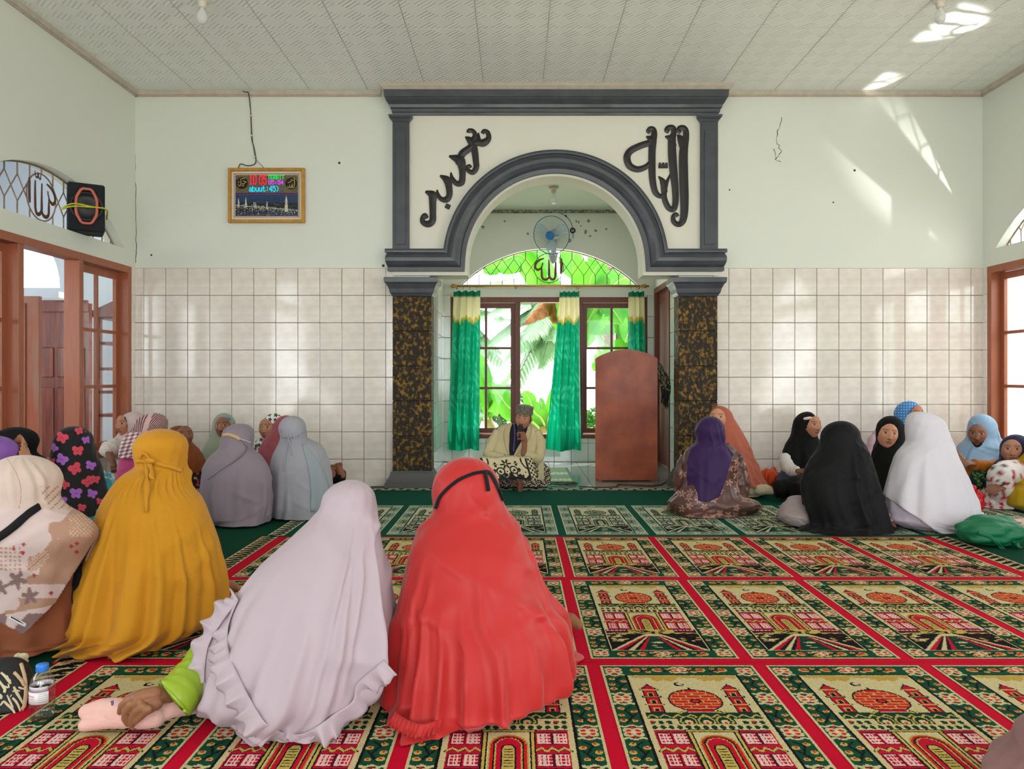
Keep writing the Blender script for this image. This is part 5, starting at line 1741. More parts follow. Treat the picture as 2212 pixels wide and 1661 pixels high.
def drape(name, rows, m, parent, hem=None, top=None, N=140, M=110, nfold=26, famp=0.02, seed=1, fstart=0.25, fw=(0.05, 0.16), colf=None,
          face=None, cut=None, thick=0.0, sup=2.05, extra=(), gather=None, wrinkle=0.0015, fdrift=0.25):
    """cloth lofted through rings. rows: (py, xl, xr, D, ry) pixel outline at depth D, widest head ring first; top=(px, py) crown of the head;
    hem: floor outline as pixels; face=(centre, f, half width, half height) leaves an opening; cut(px, py, p) True drops faces"""
    th = np.linspace(0, 2 * PI, N, endpoint=False)
    ct, st_ = np.cos(th), np.sin(th)
    se = lambda a: np.sign(a) * np.abs(a) ** (2.0 / sup)
    rings = []
    for r_ in rows:
        py, xl, xr, D, ry = r_[:5]
        xc = PX((xl + xr) / 2, D); rx = PX(xr, D) / 2 - PX(xl, D) / 2
        z = max(PZ(py, D), 0.004)
        rings.append(np.stack([xc + rx * se(ct), D + ry * se(st_), np.full(N, z)], -1))
    if top:
        D0 = rows[0][3]; z0 = rings[0][0, 2]
        zt = PZ(top[1], D0); xt = PX(top[0], D0)
        c0 = rings[0].mean(0)
        dome = []
        for a in (88, 76, 60, 42, 22):
            a = math.radians(a)
            s = math.cos(a); k = 1 - s
            cx = c0[0] + (xt - c0[0]) * math.sin(a) ** 2
            rr = (rings[0] - c0) * s
            rr[:, 0] += cx; rr[:, 1] += c0[1]; rr[:, 2] = z0 + (zt - z0) * math.sin(a)
            dome.append(rr)
        rings = dome + rings
    if hem:
        pts = [FL(*q) for q in hem]
        cx = sum(p[0] for p in pts) / len(pts); cy = sum(p[1] for p in pts) / len(pts)
        cx = (min(p[0] for p in pts) + max(p[0] for p in pts)) / 2; cy = (min(p[1] for p in pts) + max(p[1] for p in pts)) / 2
        sx = (max(p[0] for p in pts) - min(p[0] for p in pts)) / 2; sy = (max(p[1] for p in pts) - min(p[1] for p in pts)) / 2
        ang = [math.atan2((p[1] - cy) / sy, (p[0] - cx) / sx) for p in pts]
        rad = [math.hypot((p[1] - cy) / sy, (p[0] - cx) / sx) for p in pts]
        o_ = np.argsort(ang); ang = np.array(ang)[o_]; rad = np.array(rad)[o_]
        aa = np.concatenate([ang - 2 * PI, ang, ang + 2 * PI]); rr = np.concatenate([rad] * 3)
        tq = np.where(th > PI, th - 2 * PI, th)
        R = np.interp(tq, aa, rr)
        # soften
        for _ in range(3):
            R = 0.25 * np.roll(R, 1) + 0.5 * R + 0.25 * np.roll(R, -1)
        rings.append(np.stack([cx + sx * R * ct, cy + sy * R * st_, np.full(N, 0.022)], -1))
    rings = np.array(rings)
    dist = np.concatenate([[0], np.cumsum(np.linalg.norm(np.diff(rings, axis=0), axis=2).mean(1) + 1e-3)])
    ts = np.linspace(0, dist[-1], M)
    G = pchip(dist, rings, ts)
    # folds: ridges running down, each starting somewhere and widening
    rg = np.random.RandomState(seed)
    v = ts / dist[-1]
    C = G.mean(1, keepdims=True)
    out = G - C; out[:, :, 2] = 0
    ln = np.linalg.norm(out, axis=2, keepdims=True); out = out / np.maximum(ln, 1e-5)
    disp = np.zeros((M, N))
    TH = th[None, :]; VV = v[:, None]
    for k in range(nfold):
        t0 = 2 * PI * (k + rg.uniform(-0.45, 0.45)) / nfold; s0 = fstart + rg.rand() * (0.85 - fstart) * 0.75; wdt = rg.uniform(*fw); A = famp * rg.uniform(0.35, 1.15); dr = rg.uniform(-fdrift, fdrift)
        d = (TH - t0 - dr * (VV - s0) + PI) % (2 * PI) - PI
        ramp = np.clip((VV - s0) / 0.35, 0, 1); ramp = ramp * ramp * (3 - 2 * ramp)
        w_ = wdt * (0.6 + 0.9 * ramp)
        disp += A * ramp * (np.exp(-(d / w_) ** 2) - 0.35 * np.exp(-((d - 1.7 * w_) / (w_ * 1.1)) ** 2) - 0.35 * np.exp(-((d + 1.7 * w_) / (w_ * 1.1)) ** 2))
    for (td, s0, s1, wdt, A, dr) in extra:   # hand-placed folds: angle in degrees, start, end, width, height, drift
        d = (TH - math.radians(td) - dr * (VV - s0) + PI) % (2 * PI) - PI
        ramp = np.clip((VV - s0) / 0.18, 0, 1) * np.clip((s1 - VV) / 0.1, 0, 1)
        disp += A * ramp * np.exp(-(d / wdt) ** 2)
    if gather:                                # little gathers round a tie at v = gather[0]
        g0, gw, ga, gn = gather
        disp += ga * np.exp(-((VV - g0) / gw) ** 2) * np.sin(TH * gn + 3 * np.sin(TH * 3))
        disp -= ga * 0.5 * np.exp(-((VV - g0) / (gw * 0.35)) ** 2)
    disp += wrinkle * np.sin(TH * 9 + 17 * VV) * np.sin(31 * VV + TH * 4)
    for k in range(18):      # slack diagonal creases
        t0 = rg.uniform(0, 2 * PI); s0 = rg.uniform(0.2, 0.95); sl = rg.uniform(0.4, 1.6) * rg.choice((-1, 1)); L_ = rg.uniform(0.3, 0.7)
        d = (TH - t0 + PI) % (2 * PI) - PI
        q = VV - s0 - 0.12 * sl * d
        disp += famp * 0.36 * np.exp(-(q / 0.026) ** 2) * np.exp(-(d / L_) ** 2)
    lim = np.minimum(1.0, ln[:, :, 0] / 0.05)
    G = G + out * (disp * lim)[:, :, None]
    G[:, :, 2] = np.maximum(G[:, :, 2], 0.020)
    vs = G.reshape(-1, 3)
    fs = []
    for i in range(M - 1):
        for j in range(N):
            fs.append((i * N + j, (i + 1) * N + j, (i + 1) * N + (j + 1) % N, i * N + (j + 1) % N))
    if top:
        vs = np.vstack([vs, G[0].mean(0)[None]]); ap = len(vs) - 1
        for j in range(N):
            fs.append((ap, j, (j + 1) % N))
    if face or cut:
        keep = []
        if face:
            c, f, hw_, hh = face
            c = Vector(c); f = Vector(f).normalized(); sd = f.cross(Vector((0, 0, 1))).normalized(); up = sd.cross(f)
        for q in fs:
            p = Vector(vs[list(q)].mean(0))
            if face:
                d = p - c
                bb = d.dot(up)
                if d.dot(f) > 0.0 and (d.dot(sd) / hw_) ** 2 + (bb / (hh * (1.0 if bb > 0 else 0.95))) ** 2 < 1: continue
            if cut:
                if cut(*to_px(p), p): continue
            keep.append(q)
        fs = keep
    o = obj(name, vs, fs, m, None, True)
    if colf:
        V2 = np.repeat(v, N); T2 = np.tile(th, M)
        cols = [colf(T2[i], V2[i], vs[i], *to_px(vs[i])) for i in range(M * N)]
        if top: cols.append(cols[0])
        paint(o, cols)
    if face or thick:
        md = o.modifiers.new('thick', 'SOLIDIFY'); md.thickness = thick or 0.006; md.offset = -1
    place(o, parent)
    return o


def bvh_of(*objs):
    vs = []; fs = []
    for o in objs:
        b = len(vs); vs.extend(v.co.copy() for v in o.data.vertices); fs.extend(tuple(i + b for i in p.vertices) for p in o.data.polygons)
    return BVHTree.FromPolygons(vs, fs)


def hit(bv, px, py):
    d = (P(px, py, 1.0) - CAM).normalized()
    loc, nor, _, _ = bv.ray_cast(CAM, d)
    if loc is None: return None
    if nor.dot(d) > 0: nor = -nor
    return loc, nor


def ribbon_on(name, bv, pts, width, m, parent, off=0.006, nc=3, thick=0.002, smooth_n=6):
    """band laid on a surface along pixel points"""
    pp = smooth_path([(x, y, 0) for x, y in pts], smooth_n)
    k = len(pp)
    ws = width if isinstance(width, (list, tuple)) else [width] * len(pts)
    wv = np.interp(np.linspace(0, len(ws) - 1, k), range(len(ws)), ws)
    grid = []
    last = None
    for i, p in enumerate(pp):
        t = (pp[min(k - 1, i + 1)] - pp[max(0, i - 1)])
        n_ = Vector((-t.y, t.x)).normalized() if t.length > 1e-6 else Vector((1, 0))
        row = []
        for j in range(-nc, nc + 1):
            q = (p.x + n_.x * wv[i] * j / (2 * nc), p.y + n_.y * wv[i] * j / (2 * nc))
            h = hit(bv, *q)
            if h:
                last = h[0].y
                bulge = 1 - 0.3 * (j / nc) ** 2
                row.append(h[0] + h[1] * off * bulge)
            else:
                row.append(P(q[0], q[1], (last or 3.0)))
        grid.append(row)
    m_ = 2 * nc + 1
    vs = [v for r_ in grid for v in r_]
    fs = [(i * m_ + j, i * m_ + j + 1, (i + 1) * m_ + j + 1, (i + 1) * m_ + j) for i in range(k - 1) for j in range(m_ - 1)]
    o = obj(name, vs, fs, m, None, True)
    md = o.modifiers.new('thick', 'SOLIDIFY'); md.thickness = thick; md.offset = -1
    place(o, parent)
    return o


def ruffle(name, seam, m, parent, width=0.05, lam=0.034, amp=0.013, down=None, seed=0, nr=7, n_per=9):
    """frill: seam is a list of (point, normal, drop direction)"""
    rg = random.Random(seed)
    pts = smooth_path([s[0] for s in seam], 10)
    nor = smooth_path([s[1] for s in seam], 10); dro = smooth_path([s[2] for s in seam], 10)
    L = [0.0]
    for a, b in zip(pts[:-1], pts[1:]): L.append(L[-1] + (b - a).length)
    total = L[-1]
    ns = max(12, int(total / lam * n_per))
    vs = []; fs = []
    ph = 0.0
    idx = 0
    lamv = lam
    for i in range(ns + 1):
        s = total * i / ns
        while idx < len(L) - 2 and L[idx + 1] < s: idx += 1
        t = (s - L[idx]) / max(1e-9, L[idx + 1] - L[idx])
        p = pts[idx].lerp(pts[idx + 1], t); n_ = nor[idx].lerp(nor[idx + 1], t).normalized(); d_ = dro[idx].lerp(dro[idx + 1], t).normalized()
        tg = (pts[min(len(pts) - 1, idx + 1)] - pts[idx]); tg = tg.normalized() if tg.length > 1e-9 else Vector((1, 0, 0))
        if i % n_per == 0: lamv = lam * rg.uniform(0.7, 1.5)
        ph += 2 * PI * (total / ns) / lamv
        for r_ in range(nr + 1):
            q = r_ / nr
            a = amp * (q ** 0.8) * (0.5 + 0.7 * q)
            pos = p + d_ * width * q * (1 - 0.12 * math.sin(ph) ** 2) + n_ * (0.004 + 0.5 * a + a * math.sin(ph)) + tg * (0.55 * a * math.cos(ph * 1.0))
            pos.z = max(pos.z, 0.021)
            vs.append(pos)
    for i in range(ns):
        for r_ in range(nr):
            a = i * (nr + 1) + r_
            fs.append((a, a + 1, a + nr + 2, a + nr + 1))
    o = obj(name, vs, fs, m, None, True)
    md = o.modifiers.new('thick', 'SOLIDIFY'); md.thickness = 0.0025; md.offset = 0
    place(o, parent)
    return o


def seam_on(bv, pts, outward=None, off=0.003):
    """seam for a frill from pixel points on a surface: drop direction is across the seam, away from the cloth's middle"""
    hs = []
    for q in pts:
        h = hit(bv, *q)
        if h: hs.append((h[0] + h[1] * off, h[1], q))
    out = []
    for i, (p, n_, q) in enumerate(hs):
        t = (hs[min(len(hs) - 1, i + 1)][0] - hs[max(0, i - 1)][0]).normalized()
        d = t.cross(n_)
        if d.length < 1e-4: d = Vector((0, 0, -1))
        d.normalize()
        ref = Vector(outward(q)) if outward else Vector((0, 0, -1))
        if d.dot(ref) < 0: d = -d
        out.append((p, n_, d))
    return out


# ------------------------------------------------------------------ heads, hands
M_skin = mat('skin', (150, 104, 78), 0.5, attr='weave', subsurf=0.06, spec=0.35, bump=0.03, bscale=90)


def head(parent, c, yaw, pitch=0.0, roll=0.0, s=1.0, tone=(150, 102, 76), n_=72, brow=(34, 24, 20), lip=(126, 70, 62), age=0.0, name='face', mouth_open=0.0, moustache=False, patch=None):
    """head with a face. yaw 0 looks away from the camera along +y, 180 looks at it"""
    lon = n_; lat = int(n_ * 0.8)
    vs = []; cols = []
    tone = np.array(tone, float)
    for i in range(lat + 1):
        ph = PI * i / lat
        for j in range(lon):
            a = 2 * PI * j / lon
            # denser towards the front (+y)
            a = a + 0.35 * math.sin(2 * a + PI) * 0 
            d = Vector((math.sin(ph) * math.sin(a), math.sin(ph) * math.cos(a), math.cos(ph)))
            rx, ry, rz = 0.0735, 0.094, 0.112
            x, y, z = d.x * rx, d.y * ry, d.z * rz
            if d.z < 0:
                q = (-d.z) ** 1.4
                x *= 1 - 0.30 * q
                y *= 1 - 0.10 * q if y > 0 else 1 - 0.35 * q
            else:
                y *= 1 - 0.04 * d.z
            fr = max(0.0, d.y)
            # flatten the face plane a little
            if fr > 0: y = y * (1 - 0.10 * fr * fr) + 0.004 * fr
            def g(cx, cz, sx, sz): return math.exp(-((x - cx) / sx) ** 2 - ((z - cz) / sz) ** 2)
            col = tone.copy()
            if fr > 0.12:
                b = 0.0
                # nose: bridge, tip, wings
                zz = (z + 0.026) / 0.05
                br = math.exp(-(x / 0.0095) ** 2) * (1 / (1 + math.exp(-(0.022 - z) / 0.006))) * (1 / (1 + math.exp(-(z + 0.034) / 0.003)))
                b += 0.017 * br * (0.55 + 0.45 * min(1, max(0, (0.02 - z) / 0.045)))
                b += 0.008 * g(0, -0.024, 0.010, 0.010) + 0.0065 * (g(0.0135, -0.027, 0.0075, 0.007) + g(-0.0135, -0.027, 0.0075, 0.007))
                b += 0.0045 * (g(0.03, 0.036, 0.02, 0.008) + g(-0.03, 0.036, 0.02, 0.008))
                b -= 0.0085 * (g(0.031, 0.016, 0.016, 0.011) + g(-0.031, 0.016, 0.016, 0.011))
                b += 0.0058 * (g(0.031, 0.016, 0.011, 0.0065) + g(-0.031, 0.016, 0.011, 0.0065))
                b += 0.006 * (g(0.042, -0.014, 0.02, 0.017) + g(-0.042, -0.014, 0.02, 0.017))
                b += 0.0062 * g(0, -0.049, 0.021, 0.005) + 0.0066 * g(0, -0.0595, 0.018, 0.0055) - (0.004 + 0.004 * mouth_open) * g(0, -0.0542, 0.022, 0.0022 + 0.002 * mouth_open)
                b -= 0.003 * g(0, -0.071, 0.018, 0.005)
                b += 0.007 * g(0, -0.09, 0.018, 0.013)
                b -= age * 0.003 * (g(0.026, -0.04, 0.004, 0.016) + g(-0.026, -0.04, 0.004, 0.016))
                y += b * min(1, fr * 1.6)
                # colours of lips, brows, eyes
                ax = abs(x)
                if (x / 0.0235) ** 2 + ((z + 0.0545) / 0.0098) ** 2 < 1: col = col * 0.35 + np.array(lip) * 0.65
                if (x / 0.019) ** 2 + ((z + 0.0545) / (0.0013 + 0.003 * mouth_open)) ** 2 < 1: col = np.array((60, 26, 24.))
                if 0.011 < ax < 0.05 and abs(z - (0.0385 + 0.003 * math.sin((ax - 0.011) / 0.039 * PI))) < 0.0042 * (1.15 - (ax - 0.011) / 0.05): col = col * 0.42 + np.array(brow) * 0.58
                ex = ax - 0.031; ez = z - 0.016
                if (ex / 0.0155) ** 2 + (ez / 0.0078) ** 2 < 1: col = col * 0.55 + np.array((70, 46, 38.)) * 0.45
                if (ex / 0.0128) ** 2 + (ez / 0.0052) ** 2 < 1:
                    col = np.array((214, 204, 196.))
                    if ex * ex + ez * ez < 0.0064 ** 2: col = np.array((26, 18, 16.))
                col = col * (1 + 0.0 * x)
                col = col + np.array((16, -4, -4)) * (g(0.044, -0.018, 0.02, 0.016) + g(-0.044, -0.018, 0.02, 0.016)) * 0.5
                if (abs(x) - 0.0085) ** 2 / 0.0042 ** 2 + (z + 0.0345) ** 2 / 0.0025 ** 2 < 1: col = np.array((52, 28, 22.))
                if moustache and abs(z + 0.0425) < 0.0032 and 0.003 < abs(x) < 0.022: col = col * 0.4 + np.array((30, 22, 20.)) * 0.6
                if age and z > 0.045 and int(z * 180) % 3 == 0 and ax < 0.04: col = col * 0.93
            vs.append((x * s, y * s, z * s)); cols.append(np.clip(col, 0, 255))
    fs = []
    for i in range(lat):
        for j in range(lon):
            fs.append((i * lon + j, i * lon + (j + 1) % lon, (i + 1) * lon + (j + 1) % lon, (i + 1) * lon + j))
    if patch:
        pw, phh = patch
        ok = lambda q: vs[q][1] > 0.0 and (vs[q][0] / (pw * s)) ** 2 + ((vs[q][2] + 0.006 * s) / (phh * s)) ** 2 < 1
        fs = [f_ for f_ in fs if all(ok(q) for q in f_)]
    Mx = Matrix.Translation(Vector(c)) @ Matrix.Rotation(-math.radians(yaw), 4, 'Z') @ Matrix.Rotation(math.radians(pitch), 4, 'X') @ Matrix.Rotation(math.radians(roll), 4, 'Y')
    o = obj(name, [Mx @ Vector(v) for v in vs], [tuple(reversed(f)) for f in fs], M_skin, None, True)
    paint(o, cols)
    place(o, parent)
    return o, Mx


def fdir(yaw):
    a = math.radians(yaw)
    return Vector((math.sin(a), math.cos(a), 0))


def remeshed(mb, name, m, parent, voxel=0.003, smooth_it=6, col=None):
    """fuse overlapping tubes into one continuous skin"""
    o = mb.build(name + '_raw', None)
    md = o.modifiers.new('r', 'REMESH'); md.mode = 'VOXEL'; md.voxel_size = voxel; md.use_smooth_shade = True
    ms = o.modifiers.new('s', 'SMOOTH'); ms.iterations = smooth_it; ms.factor = 0.5
    dg = bpy.context.evaluated_depsgraph_get()
    me = bpy.data.meshes.new_from_object(o.evaluated_get(dg))
    raw = o.data
    bpy.data.objects.remove(o); bpy.data.meshes.remove(raw)
    me.name = name
    for v_ in me.vertices:
        if v_.co.z < 0.0195: v_.co.z = 0.0195
    me.materials.clear(); me.materials.append(m)
    me.polygons.foreach_set('use_smooth', [True] * len(me.polygons))
    n = bpy.data.objects.new(name, me); COL.objects.link(n)
    if col is not None:
        paint(n, [col(v.co) if callable(col) else col for v in me.vertices])
    place(n, parent)
    return n


def blob(mb, pts, rs, n=10, flat=None):
    """rounded tube: tube with hemispherical ends"""
    pts = [Vector(p) for p in pts]
    d0 = (pts[0] - pts[1]).normalized(); d1 = (pts[-1] - pts[-2]).normalized()
    a = [pts[0] + d0 * rs[0] * q for q in (0.98, 0.8, 0.45)]; ra = [rs[0] * q for q in (0.2, 0.6, 0.9)]
    b = [pts[-1] + d1 * rs[-1] * q for q in (0.45, 0.8, 0.98)]; rb = [rs[-1] * q for q in (0.9, 0.6, 0.2)]
    mb.tube(a + pts + b, ra + list(rs) + rb, n, flat=flat)


def hand(parent, wrist, forward, back, s=1.0, tone=(140, 92, 70), curl=0.9, spread=0.25, left=False, name='hand'):
    """five-fingered hand. wrist point, forward (towards the knuckles), back (normal of the back of the hand)"""
    f = Vector(forward).normalized(); b = Vector(back); b = (b - f * b.dot(f)).normalized()
    r_ = f.cross(b) * (1 if not left else -1)      # towards the thumb
    w = Vector(wrist)
    mb = MB()
    P_ = lambda a, c, d: w + (f * a + r_ * c + b * d) * s
    # palm
    for c, rr in ((-0.026, 0.0135), (-0.009, 0.0145), (0.009, 0.0145), (0.026, 0.0135)):
        blob(mb, [P_(0.0, c * 0.55, 0), P_(0.045, c * 0.85, 0.002), P_(0.085, c, 0)], [0.0145 * s, rr * s, 0.0105 * s], 10)
    blob(mb, [P_(-0.05, 0, 0), P_(0.0, 0, 0)], [0.022 * s, 0.021 * s], 10)
    # fingers: little, ring, middle, index
    for c, L, cu in ((-0.028, 0.062, 1.12), (-0.0095, 0.078, 1.04), (0.0095, 0.083, 1.0), (0.028, 0.074, 0.92)):
        pts = [P_(0.08, c, 0)]
        a = 0.0
        cur = Vector((0.08, c, 0.0))
        for seg, q in ((0.45, 0.55), (0.32, 0.75), (0.25, 0.55)):
            a += curl * cu * q
            cur = cur + Vector((math.cos(a), spread * c * 4 * seg, -math.sin(a))) * L * seg
            pts.append(P_(cur.x, cur.y, cur.z))
        blob(mb, pts, [0.0098 * s, 0.009 * s, 0.008 * s, 0.0068 * s], 8)
    # thumb leaves the side of the palm near its base
    blob(mb, [P_(0.02, 0.024, -0.004), P_(0.045, 0.046, -0.014), P_(0.068, 0.05, -0.024 - 0.012 * curl), P_(0.088, 0.042, -0.03 - 0.018 * curl)], [0.0135 * s, 0.0115 * s, 0.0095 * s, 0.0078 * s], 8)
    return remeshed(mb, name, M_skin, parent, 0.0032 * s, 5, col=tone)


def limb(name, pts, rs, m, parent, n=18, folds=0.004, seed=0, colf=None, sub=6):
    """cloth sleeve or trouser leg along a path with creases"""
    rg = np.random.RandomState(seed)
    pp = smooth_path(pts, sub); k = len(pp)
    rr = np.interp(np.linspace(0, len(rs) - 1, k), range(len(rs)), rs)
    mb = MB(); mb.tube(pp, list(rr), n)
    vs = [Vector(v) for v in mb.v]
    for i in range(k):
        for j in range(n):
            c = pp[i]; q = i * n + j
            d = (vs[q] - c)
            if d.length > 1e-6:
                vs[q] = vs[q] + d.normalized() * folds * (math.sin(i * 1.9 + 1.3 * math.sin(j * 2 * PI / n + seed)) + 0.5 * math.sin(i * 0.9 + 3 * j * 2 * PI / n))
    vs = [Vector((v.x, v.y, max(v.z, 0.021))) for v in vs]
    o = obj(name, vs, mb.f, m, None, True)
    if colf: paint(o, [colf(v) for v in vs])
    place(o, parent)
    return o


def cloth(name, col, rough=0.75, **k):
    k.setdefault('sheen', 0.12); k.setdefault('bump', 0.22); k.setdefault('bscale', 16); k.setdefault('spec', 0.25)
    return mat(name, col, rough, **k)


def new_person(label, px, D, group=None):
    return tag(empty('person', (PX(px, D), D, 0)), label, 'person', group)


def noise_hash(a, b):
    v = math.sin(a * 127.1 + b * 311.7) * 43758.5453
    return v - math.floor(v)

# ================================================================== people: the four in front
# ---- woman in lilac-grey frilled prayer veil
C_mauve = cloth('lilac_grey_jersey', (184, 166, 175), 0.62, bump=0.06, bscale=14)
pm_ = new_person('person seen from behind in a pale lilac veil with frilled hems', 700, 2.35)
veil = drape('prayer_veil', [(1092, 694, 811, 2.43, 0.112), (1116, 676, 812, 2.41, 0.115), (1151, 640, 818, 2.38, 0.135), (1192, 594, 828, 2.35, 0.165), (1236, 549, 838, 2.33, 0.195), (1278, 519, 843, 2.32, 0.225),
                             (1330, 495, 847, 2.31, 0.26), (1385, 470, 846, 2.31, 0.295), (1440, 452, 842, 2.32, 0.325)], C_mauve, pm_, top=(757, 1037),
             hem=[(424, 1535), (470, 1572), (520, 1598), (580, 1616), (640, 1622), (700, 1610), (738, 1578), (781, 1531), (818, 1494), (834, 1462), (800, 1400), (700, 1372), (560, 1385), (460, 1440)],
             N=220, M=180, nfold=32, famp=0.026, seed=4, fstart=0.28, fw=(0.04, 0.13), extra=[(300, 0.2, 1.1, 0.05, 0.018, -0.2), (318, 0.25, 1.1, 0.05, 0.016, -0.25), (282, 0.45, 1.1, 0.06, 0.016, -0.1), (262, 0.5, 1.1, 0.06, 0.018, 0.1), (335, 0.2, 1.1, 0.06, 0.015, -0.2)])
bv = bvh_of(veil)
sm = seam_on(bv, [(519, 1298), (500, 1345), (496, 1395), (508, 1440), (527, 1479), (548, 1515), (575, 1558), (610, 1577), (650, 1580), (688, 1565), (720, 1540), (757, 1513), (768, 1478), (799, 1450), (829, 1425)],
             outward=lambda q: (-0.7, -0.3, -0.4) if q[0] < 560 else (0.1, -0.4, -0.8))
ruffle('upper_frill', sm, C_mauve, pm_, 0.060, 0.046, 0.011, seed=2)
fl = lambda x, y: Vector((FL(x, y)[0], FL(x, y)[1], 0.03))
hemp = [(445, 1420), (432, 1462), (424, 1505), (430, 1545), (470, 1576), (520, 1600), (580, 1618), (640, 1624), (700, 1612), (738, 1580)]
sm = []
cc = fl(640, 1500)
for q in hemp:
    p = fl(*q); d = (p - cc); d.z = 0; d.normalize()
    sm.append((p - d * 0.035 + Vector((0, 0, 0.055)), (d + Vector((0, 0, 0.6))).normalized(), (d * 0.55 + Vector((0, 0, -0.9))).normalized()))
ruffle('lower_frill', sm, C_mauve, pm_, 0.07, 0.055, 0.012, seed=5)
sm = seam_on(bv, [(519, 1298), (478, 1352), (455, 1395), (446, 1440), (445, 1475)], outward=lambda q: (-0.9, -0.1, -0.3))
if len(sm) > 2: ruffle('side_frill', sm, C_mauve, pm_, 0.062, 0.05, 0.012, seed=8)
# satin sleeve, hand and sock
C_lime = cloth('lime_satin', (148, 176, 44), 0.28, spec=0.6, sheen=0.0, bump=0.08, bscale=8)
Z7 = lambda x, y, D: P(x / 4.608, 1380 + y / 4.608, D)
slv = limb('sleeve', [Z7(2060, 90, 2.295), Z7(1990, 260, 2.235), Z7(1880, 420, 2.175), Z7(1770, 560, 2.125), Z7(1730, 600, 2.115)], [0.045, 0.050, 0.056, 0.062, 0.064], C_lime, pm_, n=26, folds=0.0016, seed=3)
mb = MB()
blob(mb, [Z7(1700, 545, 2.115), Z7(1600, 560, 2.085), Z7(1520, 575, 2.065)], [0.024, 0.024, 0.027], 12)
for pts in ([(1540, 545), (1440, 560), (1360, 590)], [(1540, 580), (1450, 605), (1385, 635)], [(1545, 610), (1470, 645), (1420, 680)], [(1555, 640), (1500, 670), (1470, 700)]):
    blob(mb, [Z7(x, y, 2.060 - 0.01 * k) for k, (x, y) in enumerate(pts)], [0.0185, 0.018, 0.0145], 10)
for pts, rr, D_ in (([(1360, 585), (1270, 620), (1215, 665), (1198, 725)], (0.0135, 0.0118, 0.011, 0.0092), 2.043), ([(1385, 630), (1300, 665), (1250, 730), (1250, 795), (1275, 845)], (0.0135, 0.012, 0.0112, 0.0105, 0.0085), 2.033),
                ([(1425, 680), (1365, 715), (1325, 770), (1310, 825), (1315, 862)], (0.013, 0.0118, 0.011, 0.0102, 0.0082), 2.025), ([(1475, 700), (1430, 740), (1385, 785), (1345, 825)], (0.012, 0.011, 0.0102, 0.0082), 2.020), ([(1500, 545), (1400, 545), (1310, 570), (1255, 600)], (0.015, 0.0125, 0.011, 0.0088), 2.070)):
    blob(mb, [Z7(x, y, D_ + 0.008 * k) for k, (x, y) in enumerate(pts)], rr, 10)
remeshed(mb, 'hand', M_skin, pm_, 0.0022, 3, col=(146, 98, 70))
M_sock = cloth('pink_sock_knit', (226, 178, 168), 0.85, bump=0.2, bscale=160)
mb = MB()
blob(mb, [Z7(860, 725, 2.115), Z7(1000, 705, 2.115), Z7(1150, 720, 2.105), Z7(1300, 745, 2.105), Z7(1450, 765, 2.105), Z7(1540, 770, 2.105)], [0.021, 0.030, 0.036, 0.036, 0.035, 0.031], 14)
blob(mb, [Z7(845, 858, 2.085), Z7(960, 835, 2.085), Z7(1100, 800, 2.095), Z7(1250, 780, 2.095)], [0.018, 0.0195, 0.025, 0.03], 12)
blob(mb, [Z7(1540, 750, 2.115), Z7(1700, 690, 2.135), Z7(1900, 640, 2.185), Z7(2050, 590, 2.235)], [0.031, 0.027, 0.032, 0.038], 14)
mb.v = [(x, y, max(z, 0.0185)) for x, y, z in mb.v]
sock = remeshed(mb, 'sock', M_sock, pm_, 0.004, 4)
bs = bvh_of(sock)
ribbon_on('ink_stain', bs, [(242, 1514), (243, 1519), (242, 1524)], [7, 6, 4], mat('violet_ink', (96, 80, 130), 0.8), pm_, off=0.001, thick=0.0005, smooth_n=3)

# ---- woman in coral red veil
C_red = cloth('coral_red_jersey', (186, 42, 40), 0.5, spec=0.35, sheen=0.2, bump=0.05, bscale=12)
pr_ = new_person('person seen from behind in a large coral red veil with black strap', 1020, 2.45)
veil = drape('prayer_veil', [(1062, 933, 1080, 2.50, 0.118), (1097, 937, 1094, 2.48, 0.12), (1136, 911, 1117, 2.45, 0.14), (1177, 889, 1137, 2.42, 0.165), (1240, 873, 1158, 2.41, 0.205), (1300, 860, 1180, 2.41, 0.25),
                             (1350, 852, 1214, 2.42, 0.30), (1402, 846, 1221, 2.43, 0.335), (1450, 841, 1224, 2.44, 0.355)], C_red, pr_, top=(1008, 987),
             hem=[(836, 1561), (852, 1592), (880, 1612), (914, 1618), (955, 1600), (1004, 1596), (1065, 1578), (1123, 1553), (1175, 1530), (1212, 1505), (1230, 1467), (1222, 1400), (1100, 1372), (950, 1380), (860, 1430), (840, 1500)],
             N=220, M=180, nfold=34, famp=0.026, seed=11, fstart=0.3, fw=(0.035, 0.11),
             extra=[(228, 0.4, 1.1, 0.04, 0.020, -0.1), (240, 0.45, 1.1, 0.04, 0.020, -0.05), (252, 0.55, 1.1, 0.035, 0.022, 0.0), (266, 0.6, 1.1, 0.035, 0.022, 0.05), (285, 0.6, 1.1, 0.05, 0.018, 0.1), (330, 0.55, 0.95, 0.08, 0.03, 0.2), (345, 0.45, 0.9, 0.07, 0.025, 0.2)])
bv = bvh_of(veil)
C_bstrap = cloth('black_elastic', (22, 20, 22), 0.8)
ribbon_on('head_strap', bv, [(942, 1099), (954, 1070), (984, 1042), (1016, 1026), (1045, 1020), (1058, 1024), (1074, 1052), (1086, 1082)], 7, C_bstrap, pr_, off=0.006)
ribbon_on('strap_end', bv, [(1046, 1021), (1050, 1040), (1053, 1061)], 8, C_bstrap, pr_, off=0.008)
cc = fl(1020, 1480)
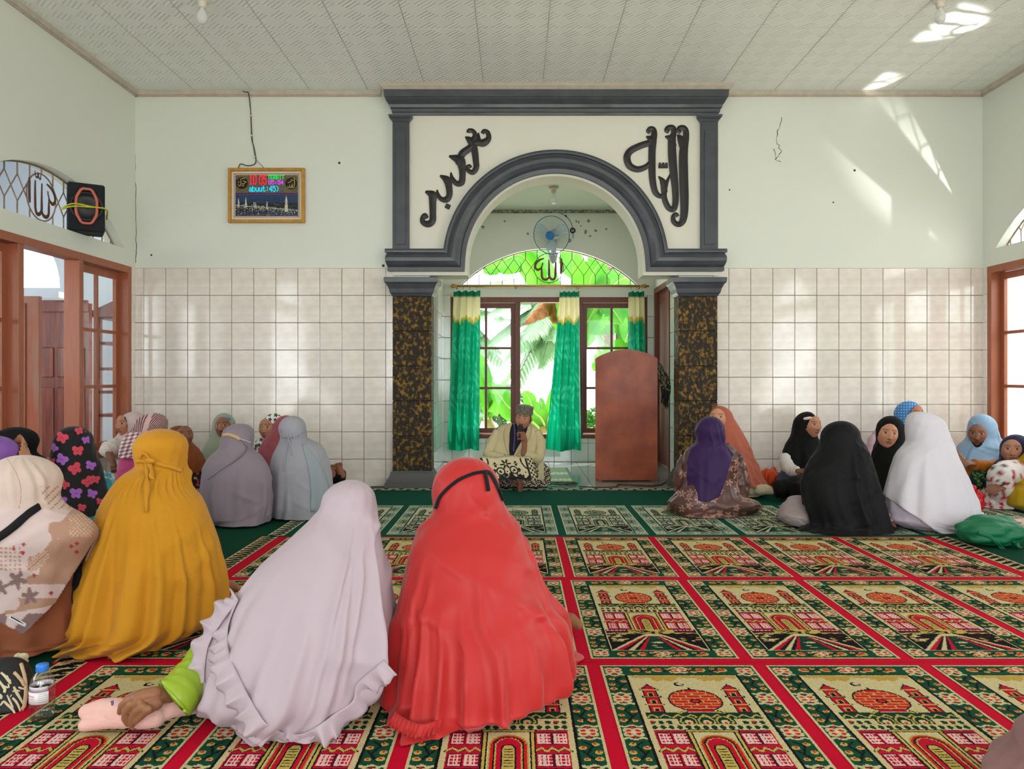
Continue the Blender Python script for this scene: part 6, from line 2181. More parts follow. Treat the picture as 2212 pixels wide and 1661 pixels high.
for nm, pts in (('hem_frill', [(850, 1588), (880, 1608), (914, 1616), (955, 1602)]), ('hem_frill', [(1218, 1395), (1226, 1430), (1229, 1465), (1210, 1505)])):
    sm = []
    for q in pts:
        p = fl(*q); d = (p - cc); d.z = 0; d.normalize()
        sm.append((p - d * 0.012 + Vector((0, 0, 0.03)), (d + Vector((0, 0, 0.5))).normalized(), (d * 0.7 + Vector((0, 0, -0.7))).normalized()))
    ruffle(nm, sm, C_red, pr_, 0.04, 0.016, 0.007, seed=3)
mb = MB()
blob(mb, [P(1215, 1338, 2.92), P(1235, 1340, 2.9), P(1250, 1350, 2.88)], [0.03, 0.027, 0.018], 12)
remeshed(mb, 'foot', cloth('brown_sock', (140, 96, 66), 0.9), pr_, 0.004, 3)

# ---- woman in mustard veil
C_must = cloth('mustard_crepe', (192, 132, 28), 0.78, bump=0.14, bscale=60)
py_ = new_person('person seen from behind in a mustard yellow veil tied with a bow at the nape', 340, 2.9)
veil = drape('prayer_veil', [(966, 294, 401, 2.95, 0.112), (985, 295, 399, 2.95, 0.108), (1004, 297, 395, 2.94, 0.098), (1024, 273, 397, 2.92, 0.125), (1052, 251, 405, 2.9, 0.15), (1080, 231, 429, 2.89, 0.17), (1113, 219, 443, 2.88, 0.19),
                             (1150, 209, 456, 2.88, 0.205), (1200, 198, 470, 2.88, 0.225), (1260, 188, 482, 2.89, 0.255), (1320, 178, 482, 2.9, 0.28)], C_must, py_, top=(347, 926),
             hem=[(135, 1430), (155, 1437), (180, 1434), (205, 1432), (255, 1437), (310, 1424), (380, 1400), (438, 1364), (476, 1330), (470, 1292), (340, 1272), (220, 1300), (165, 1375)],
             N=200, M=170, nfold=34, famp=0.026, seed=21, fstart=0.22, fw=(0.03, 0.09), gather=(0.265, 0.035, 0.006, 36),
             extra=[(232, 0.4, 1.1, 0.03, 0.030, 0.0), (243, 0.45, 1.1, 0.03, 0.032, 0.0), (254, 0.35, 1.1, 0.035, 0.034, 0.0), (205, 0.6, 1.1, 0.05, 0.03, 0.0), (300, 0.4, 1.1, 0.06, 0.02, -0.1)])
bv = bvh_of(veil)
ribbon_on('tie_band', bv, [(296, 996), (310, 996), (325, 995), (340, 1001), (369, 1010), (392, 1018)], 9, C_must, py_, off=0.009)
ribbon_on('tie_end', bv, [(325, 996), (327, 1015), (328, 1039)], 10, C_must, py_, off=0.016)
ribbon_on('tie_end', bv, [(318, 1000), (317, 1040), (316, 1108)], 9, C_must, py_, off=0.013)
ribbon_on('bow_loop', bv, [(304, 990), (312, 978), (324, 988), (322, 997), (308, 998)], 6, C_must, py_, off=0.014)
mb = MB(); blob(mb, [P(322, 995, 2.82), P(328, 996, 2.82)], [0.011, 0.011], 8); place(mb.build('bow_knot', C_must, None, True), py_)
# foot in brown behind
mb = MB(); blob(mb, [P(485, 1268, 3.3), P(500, 1266, 3.28), P(512, 1270, 3.27)], [0.03, 0.026, 0.016], 10); remeshed(mb, 'foot', M_skin, py_, 0.004, 3, col=(150, 104, 74))

# ---- woman in printed beige scarf and brown dress
pb_ = new_person('person seen from behind in a printed beige scarf over a brown dress', 30, 2.5)
C_brown = cloth('tan_brown_cotton', (158, 92, 62), 0.8)
dress = drape('dress', [(1120, -100, 150, 2.66, 0.11), (1150, -120, 180, 2.68, 0.14), (1200, -138, 174, 2.71, 0.17), (1270, -150, 172, 2.75, 0.19), (1330, -158, 176, 2.79, 0.2), (1370, -162, 174, 2.82, 0.21)], C_brown, pb_,
              hem=[(-175, 1420), (-60, 1438), (30, 1436), (70, 1431), (100, 1421), (140, 1410), (166, 1398), (174, 1370), (100, 1345), (-60, 1345)], nfold=16, famp=0.02, seed=5, fstart=0.3, N=150, M=90)
def beige_col(t, v, p, px, py):
    base = np.array((206, 182, 170.)); pale = np.array((208, 184, 180.)); tan = np.array((176, 136, 114.)); gy = np.array((132, 104, 102.)); rd = np.array((164, 58, 56.)); ln_ = np.array((170, 128, 108.))
    c = base
    if py > 1100:
        # diagonal tan field with jagged edge
        e = px * 0.9 + py * 0.55 + 12 * math.sin(py * 0.09) + 8 * math.sin(px * 0.13)
        c = tan if e > 738 and py < 1330 - 0.2 * px else pale
        if e > 738 and 1262 < py < 1292 and px < 140: c = pale
        for (x0, y0, r_) in ((37, 1253, 22), (65, 1288, 20), (2, 1270, 18)):
            d = math.hypot(px - x0, (py - y0)); a = math.atan2(py - y0, px - x0)
            if d < r_ * (0.72 + 0.28 * math.cos(5 * a + x0)): c = gy * (1.08 if math.cos(10 * a) > 0.6 else 1.0)
        for (x0, y0) in ((51, 1176), (30, 1185), (49, 1194), (154, 1180), (166, 1174), (166, 1192), (74, 1243), (110, 1281)):
            if abs(px - x0) + abs(py - y0) < 5.5: c = rd
        for (x0, y0, a_, b_) in ((82, 1212, 30, 14),):
            q = ((px - x0) * 0.75 - (py - y0) * 0.66); w_ = ((px - x0) * 0.66 + (py - y0) * 0.75)
            if (q / a_) ** 2 + (w_ / b_) ** 2 < 1: c = np.array((206, 172, 152.)) if int(w_ * 0.6) % 3 else ln_
        if py > 1325 and px > 60 - (py - 1325) * 0.9: c = gy
        if py > 1325 and px < 14: c = gy
        if px < 45 and 1178 < py < 1235 and (int(px * 0.2 + 100) % 2 == 0) and (int(py * 0.22) % 2 == 0): c = ln_ * 1.05
        if c is tan and 150 < px < 200 and 1110 < py < 1160 and ((px + py) % 9 < 1.4 or (px - py) % 9 < 1.4): c = np.array((214, 180, 156.))
    else:
        if abs(px - (18 + 14 * math.sin((py - 990) * 0.03) + (py - 1000) * 0.25)) < 0.8: c = ln_
        if px > 88 and (int(px / 4.5) + int(py / 4.5)) % 4 == 0 and py > 1050 and px + 0.5 * (1094 - py) > 104: c = ln_
    return tuple(c)
hemline = lambda px: 1371 - (abs(px - 51) * (0.52 if px < 51 else 1.0)) if px < 120 else 1302 - (px - 120) * 1.6
scarf = drape('printed_scarf', [(1040, -22, 122, 2.62, 0.125), (1075, -28, 117, 2.61, 0.122), (1098, -58, 134, 2.61, 0.135), (1118, -98, 172, 2.62, 0.15), (1150, -126, 201, 2.64, 0.175), (1200, -142, 188, 2.67, 0.195), (1260, -152, 180, 2.70, 0.215), (1330, -160, 172, 2.73, 0.235), (1380, -165, 168, 2.75, 0.25)],
              M_cloth_attr, pb_, top=(46, 983), N=340, M=240, nfold=14, famp=0.010, seed=9, fstart=0.2, fw=(0.05, 0.2), colf=beige_col, cut=lambda px, py, p: (py > hemline(px) and p.y < 2.68) or (p.y >= 2.68 and p.z < 0.35), thick=0.004,
              extra=[(300, 0.02, 0.3, 0.12, 0.014, 1.5), (318, 0.02, 0.3, 0.10, 0.012, 1.5), (280, 0.05, 0.32, 0.10, 0.012, 1.2)])
bv = bvh_of(scarf, dress)
ribbon_on('shoulder_strap', bv, [(-30, 1178), (0, 1160), (30, 1138), (60, 1112), (84, 1094)], 17, C_bstrap, pb_, off=0.010)
tg = ribbon_on('cloth_label', bv, [(21, 1332), (38, 1341), (56, 1350)], 9, cloth('white_label', (226, 216, 218), 0.8), pb_, off=0.005, thick=0.0008)
ribbon_on('label_print', bv, [(24, 1331), (30, 1334.5), (40, 1340), (50, 1345.5)], [3.2, 2.6, 3.0, 1.2], cloth('dark_thread', (48, 44, 60), 0.8), pb_, off=0.0066, thick=0.0004)
limb('sleeve', [P(160, 1215, 2.72), P(170, 1250, 2.72), P(166, 1300, 2.74)], [0.02, 0.024, 0.02], C_bstrap, pb_, n=16, folds=0.001)

# ================================================================== people: the groups along the walls
def seated(label, px, D, rows, top, m, hem=None, face_px=None, yaw=180, pitch=0, roll=0, fs=1.0, fD=None, tone=(150, 102, 76), age=0.0, group=None, hw_=0.054, hh=0.079, veil='headscarf', lower=None, lower_m=None, lower_hem=None, colf=None, seed=1, famp=0.012, lcolf=None, N=130, M=90, cut=None, **kw):
    R_ = new_person(label, px, D, group)
    fc_ = None
    if face_px:
        c = P(face_px[0], face_px[1], fD or (rows[0][3] - 0.02))
        f = fdir(yaw)
        fc_ = (c + Vector((0, 0, -0.008)), (f + Vector((0, 0, math.sin(math.radians(pitch))))).normalized(), hw_ * fs, hh * fs)
        tone_ = tuple(min(255, q * 1.22) for q in tone)
        head(R_, c + f * 0.016, yaw, pitch, roll, fs, tone=tone_, age=age, patch=(hw_ + 0.016, hh + 0.014))
    o = drape(veil, rows, m, R_, hem=hem, top=top, face=fc_, colf=colf, seed=seed, famp=famp, N=N, M=M, cut=cut, **kw)
    if lower:
        drape('dress', lower, lower_m, R_, hem=lower_hem, seed=seed + 50, famp=0.015, N=100, M=50, nfold=14, colf=lcolf)
    return R_, o


# ---------- left group
C_pur = cloth('violet_cotton', (128, 84, 160)); C_blk = cloth('black_cotton', (13, 12, 14), 0.8, sheen=0.03); C_blk2 = cloth('soft_black_crepe', (13, 13, 15), 0.7, sheen=0.05, bump=0.14)
seated('person at the picture edge in a violet headscarf beside a black one', -40, 3.35, [(975, -110, 37, 3.35, 0.12), (1000, -112, 30, 3.35, 0.115), (1030, -150, 60, 3.35, 0.14), (1080, -190, 95, 3.35, 0.18), (1180, -210, 110, 3.35, 0.22)], (-30, 940), C_pur,
       hem=[(-200, 1310), (-50, 1330), (100, 1312), (120, 1290), (0, 1262), (-180, 1280)], face_px=(4, 978), yaw=40, fD=3.36, fs=0.92, seed=2)
seated('person in a plain black headscarf in front of the open window leaf', 30, 4.15, [(952, -8, 77, 4.15, 0.112), (975, -2, 70, 4.15, 0.11), (1000, -40, 100, 4.15, 0.14), (1050, -70, 118, 4.15, 0.17), (1120, -80, 122, 4.15, 0.2)], (34, 922), C_blk,
       hem=[(-75, 1205), (20, 1218), (118, 1206), (128, 1190), (30, 1175), (-70, 1185)], seed=3)
BUT = [(134, 945, 0.4, 13, 0), (171, 930, -0.3, 9, 0), (190, 929, 0.3, 7, 0), (168, 973, 0.0, 12, 0), (134, 992, 0.5, 13, 1), (162, 1012, -0.5, 14, 0), (196, 1005, 0.3, 11, 1), (139, 1046, 0.6, 11, 0), (164, 1065, 0.0, 13, 1), (189, 1040, -0.6, 12, 0),
       (206, 1035, 0.1, 10, 0), (199, 1066, 0.3, 11, 1), (132, 1080, 0.3, 12, 1), (147, 1100, 0.0, 9, 0), (177, 1096, 0.2, 9, 0), (216, 1083, 0.2, 8, 0), (117, 967, 0.8, 9, 1), (186, 950, -0.2, 9, 1), (111, 996, 0.0, 8, 0)]
def butterfly(t, v, p, px, py):
    if p[1] < 4.36:
        for x0, y0, a, r_, k in BUT:
            dx, dy = px - x0, py - y0
            if abs(dx) > r_ * 1.2 or abs(dy) > r_ * 1.2: continue
            ca, sa = math.cos(a), math.sin(a)
            x, y = (dx * ca + dy * sa) / r_, (-dx * sa + dy * ca) / r_
            ax = abs(x)
            if ((ax - 0.55) / 0.48) ** 2 + ((y + 0.32) / 0.46) ** 2 < 1 or ((ax - 0.42) / 0.36) ** 2 + ((y - 0.45) / 0.4) ** 2 < 1 or (ax < 0.12 and abs(y) < 0.6):
                return (210, 66, 86) if k == 0 else (166, 98, 190)
    return (16, 14, 16)
C_cyan = cloth('turquoise_cotton', (46, 140, 158))
R_, o = seated('person seen from behind in a black scarf printed with pink and violet butterflies', 165, 4.35, [(954, 121, 195, 4.36, 0.115), (985, 117, 204, 4.35, 0.12), (1010, 112, 212, 4.34, 0.15), (1045, 110, 216, 4.33, 0.18), (1085, 107, 226, 4.32, 0.2), (1108, 106, 228, 4.32, 0.21)], (158, 920), M_cloth_attr,
              colf=butterfly, N=300, M=200, famp=0.008, seed=4, nfold=10, lower=[(1060, 115, 212, 4.33, 0.17), (1110, 110, 230, 4.33, 0.2), (1160, 105, 238, 4.33, 0.23)], lower_m=C_cyan, lower_hem=[(105, 1205), (160, 1214), (225, 1205), (244, 1190), (170, 1172), (100, 1185)], thick=0.004)
bv = bvh_of(o)
limb('trouser_leg', [P(205, 1118, 4.25), P(222, 1112, 4.3), P(228, 1080, 4.4), P(225, 1045, 4.5)], [0.045, 0.05, 0.05, 0.04], C_cyan, R_, n=16)

C_pale = cloth('pale_rose_cotton', (212, 190, 186)); C_whb = cloth('white_lace_blouse', (226, 214, 206), 0.8, bump=0.3, bscale=60)
R_, o = seated('person in a pale rose scarf and white blouse resting an arm on the window sill', 282, 6.35, [(914, 260, 312, 6.35, 0.105), (930, 262, 312, 6.35, 0.105), (950, 250, 320, 6.35, 0.13), (985, 240, 325, 6.35, 0.17)], (290, 889), C_pale, face_px=(277, 917), yaw=200, fD=6.31, seed=6, fs=0.95, hw_=0.046,
               lower=[(950, 245, 322, 6.37, 0.12), (990, 240, 330, 6.37, 0.16), (1040, 235, 335, 6.37, 0.18)], lower_m=C_whb, lower_hem=[(235, 1080), (285, 1086), (335, 1080), (340, 1070), (285, 1064), (235, 1068)])
limb('sleeve', [P(262, 960, 6.30), P(248, 965, 6.2), P(235, 972, 6.12), P(228, 980, 6.08)], [0.055, 0.065, 0.07, 0.05], C_whb, R_, n=18, folds=0.006)
mb = MB(); blob(mb, [P(236, 980, 6.08), P(243, 995, 6.04), P(247, 1006, 6.02)], [0.03, 0.026, 0.02], 10)
for dx in (-3, -1, 1, 3): blob(mb, [P(246 + dx, 1006, 6.02), P(246 + dx * 1.4, 1014, 6.01), P(246 + dx * 1.5, 1020, 6.02)], [0.009, 0.008, 0.007], 6)
blob(mb, [P(243, 1000, 6.03), P(240, 1008, 6.01), P(241, 1013, 6.01)], [0.010, 0.009, 0.007], 6)
remeshed(mb, 'hand', M_skin, R_, 0.0035, 3, col=(128, 84, 62))

def stripes(t, v, p, px, py):
    if py < 934:
        if 306 < px - (934 - py) * 0.35 < 316: return (214, 178, 176)
        s = math.sin((px * 1.0 + 0.03 * (px - 300) * (py - 900)) * 0.95 + 0.15 * py)
        return (92, 44, 46) if s > -0.05 else (206, 164, 158)
    if px < 300:
        s = math.sin(px * 0.35 + py * 0.5) * math.sin(py * 0.31 - px * 0.2)
        return (226, 222, 214) if s > 0.25 else ((176, 150, 160) if s > -0.3 else (160, 66, 52))
    return (200, 168, 170)
C_pinks = cloth('pink_cotton', (196, 70, 122))
seated('person in a maroon striped and patterned scarf turned towards the window', 318, 5.75, [(916, 295, 360, 5.75, 0.11), (935, 280, 356, 5.75, 0.115), (955, 268, 350, 5.75, 0.14), (985, 262, 352, 5.75, 0.16)], (332, 892), M_cloth_attr, colf=stripes, N=260, M=160, seed=7, famp=0.008,
       lower=[(960, 270, 355, 5.78, 0.13), (1000, 262, 365, 5.78, 0.17), (1050, 255, 372, 5.78, 0.2)], lower_m=C_pinks, lower_hem=[(250, 1100), (310, 1112), (372, 1104), (378, 1095), (310, 1088), (250, 1092)], thick=0.004)
C_rust = cloth('rust_brown_cotton', (140, 74, 34)); 
def dkfloral(t, v, p, px, py):
    h = noise_hash(int(px / 5), int(py / 5))
    return (206, 66, 78) if h > 0.8 else ((188, 166, 70) if h > 0.74 else (28, 22, 26))
seated('person in a rust brown headscarf half hidden behind the mustard veil', 402, 6.15, [(938, 364, 405, 6.15, 0.105), (955, 364, 412, 6.15, 0.11), (975, 355, 428, 6.15, 0.14), (1005, 350, 438, 6.15, 0.17), (1018, 348, 438, 6.15, 0.18)], (386, 919), C_rust, face_px=(397, 940), yaw=150, fD=6.10, seed=8, fs=0.95, tone=(120, 78, 58),
       lower=[(1000, 350, 434, 6.17, 0.15), (1025, 345, 442, 6.17, 0.19), (1050, 340, 448, 6.17, 0.22)], lower_m=M_cloth_attr, lcolf=dkfloral, lower_hem=[(345, 1084), (390, 1090), (440, 1085), (446, 1078), (390, 1072), (345, 1076)])
C_sage = cloth('sage_green_cotton', (150, 158, 136))
R_, o = seated('person in a sage green headscarf facing the room with a blue inner cap', 480, 6.55, [(922, 460, 508, 6.55, 0.108), (940, 457, 510, 6.55, 0.11), (965, 443, 520, 6.55, 0.14), (1004, 434, 528, 6.55, 0.17), (1035, 430, 532, 6.5, 0.2)], (483, 892), C_sage, face_px=(486, 921), yaw=176, fD=6.50, seed=9, tone=(116, 76, 56), age=0.6,
               hem=[(428, 1066), (480, 1074), (530, 1068), (536, 1060), (480, 1055), (430, 1058)])
bf = P(486, 904, 6.43)
blob_ = MB(); blob(blob_, [bf + Vector((-0.03, 0.02, -0.005)), bf, bf + Vector((0.03, 0.02, -0.005))], [0.012, 0.014, 0.012], 10); place(blob_.build('inner_cap', cloth('dusty_blue_cap', (92, 124, 146)), None, True), R_)
limb('lap_cloth', [P(430, 1045, 6.2), P(455, 1055, 6.15), P(500, 1058, 6.15)], [0.07, 0.08, 0.07], C_sage, R_, n=16)
C_gmau = cloth('grey_mauve_crepe', (142, 128, 138))
R_, o = seated('person seen from behind in a grey mauve veil with a beige mask strap', 510, 5.15, [(936, 482, 547, 5.2, 0.108), (967, 475, 546, 5.18, 0.112), (985, 455, 563, 5.17, 0.135), (1010, 441, 579, 5.15, 0.155), (1040, 436, 585, 5.14, 0.165), (1080, 433, 585, 5.14, 0.17), (1108, 437, 583, 5.14, 0.175)], (518, 915), C_gmau,
               hem=[(448, 1128), (470, 1142), (510, 1146), (546, 1143), (577, 1134), (584, 1126), (560, 1118), (480, 1118), (445, 1123)], seed=31, famp=0.016, N=160, M=120, nfold=22, veil='prayer_veil', fstart=0.35)
bv = bvh_of(o)
ribbon_on('mask_strap', bv, [(482, 940), (495, 939), (507, 943), (518, 949)], 7, cloth('beige_felt', (202, 168, 126)), R_, off=0.008)
ribbon_on('mask_elastic', bv, [(518, 948), (530, 952), (540, 956)], 1.8, C_whb, R_, off=0.008)
ribbon_on('mask_elastic', bv, [(519, 950), (528, 960), (533, 968), (525, 982), (505, 998), (480, 1014), (450, 1036)], [1.8, 1.8, 4, 4, 3, 2, 2], cloth('veil_hem_roll', (124, 110, 120)), R_, off=0.008)
def bwfloral(t, v, p, px, py):
    gx, gy = math.floor(px / 10.5), math.floor(py / 10.5)
    for a in (-1, 0, 1):
        for b in (-1, 0, 1):
            cx = (gx + a + 0.25 + 0.5 * noise_hash(gx + a, gy + b)) * 10.5; cy = (gy + b + 0.25 + 0.5 * noise_hash(gy + b, gx + a)) * 10.5
            d = math.hypot(px - cx, py - cy); an = math.atan2(py - cy, px - cx)
            if d < 3.6 + 1.2 * math.cos(5 * an): return (24, 24, 26) if d > 1.1 else (90, 90, 92)
    return (228, 228, 222)
R_, o = seated('person in a white headscarf with black flowers, sitting against the tiled wall', 583, 6.55, [(922, 568, 612, 6.55, 0.105), (938, 568, 610, 6.55, 0.105), (958, 550, 620, 6.55, 0.13), (985, 545, 626, 6.55, 0.16)], (592, 892), M_cloth_attr, face_px=(582, 925), yaw=190, fD=6.50, seed=12, colf=bwfloral, N=240, M=150, famp=0.006, age=0.6, tone=(140, 96, 74),
               lower=[(975, 548, 622, 6.56, 0.13), (1010, 545, 628, 6.56, 0.16), (1040, 540, 632, 6.5, 0.18)], lower_m=C_blk, lower_hem=[(535, 1068), (585, 1074), (635, 1068), (640, 1060), (585, 1055), (540, 1058)])
limb('trouser_leg', [P(600, 1045, 6.45), P(660, 1040, 6.3), P(715, 1030, 6.22), P(742, 1030, 6.2)], [0.09, 0.075, 0.06, 0.055], C_blk, R_, n=18)
for dx, dy in ((0, 0), (-15, 4)):
    mb = MB(); blob(mb, [P(738 + dx, 1026 + dy, 6.18), P(733 + dx, 1014 + dy, 6.17), P(732 + dx, 1006 + dy, 6.16)], [0.032, 0.03, 0.026], 12)
    for k in range(5): blob(mb, [P(726 + dx + k * 3.0, 1005 + dy, 6.15), P(725 + dx + k * 3.2, 1000.5 + dy + abs(k - 3) * 0.6, 6.14)], [0.009, 0.0078], 7)
    remeshed(mb, 'foot', M_skin, R_, 0.0035, 3, col=(150, 98, 70))
C_rose = cloth('dusty_rose_cotton', (152, 76, 84))
seated('person in a dusty rose headscarf between the flowered scarf and the tied grey one', 615, 5.95, [(928, 589, 645, 5.95, 0.105), (950, 572, 642, 5.95, 0.12), (976, 560, 650, 5.95, 0.145), (1010, 566, 660, 5.95, 0.165), (1040, 570, 668, 5.95, 0.18)], (618, 897), C_rose,
       hem=[(574, 1092), (620, 1099), (665, 1094), (670, 1088), (620, 1082), (576, 1085)], seed=14, famp=0.014, nfold=18)
C_gbl = cloth('silver_grey_crepe', (160, 158, 166)); C_gbl2 = cloth('pale_blue_grey_panel', (150, 158, 164))
R_, o = seated('person seen from behind in a silver grey veil with long tie cords', 645, 5.38, [(925, 603, 660, 5.42, 0.108), (944, 608, 661, 5.42, 0.1), (960, 602, 689, 5.4, 0.125), (986, 590, 704, 5.38, 0.155), (1017, 586, 711, 5.37, 0.17), (1048, 585, 716, 5.37, 0.175), (1090, 584, 718, 5.37, 0.18)], (631, 898), C_gbl,
               hem=[(590, 1120), (619, 1130), (660, 1130), (700, 1125), (718, 1117), (700, 1109), (620, 1109), (590, 1114)], seed=33, famp=0.012, N=160, M=120, nfold=18, veil='prayer_veil', gather=(0.27, 0.05, 0.005, 30))
bv = bvh_of(o)
ribbon_on('tie_cord', bv, [(611, 943), (624, 945), (640, 942), (658, 931)], 2.6, C_gbl, R_, off=0.008)
ribbon_on('tie_cord', bv, [(623, 946), (626, 960), (630, 985)], 2.6, C_gbl, R_, off=0.009)
ribbon_on('tie_cord', bv, [(623, 946), (619, 970), (615, 1000), (614, 1018)], 3.2, C_gbl, R_, off=0.009)
ribbon_on('veil_panel', bv, [(655, 960), (675, 1000), (690, 1050), (692, 1105)], [6, 24, 40, 44], C_gbl2, R_, off=0.006, nc=8)

# ---------- right group
C_dpur = cloth('deep_purple_jersey', (52, 26, 74), 0.55, bump=0.08)
def brownfloral(t, v, p, px, py):
    gx, gy = math.floor(px / 17), math.floor(py / 17)
    for a in (-1, 0, 1):
        for b in (-1, 0, 1):
            h = noise_hash(gx + a, gy + b)
            if h < 0.45: continue
            cx = (gx + a + 0.2 + 0.6 * h) * 17; cy = (gy + b + 0.2 + 0.6 * noise_hash(gy + b, gx + a)) * 17
            d = math.hypot(px - cx, py - cy); an = math.atan2(py - cy, px - cx)
            if d < 5.5 + 3.0 * math.cos(5 * an + h * 9): return (172, 126, 112) if d > 2 else (120, 78, 66)
    return (86, 54, 48)
M_satin_attr = mat('printed_satin', (128, 128, 128), 0.35, attr='weave', bump=0.15, bscale=14, spec=0.5)
R_ = new_person('person seen from behind in a deep purple scarf and brown flowered satin dress', 1540, 5.45)
drs = drape('dress', [(958, 1500, 1575, 5.46, 0.07), (975, 1480, 1592, 5.46, 0.11), (1000, 1474, 1594, 5.46, 0.13), (1035, 1474, 1592, 5.45, 0.14), (1065, 1466, 1600, 5.44, 0.17), (1085, 1447, 1640, 5.46, 0.21)], M_satin_attr, R_, hem=[(1442, 1104), (1458, 1116), (1500, 1125), (1545, 1127), (1600, 1119), (1636, 1109), (1645, 1101), (1620, 1093), (1540, 1089), (1465, 1092)],
            N=220, M=120, nfold=24, famp=0.014, seed=41, colf=brownfloral, fstart=0.2)
sc_ = drape('headscarf', [(930, 1503, 1565, 5.45, 0.108), (952, 1505, 1566, 5.45, 0.1), (968, 1488, 1578, 5.45, 0.115), (990, 1480, 1590, 5.45, 0.145), (1030, 1480, 1582, 5.44, 0.165), (1070, 1480, 1578, 5.44, 0.18), (1085, 1480, 1576, 5.44, 0.185)], C_dpur, R_, top=(1535, 899), N=180, M=140, nfold=16, famp=0.012, seed=42,
            cut=lambda px, py, p: (p.y < 5.5 and py > 1083 - ((px - 1522) / 36.0) ** 2 * 14 - max(0, px - 1555) * 2.0) or (p.y >= 5.5 and p.z < 0.42), thick=0.004, fstart=0.15, extra=[(275, 0.1, 0.4, 0.10, 0.012, 1.2), (250, 0.15, 0.5, 0.08, 0.010, 1.3), (300, 0.12, 0.45, 0.09, 0.012, 0.9)])
limb('sleeve', [P(1588, 982, 5.5), P(1598, 1015, 5.5), P(1603, 1050, 5.48), P(1598, 1076, 5.44), P(1585, 1070, 5.55)], [0.045, 0.052, 0.055, 0.045, 0.035], M_satin_attr, R_, n=24, colf=lambda v: brownfloral(0, 0, v, *to_px(v)))
limb('sleeve', [P(1482, 985, 5.5), P(1472, 1015, 5.5), P(1468, 1050, 5.52), P(1478, 1068, 5.6)], [0.04, 0.045, 0.045, 0.035], M_satin_attr, R_, n=24, colf=lambda v: brownfloral(0, 0, v, *to_px(v)))
C_terr = cloth('terracotta_crepe', (176, 96, 76), 0.8)
def pastel(t, v, p, px, py):
    h = noise_hash(int(px / 6), int(py / 6))
    return (112, 160, 150) if h > 0.84 else ((206, 140, 110) if h > 0.74 else (222, 210, 172))
R_, o = seated('person in a long terracotta veil sitting beside the gilded pillar', 1575, 6.33, [(903, 1536, 1583, 6.35, 0.112), (922, 1535, 1596, 6.34, 0.12), (955, 1530, 1613, 6.33, 0.15), (995, 1526, 1628, 6.32, 0.175), (1028, 1522, 1642, 6.31, 0.19), (1046, 1520, 1655, 6.31, 0.2)], (1553, 876), C_terr, face_px=(1551, 903), yaw=200, fD=6.29, seed=51, fs=0.98, tone=(168, 118, 92), famp=0.018,
               lower=[(1035, 1535, 1640, 6.33, 0.16), (1052, 1530, 1652, 6.33, 0.18)], lower_m=M_cloth_attr, lcolf=pastel, lower_hem=[(1530, 1074), (1590, 1081), (1640, 1077), (1650, 1071), (1590, 1065), (1532, 1067)], veil='prayer_veil')
mb = MB(); blob(mb, [P(1640, 1058, 6.15), P(1655, 1057, 6.12), P(1672, 1061, 6.1)], [0.045, 0.042, 0.03], 12); remeshed(mb, 'sock', cloth('cream_sock', (206, 188, 158)), R_, 0.005, 3)

R_, o = seated('person in a black headscarf with a white brow band and white sleeves, against the tiles', 1735, 6.5, [(922, 1713, 1765, 6.5, 0.11), (942, 1709, 1764, 6.5, 0.112), (962, 1698, 1776, 6.5, 0.135), (985, 1692, 1784, 6.48, 0.155), (1010, 1690, 1788, 6.46, 0.17)], (1744, 889), C_blk, face_px=(1748, 919), yaw=158, fD=6.45, seed=61, tone=(152, 106, 82), age=0.9, famp=0.010, cut=lambda px, py, p: px < 1722 and py > 985 + (px - 1690) * 0.6 and p.y < 6.5,
               lower=[(985, 1694, 1780, 6.52, 0.13), (1015, 1690, 1790, 6.5, 0.16), (1040, 1680, 1795, 6.45, 0.2)], lower_m=cloth('indigo_tunic', (70, 78, 112)), lower_hem=[(1675, 1072), (1735, 1078), (1800, 1072), (1806, 1062), (1740, 1056), (1680, 1060)])
b = MB(); q = P(1749, 903, 6.395); blob(b, [q + Vector((-0.034, 0.018, -0.006)), q + Vector((0.0, 0.0, 0)), q + Vector((0.034, 0.004, -0.006))], [0.012, 0.014, 0.012], 10); place(b.build('brow_band', C_whb, None, True), R_)
limb('sleeve', [P(1694, 985, 6.4), P(1700, 1005, 6.33), P(1712, 1017, 6.28), P(1722, 1018, 6.24)], [0.045, 0.055, 0.05, 0.04], cloth('white_print_sleeve', (214, 206, 200)), R_, n=18)
hand(R_, P(1722, 1017, 6.23), P(1745, 1019, 6.15) - P(1722, 1017, 6.23), (-0.2, -0.6, 0.8), 0.8, tone=(128, 84, 62), curl=0.6)
limb('skirt_leg', [P(1760, 1050, 6.3), P(1725, 1052, 6.1), P(1690, 1056, 6.05), P(1672, 1058, 6.05)], [0.11, 0.095, 0.08, 0.06], C_blk, R_, n=18)
limb('skirt_leg', [P(1780, 1055, 6.2), P(1745, 1058, 6.0), P(1715, 1060, 5.92)], [0.1, 0.09, 0.06], C_blk, R_, n=18)

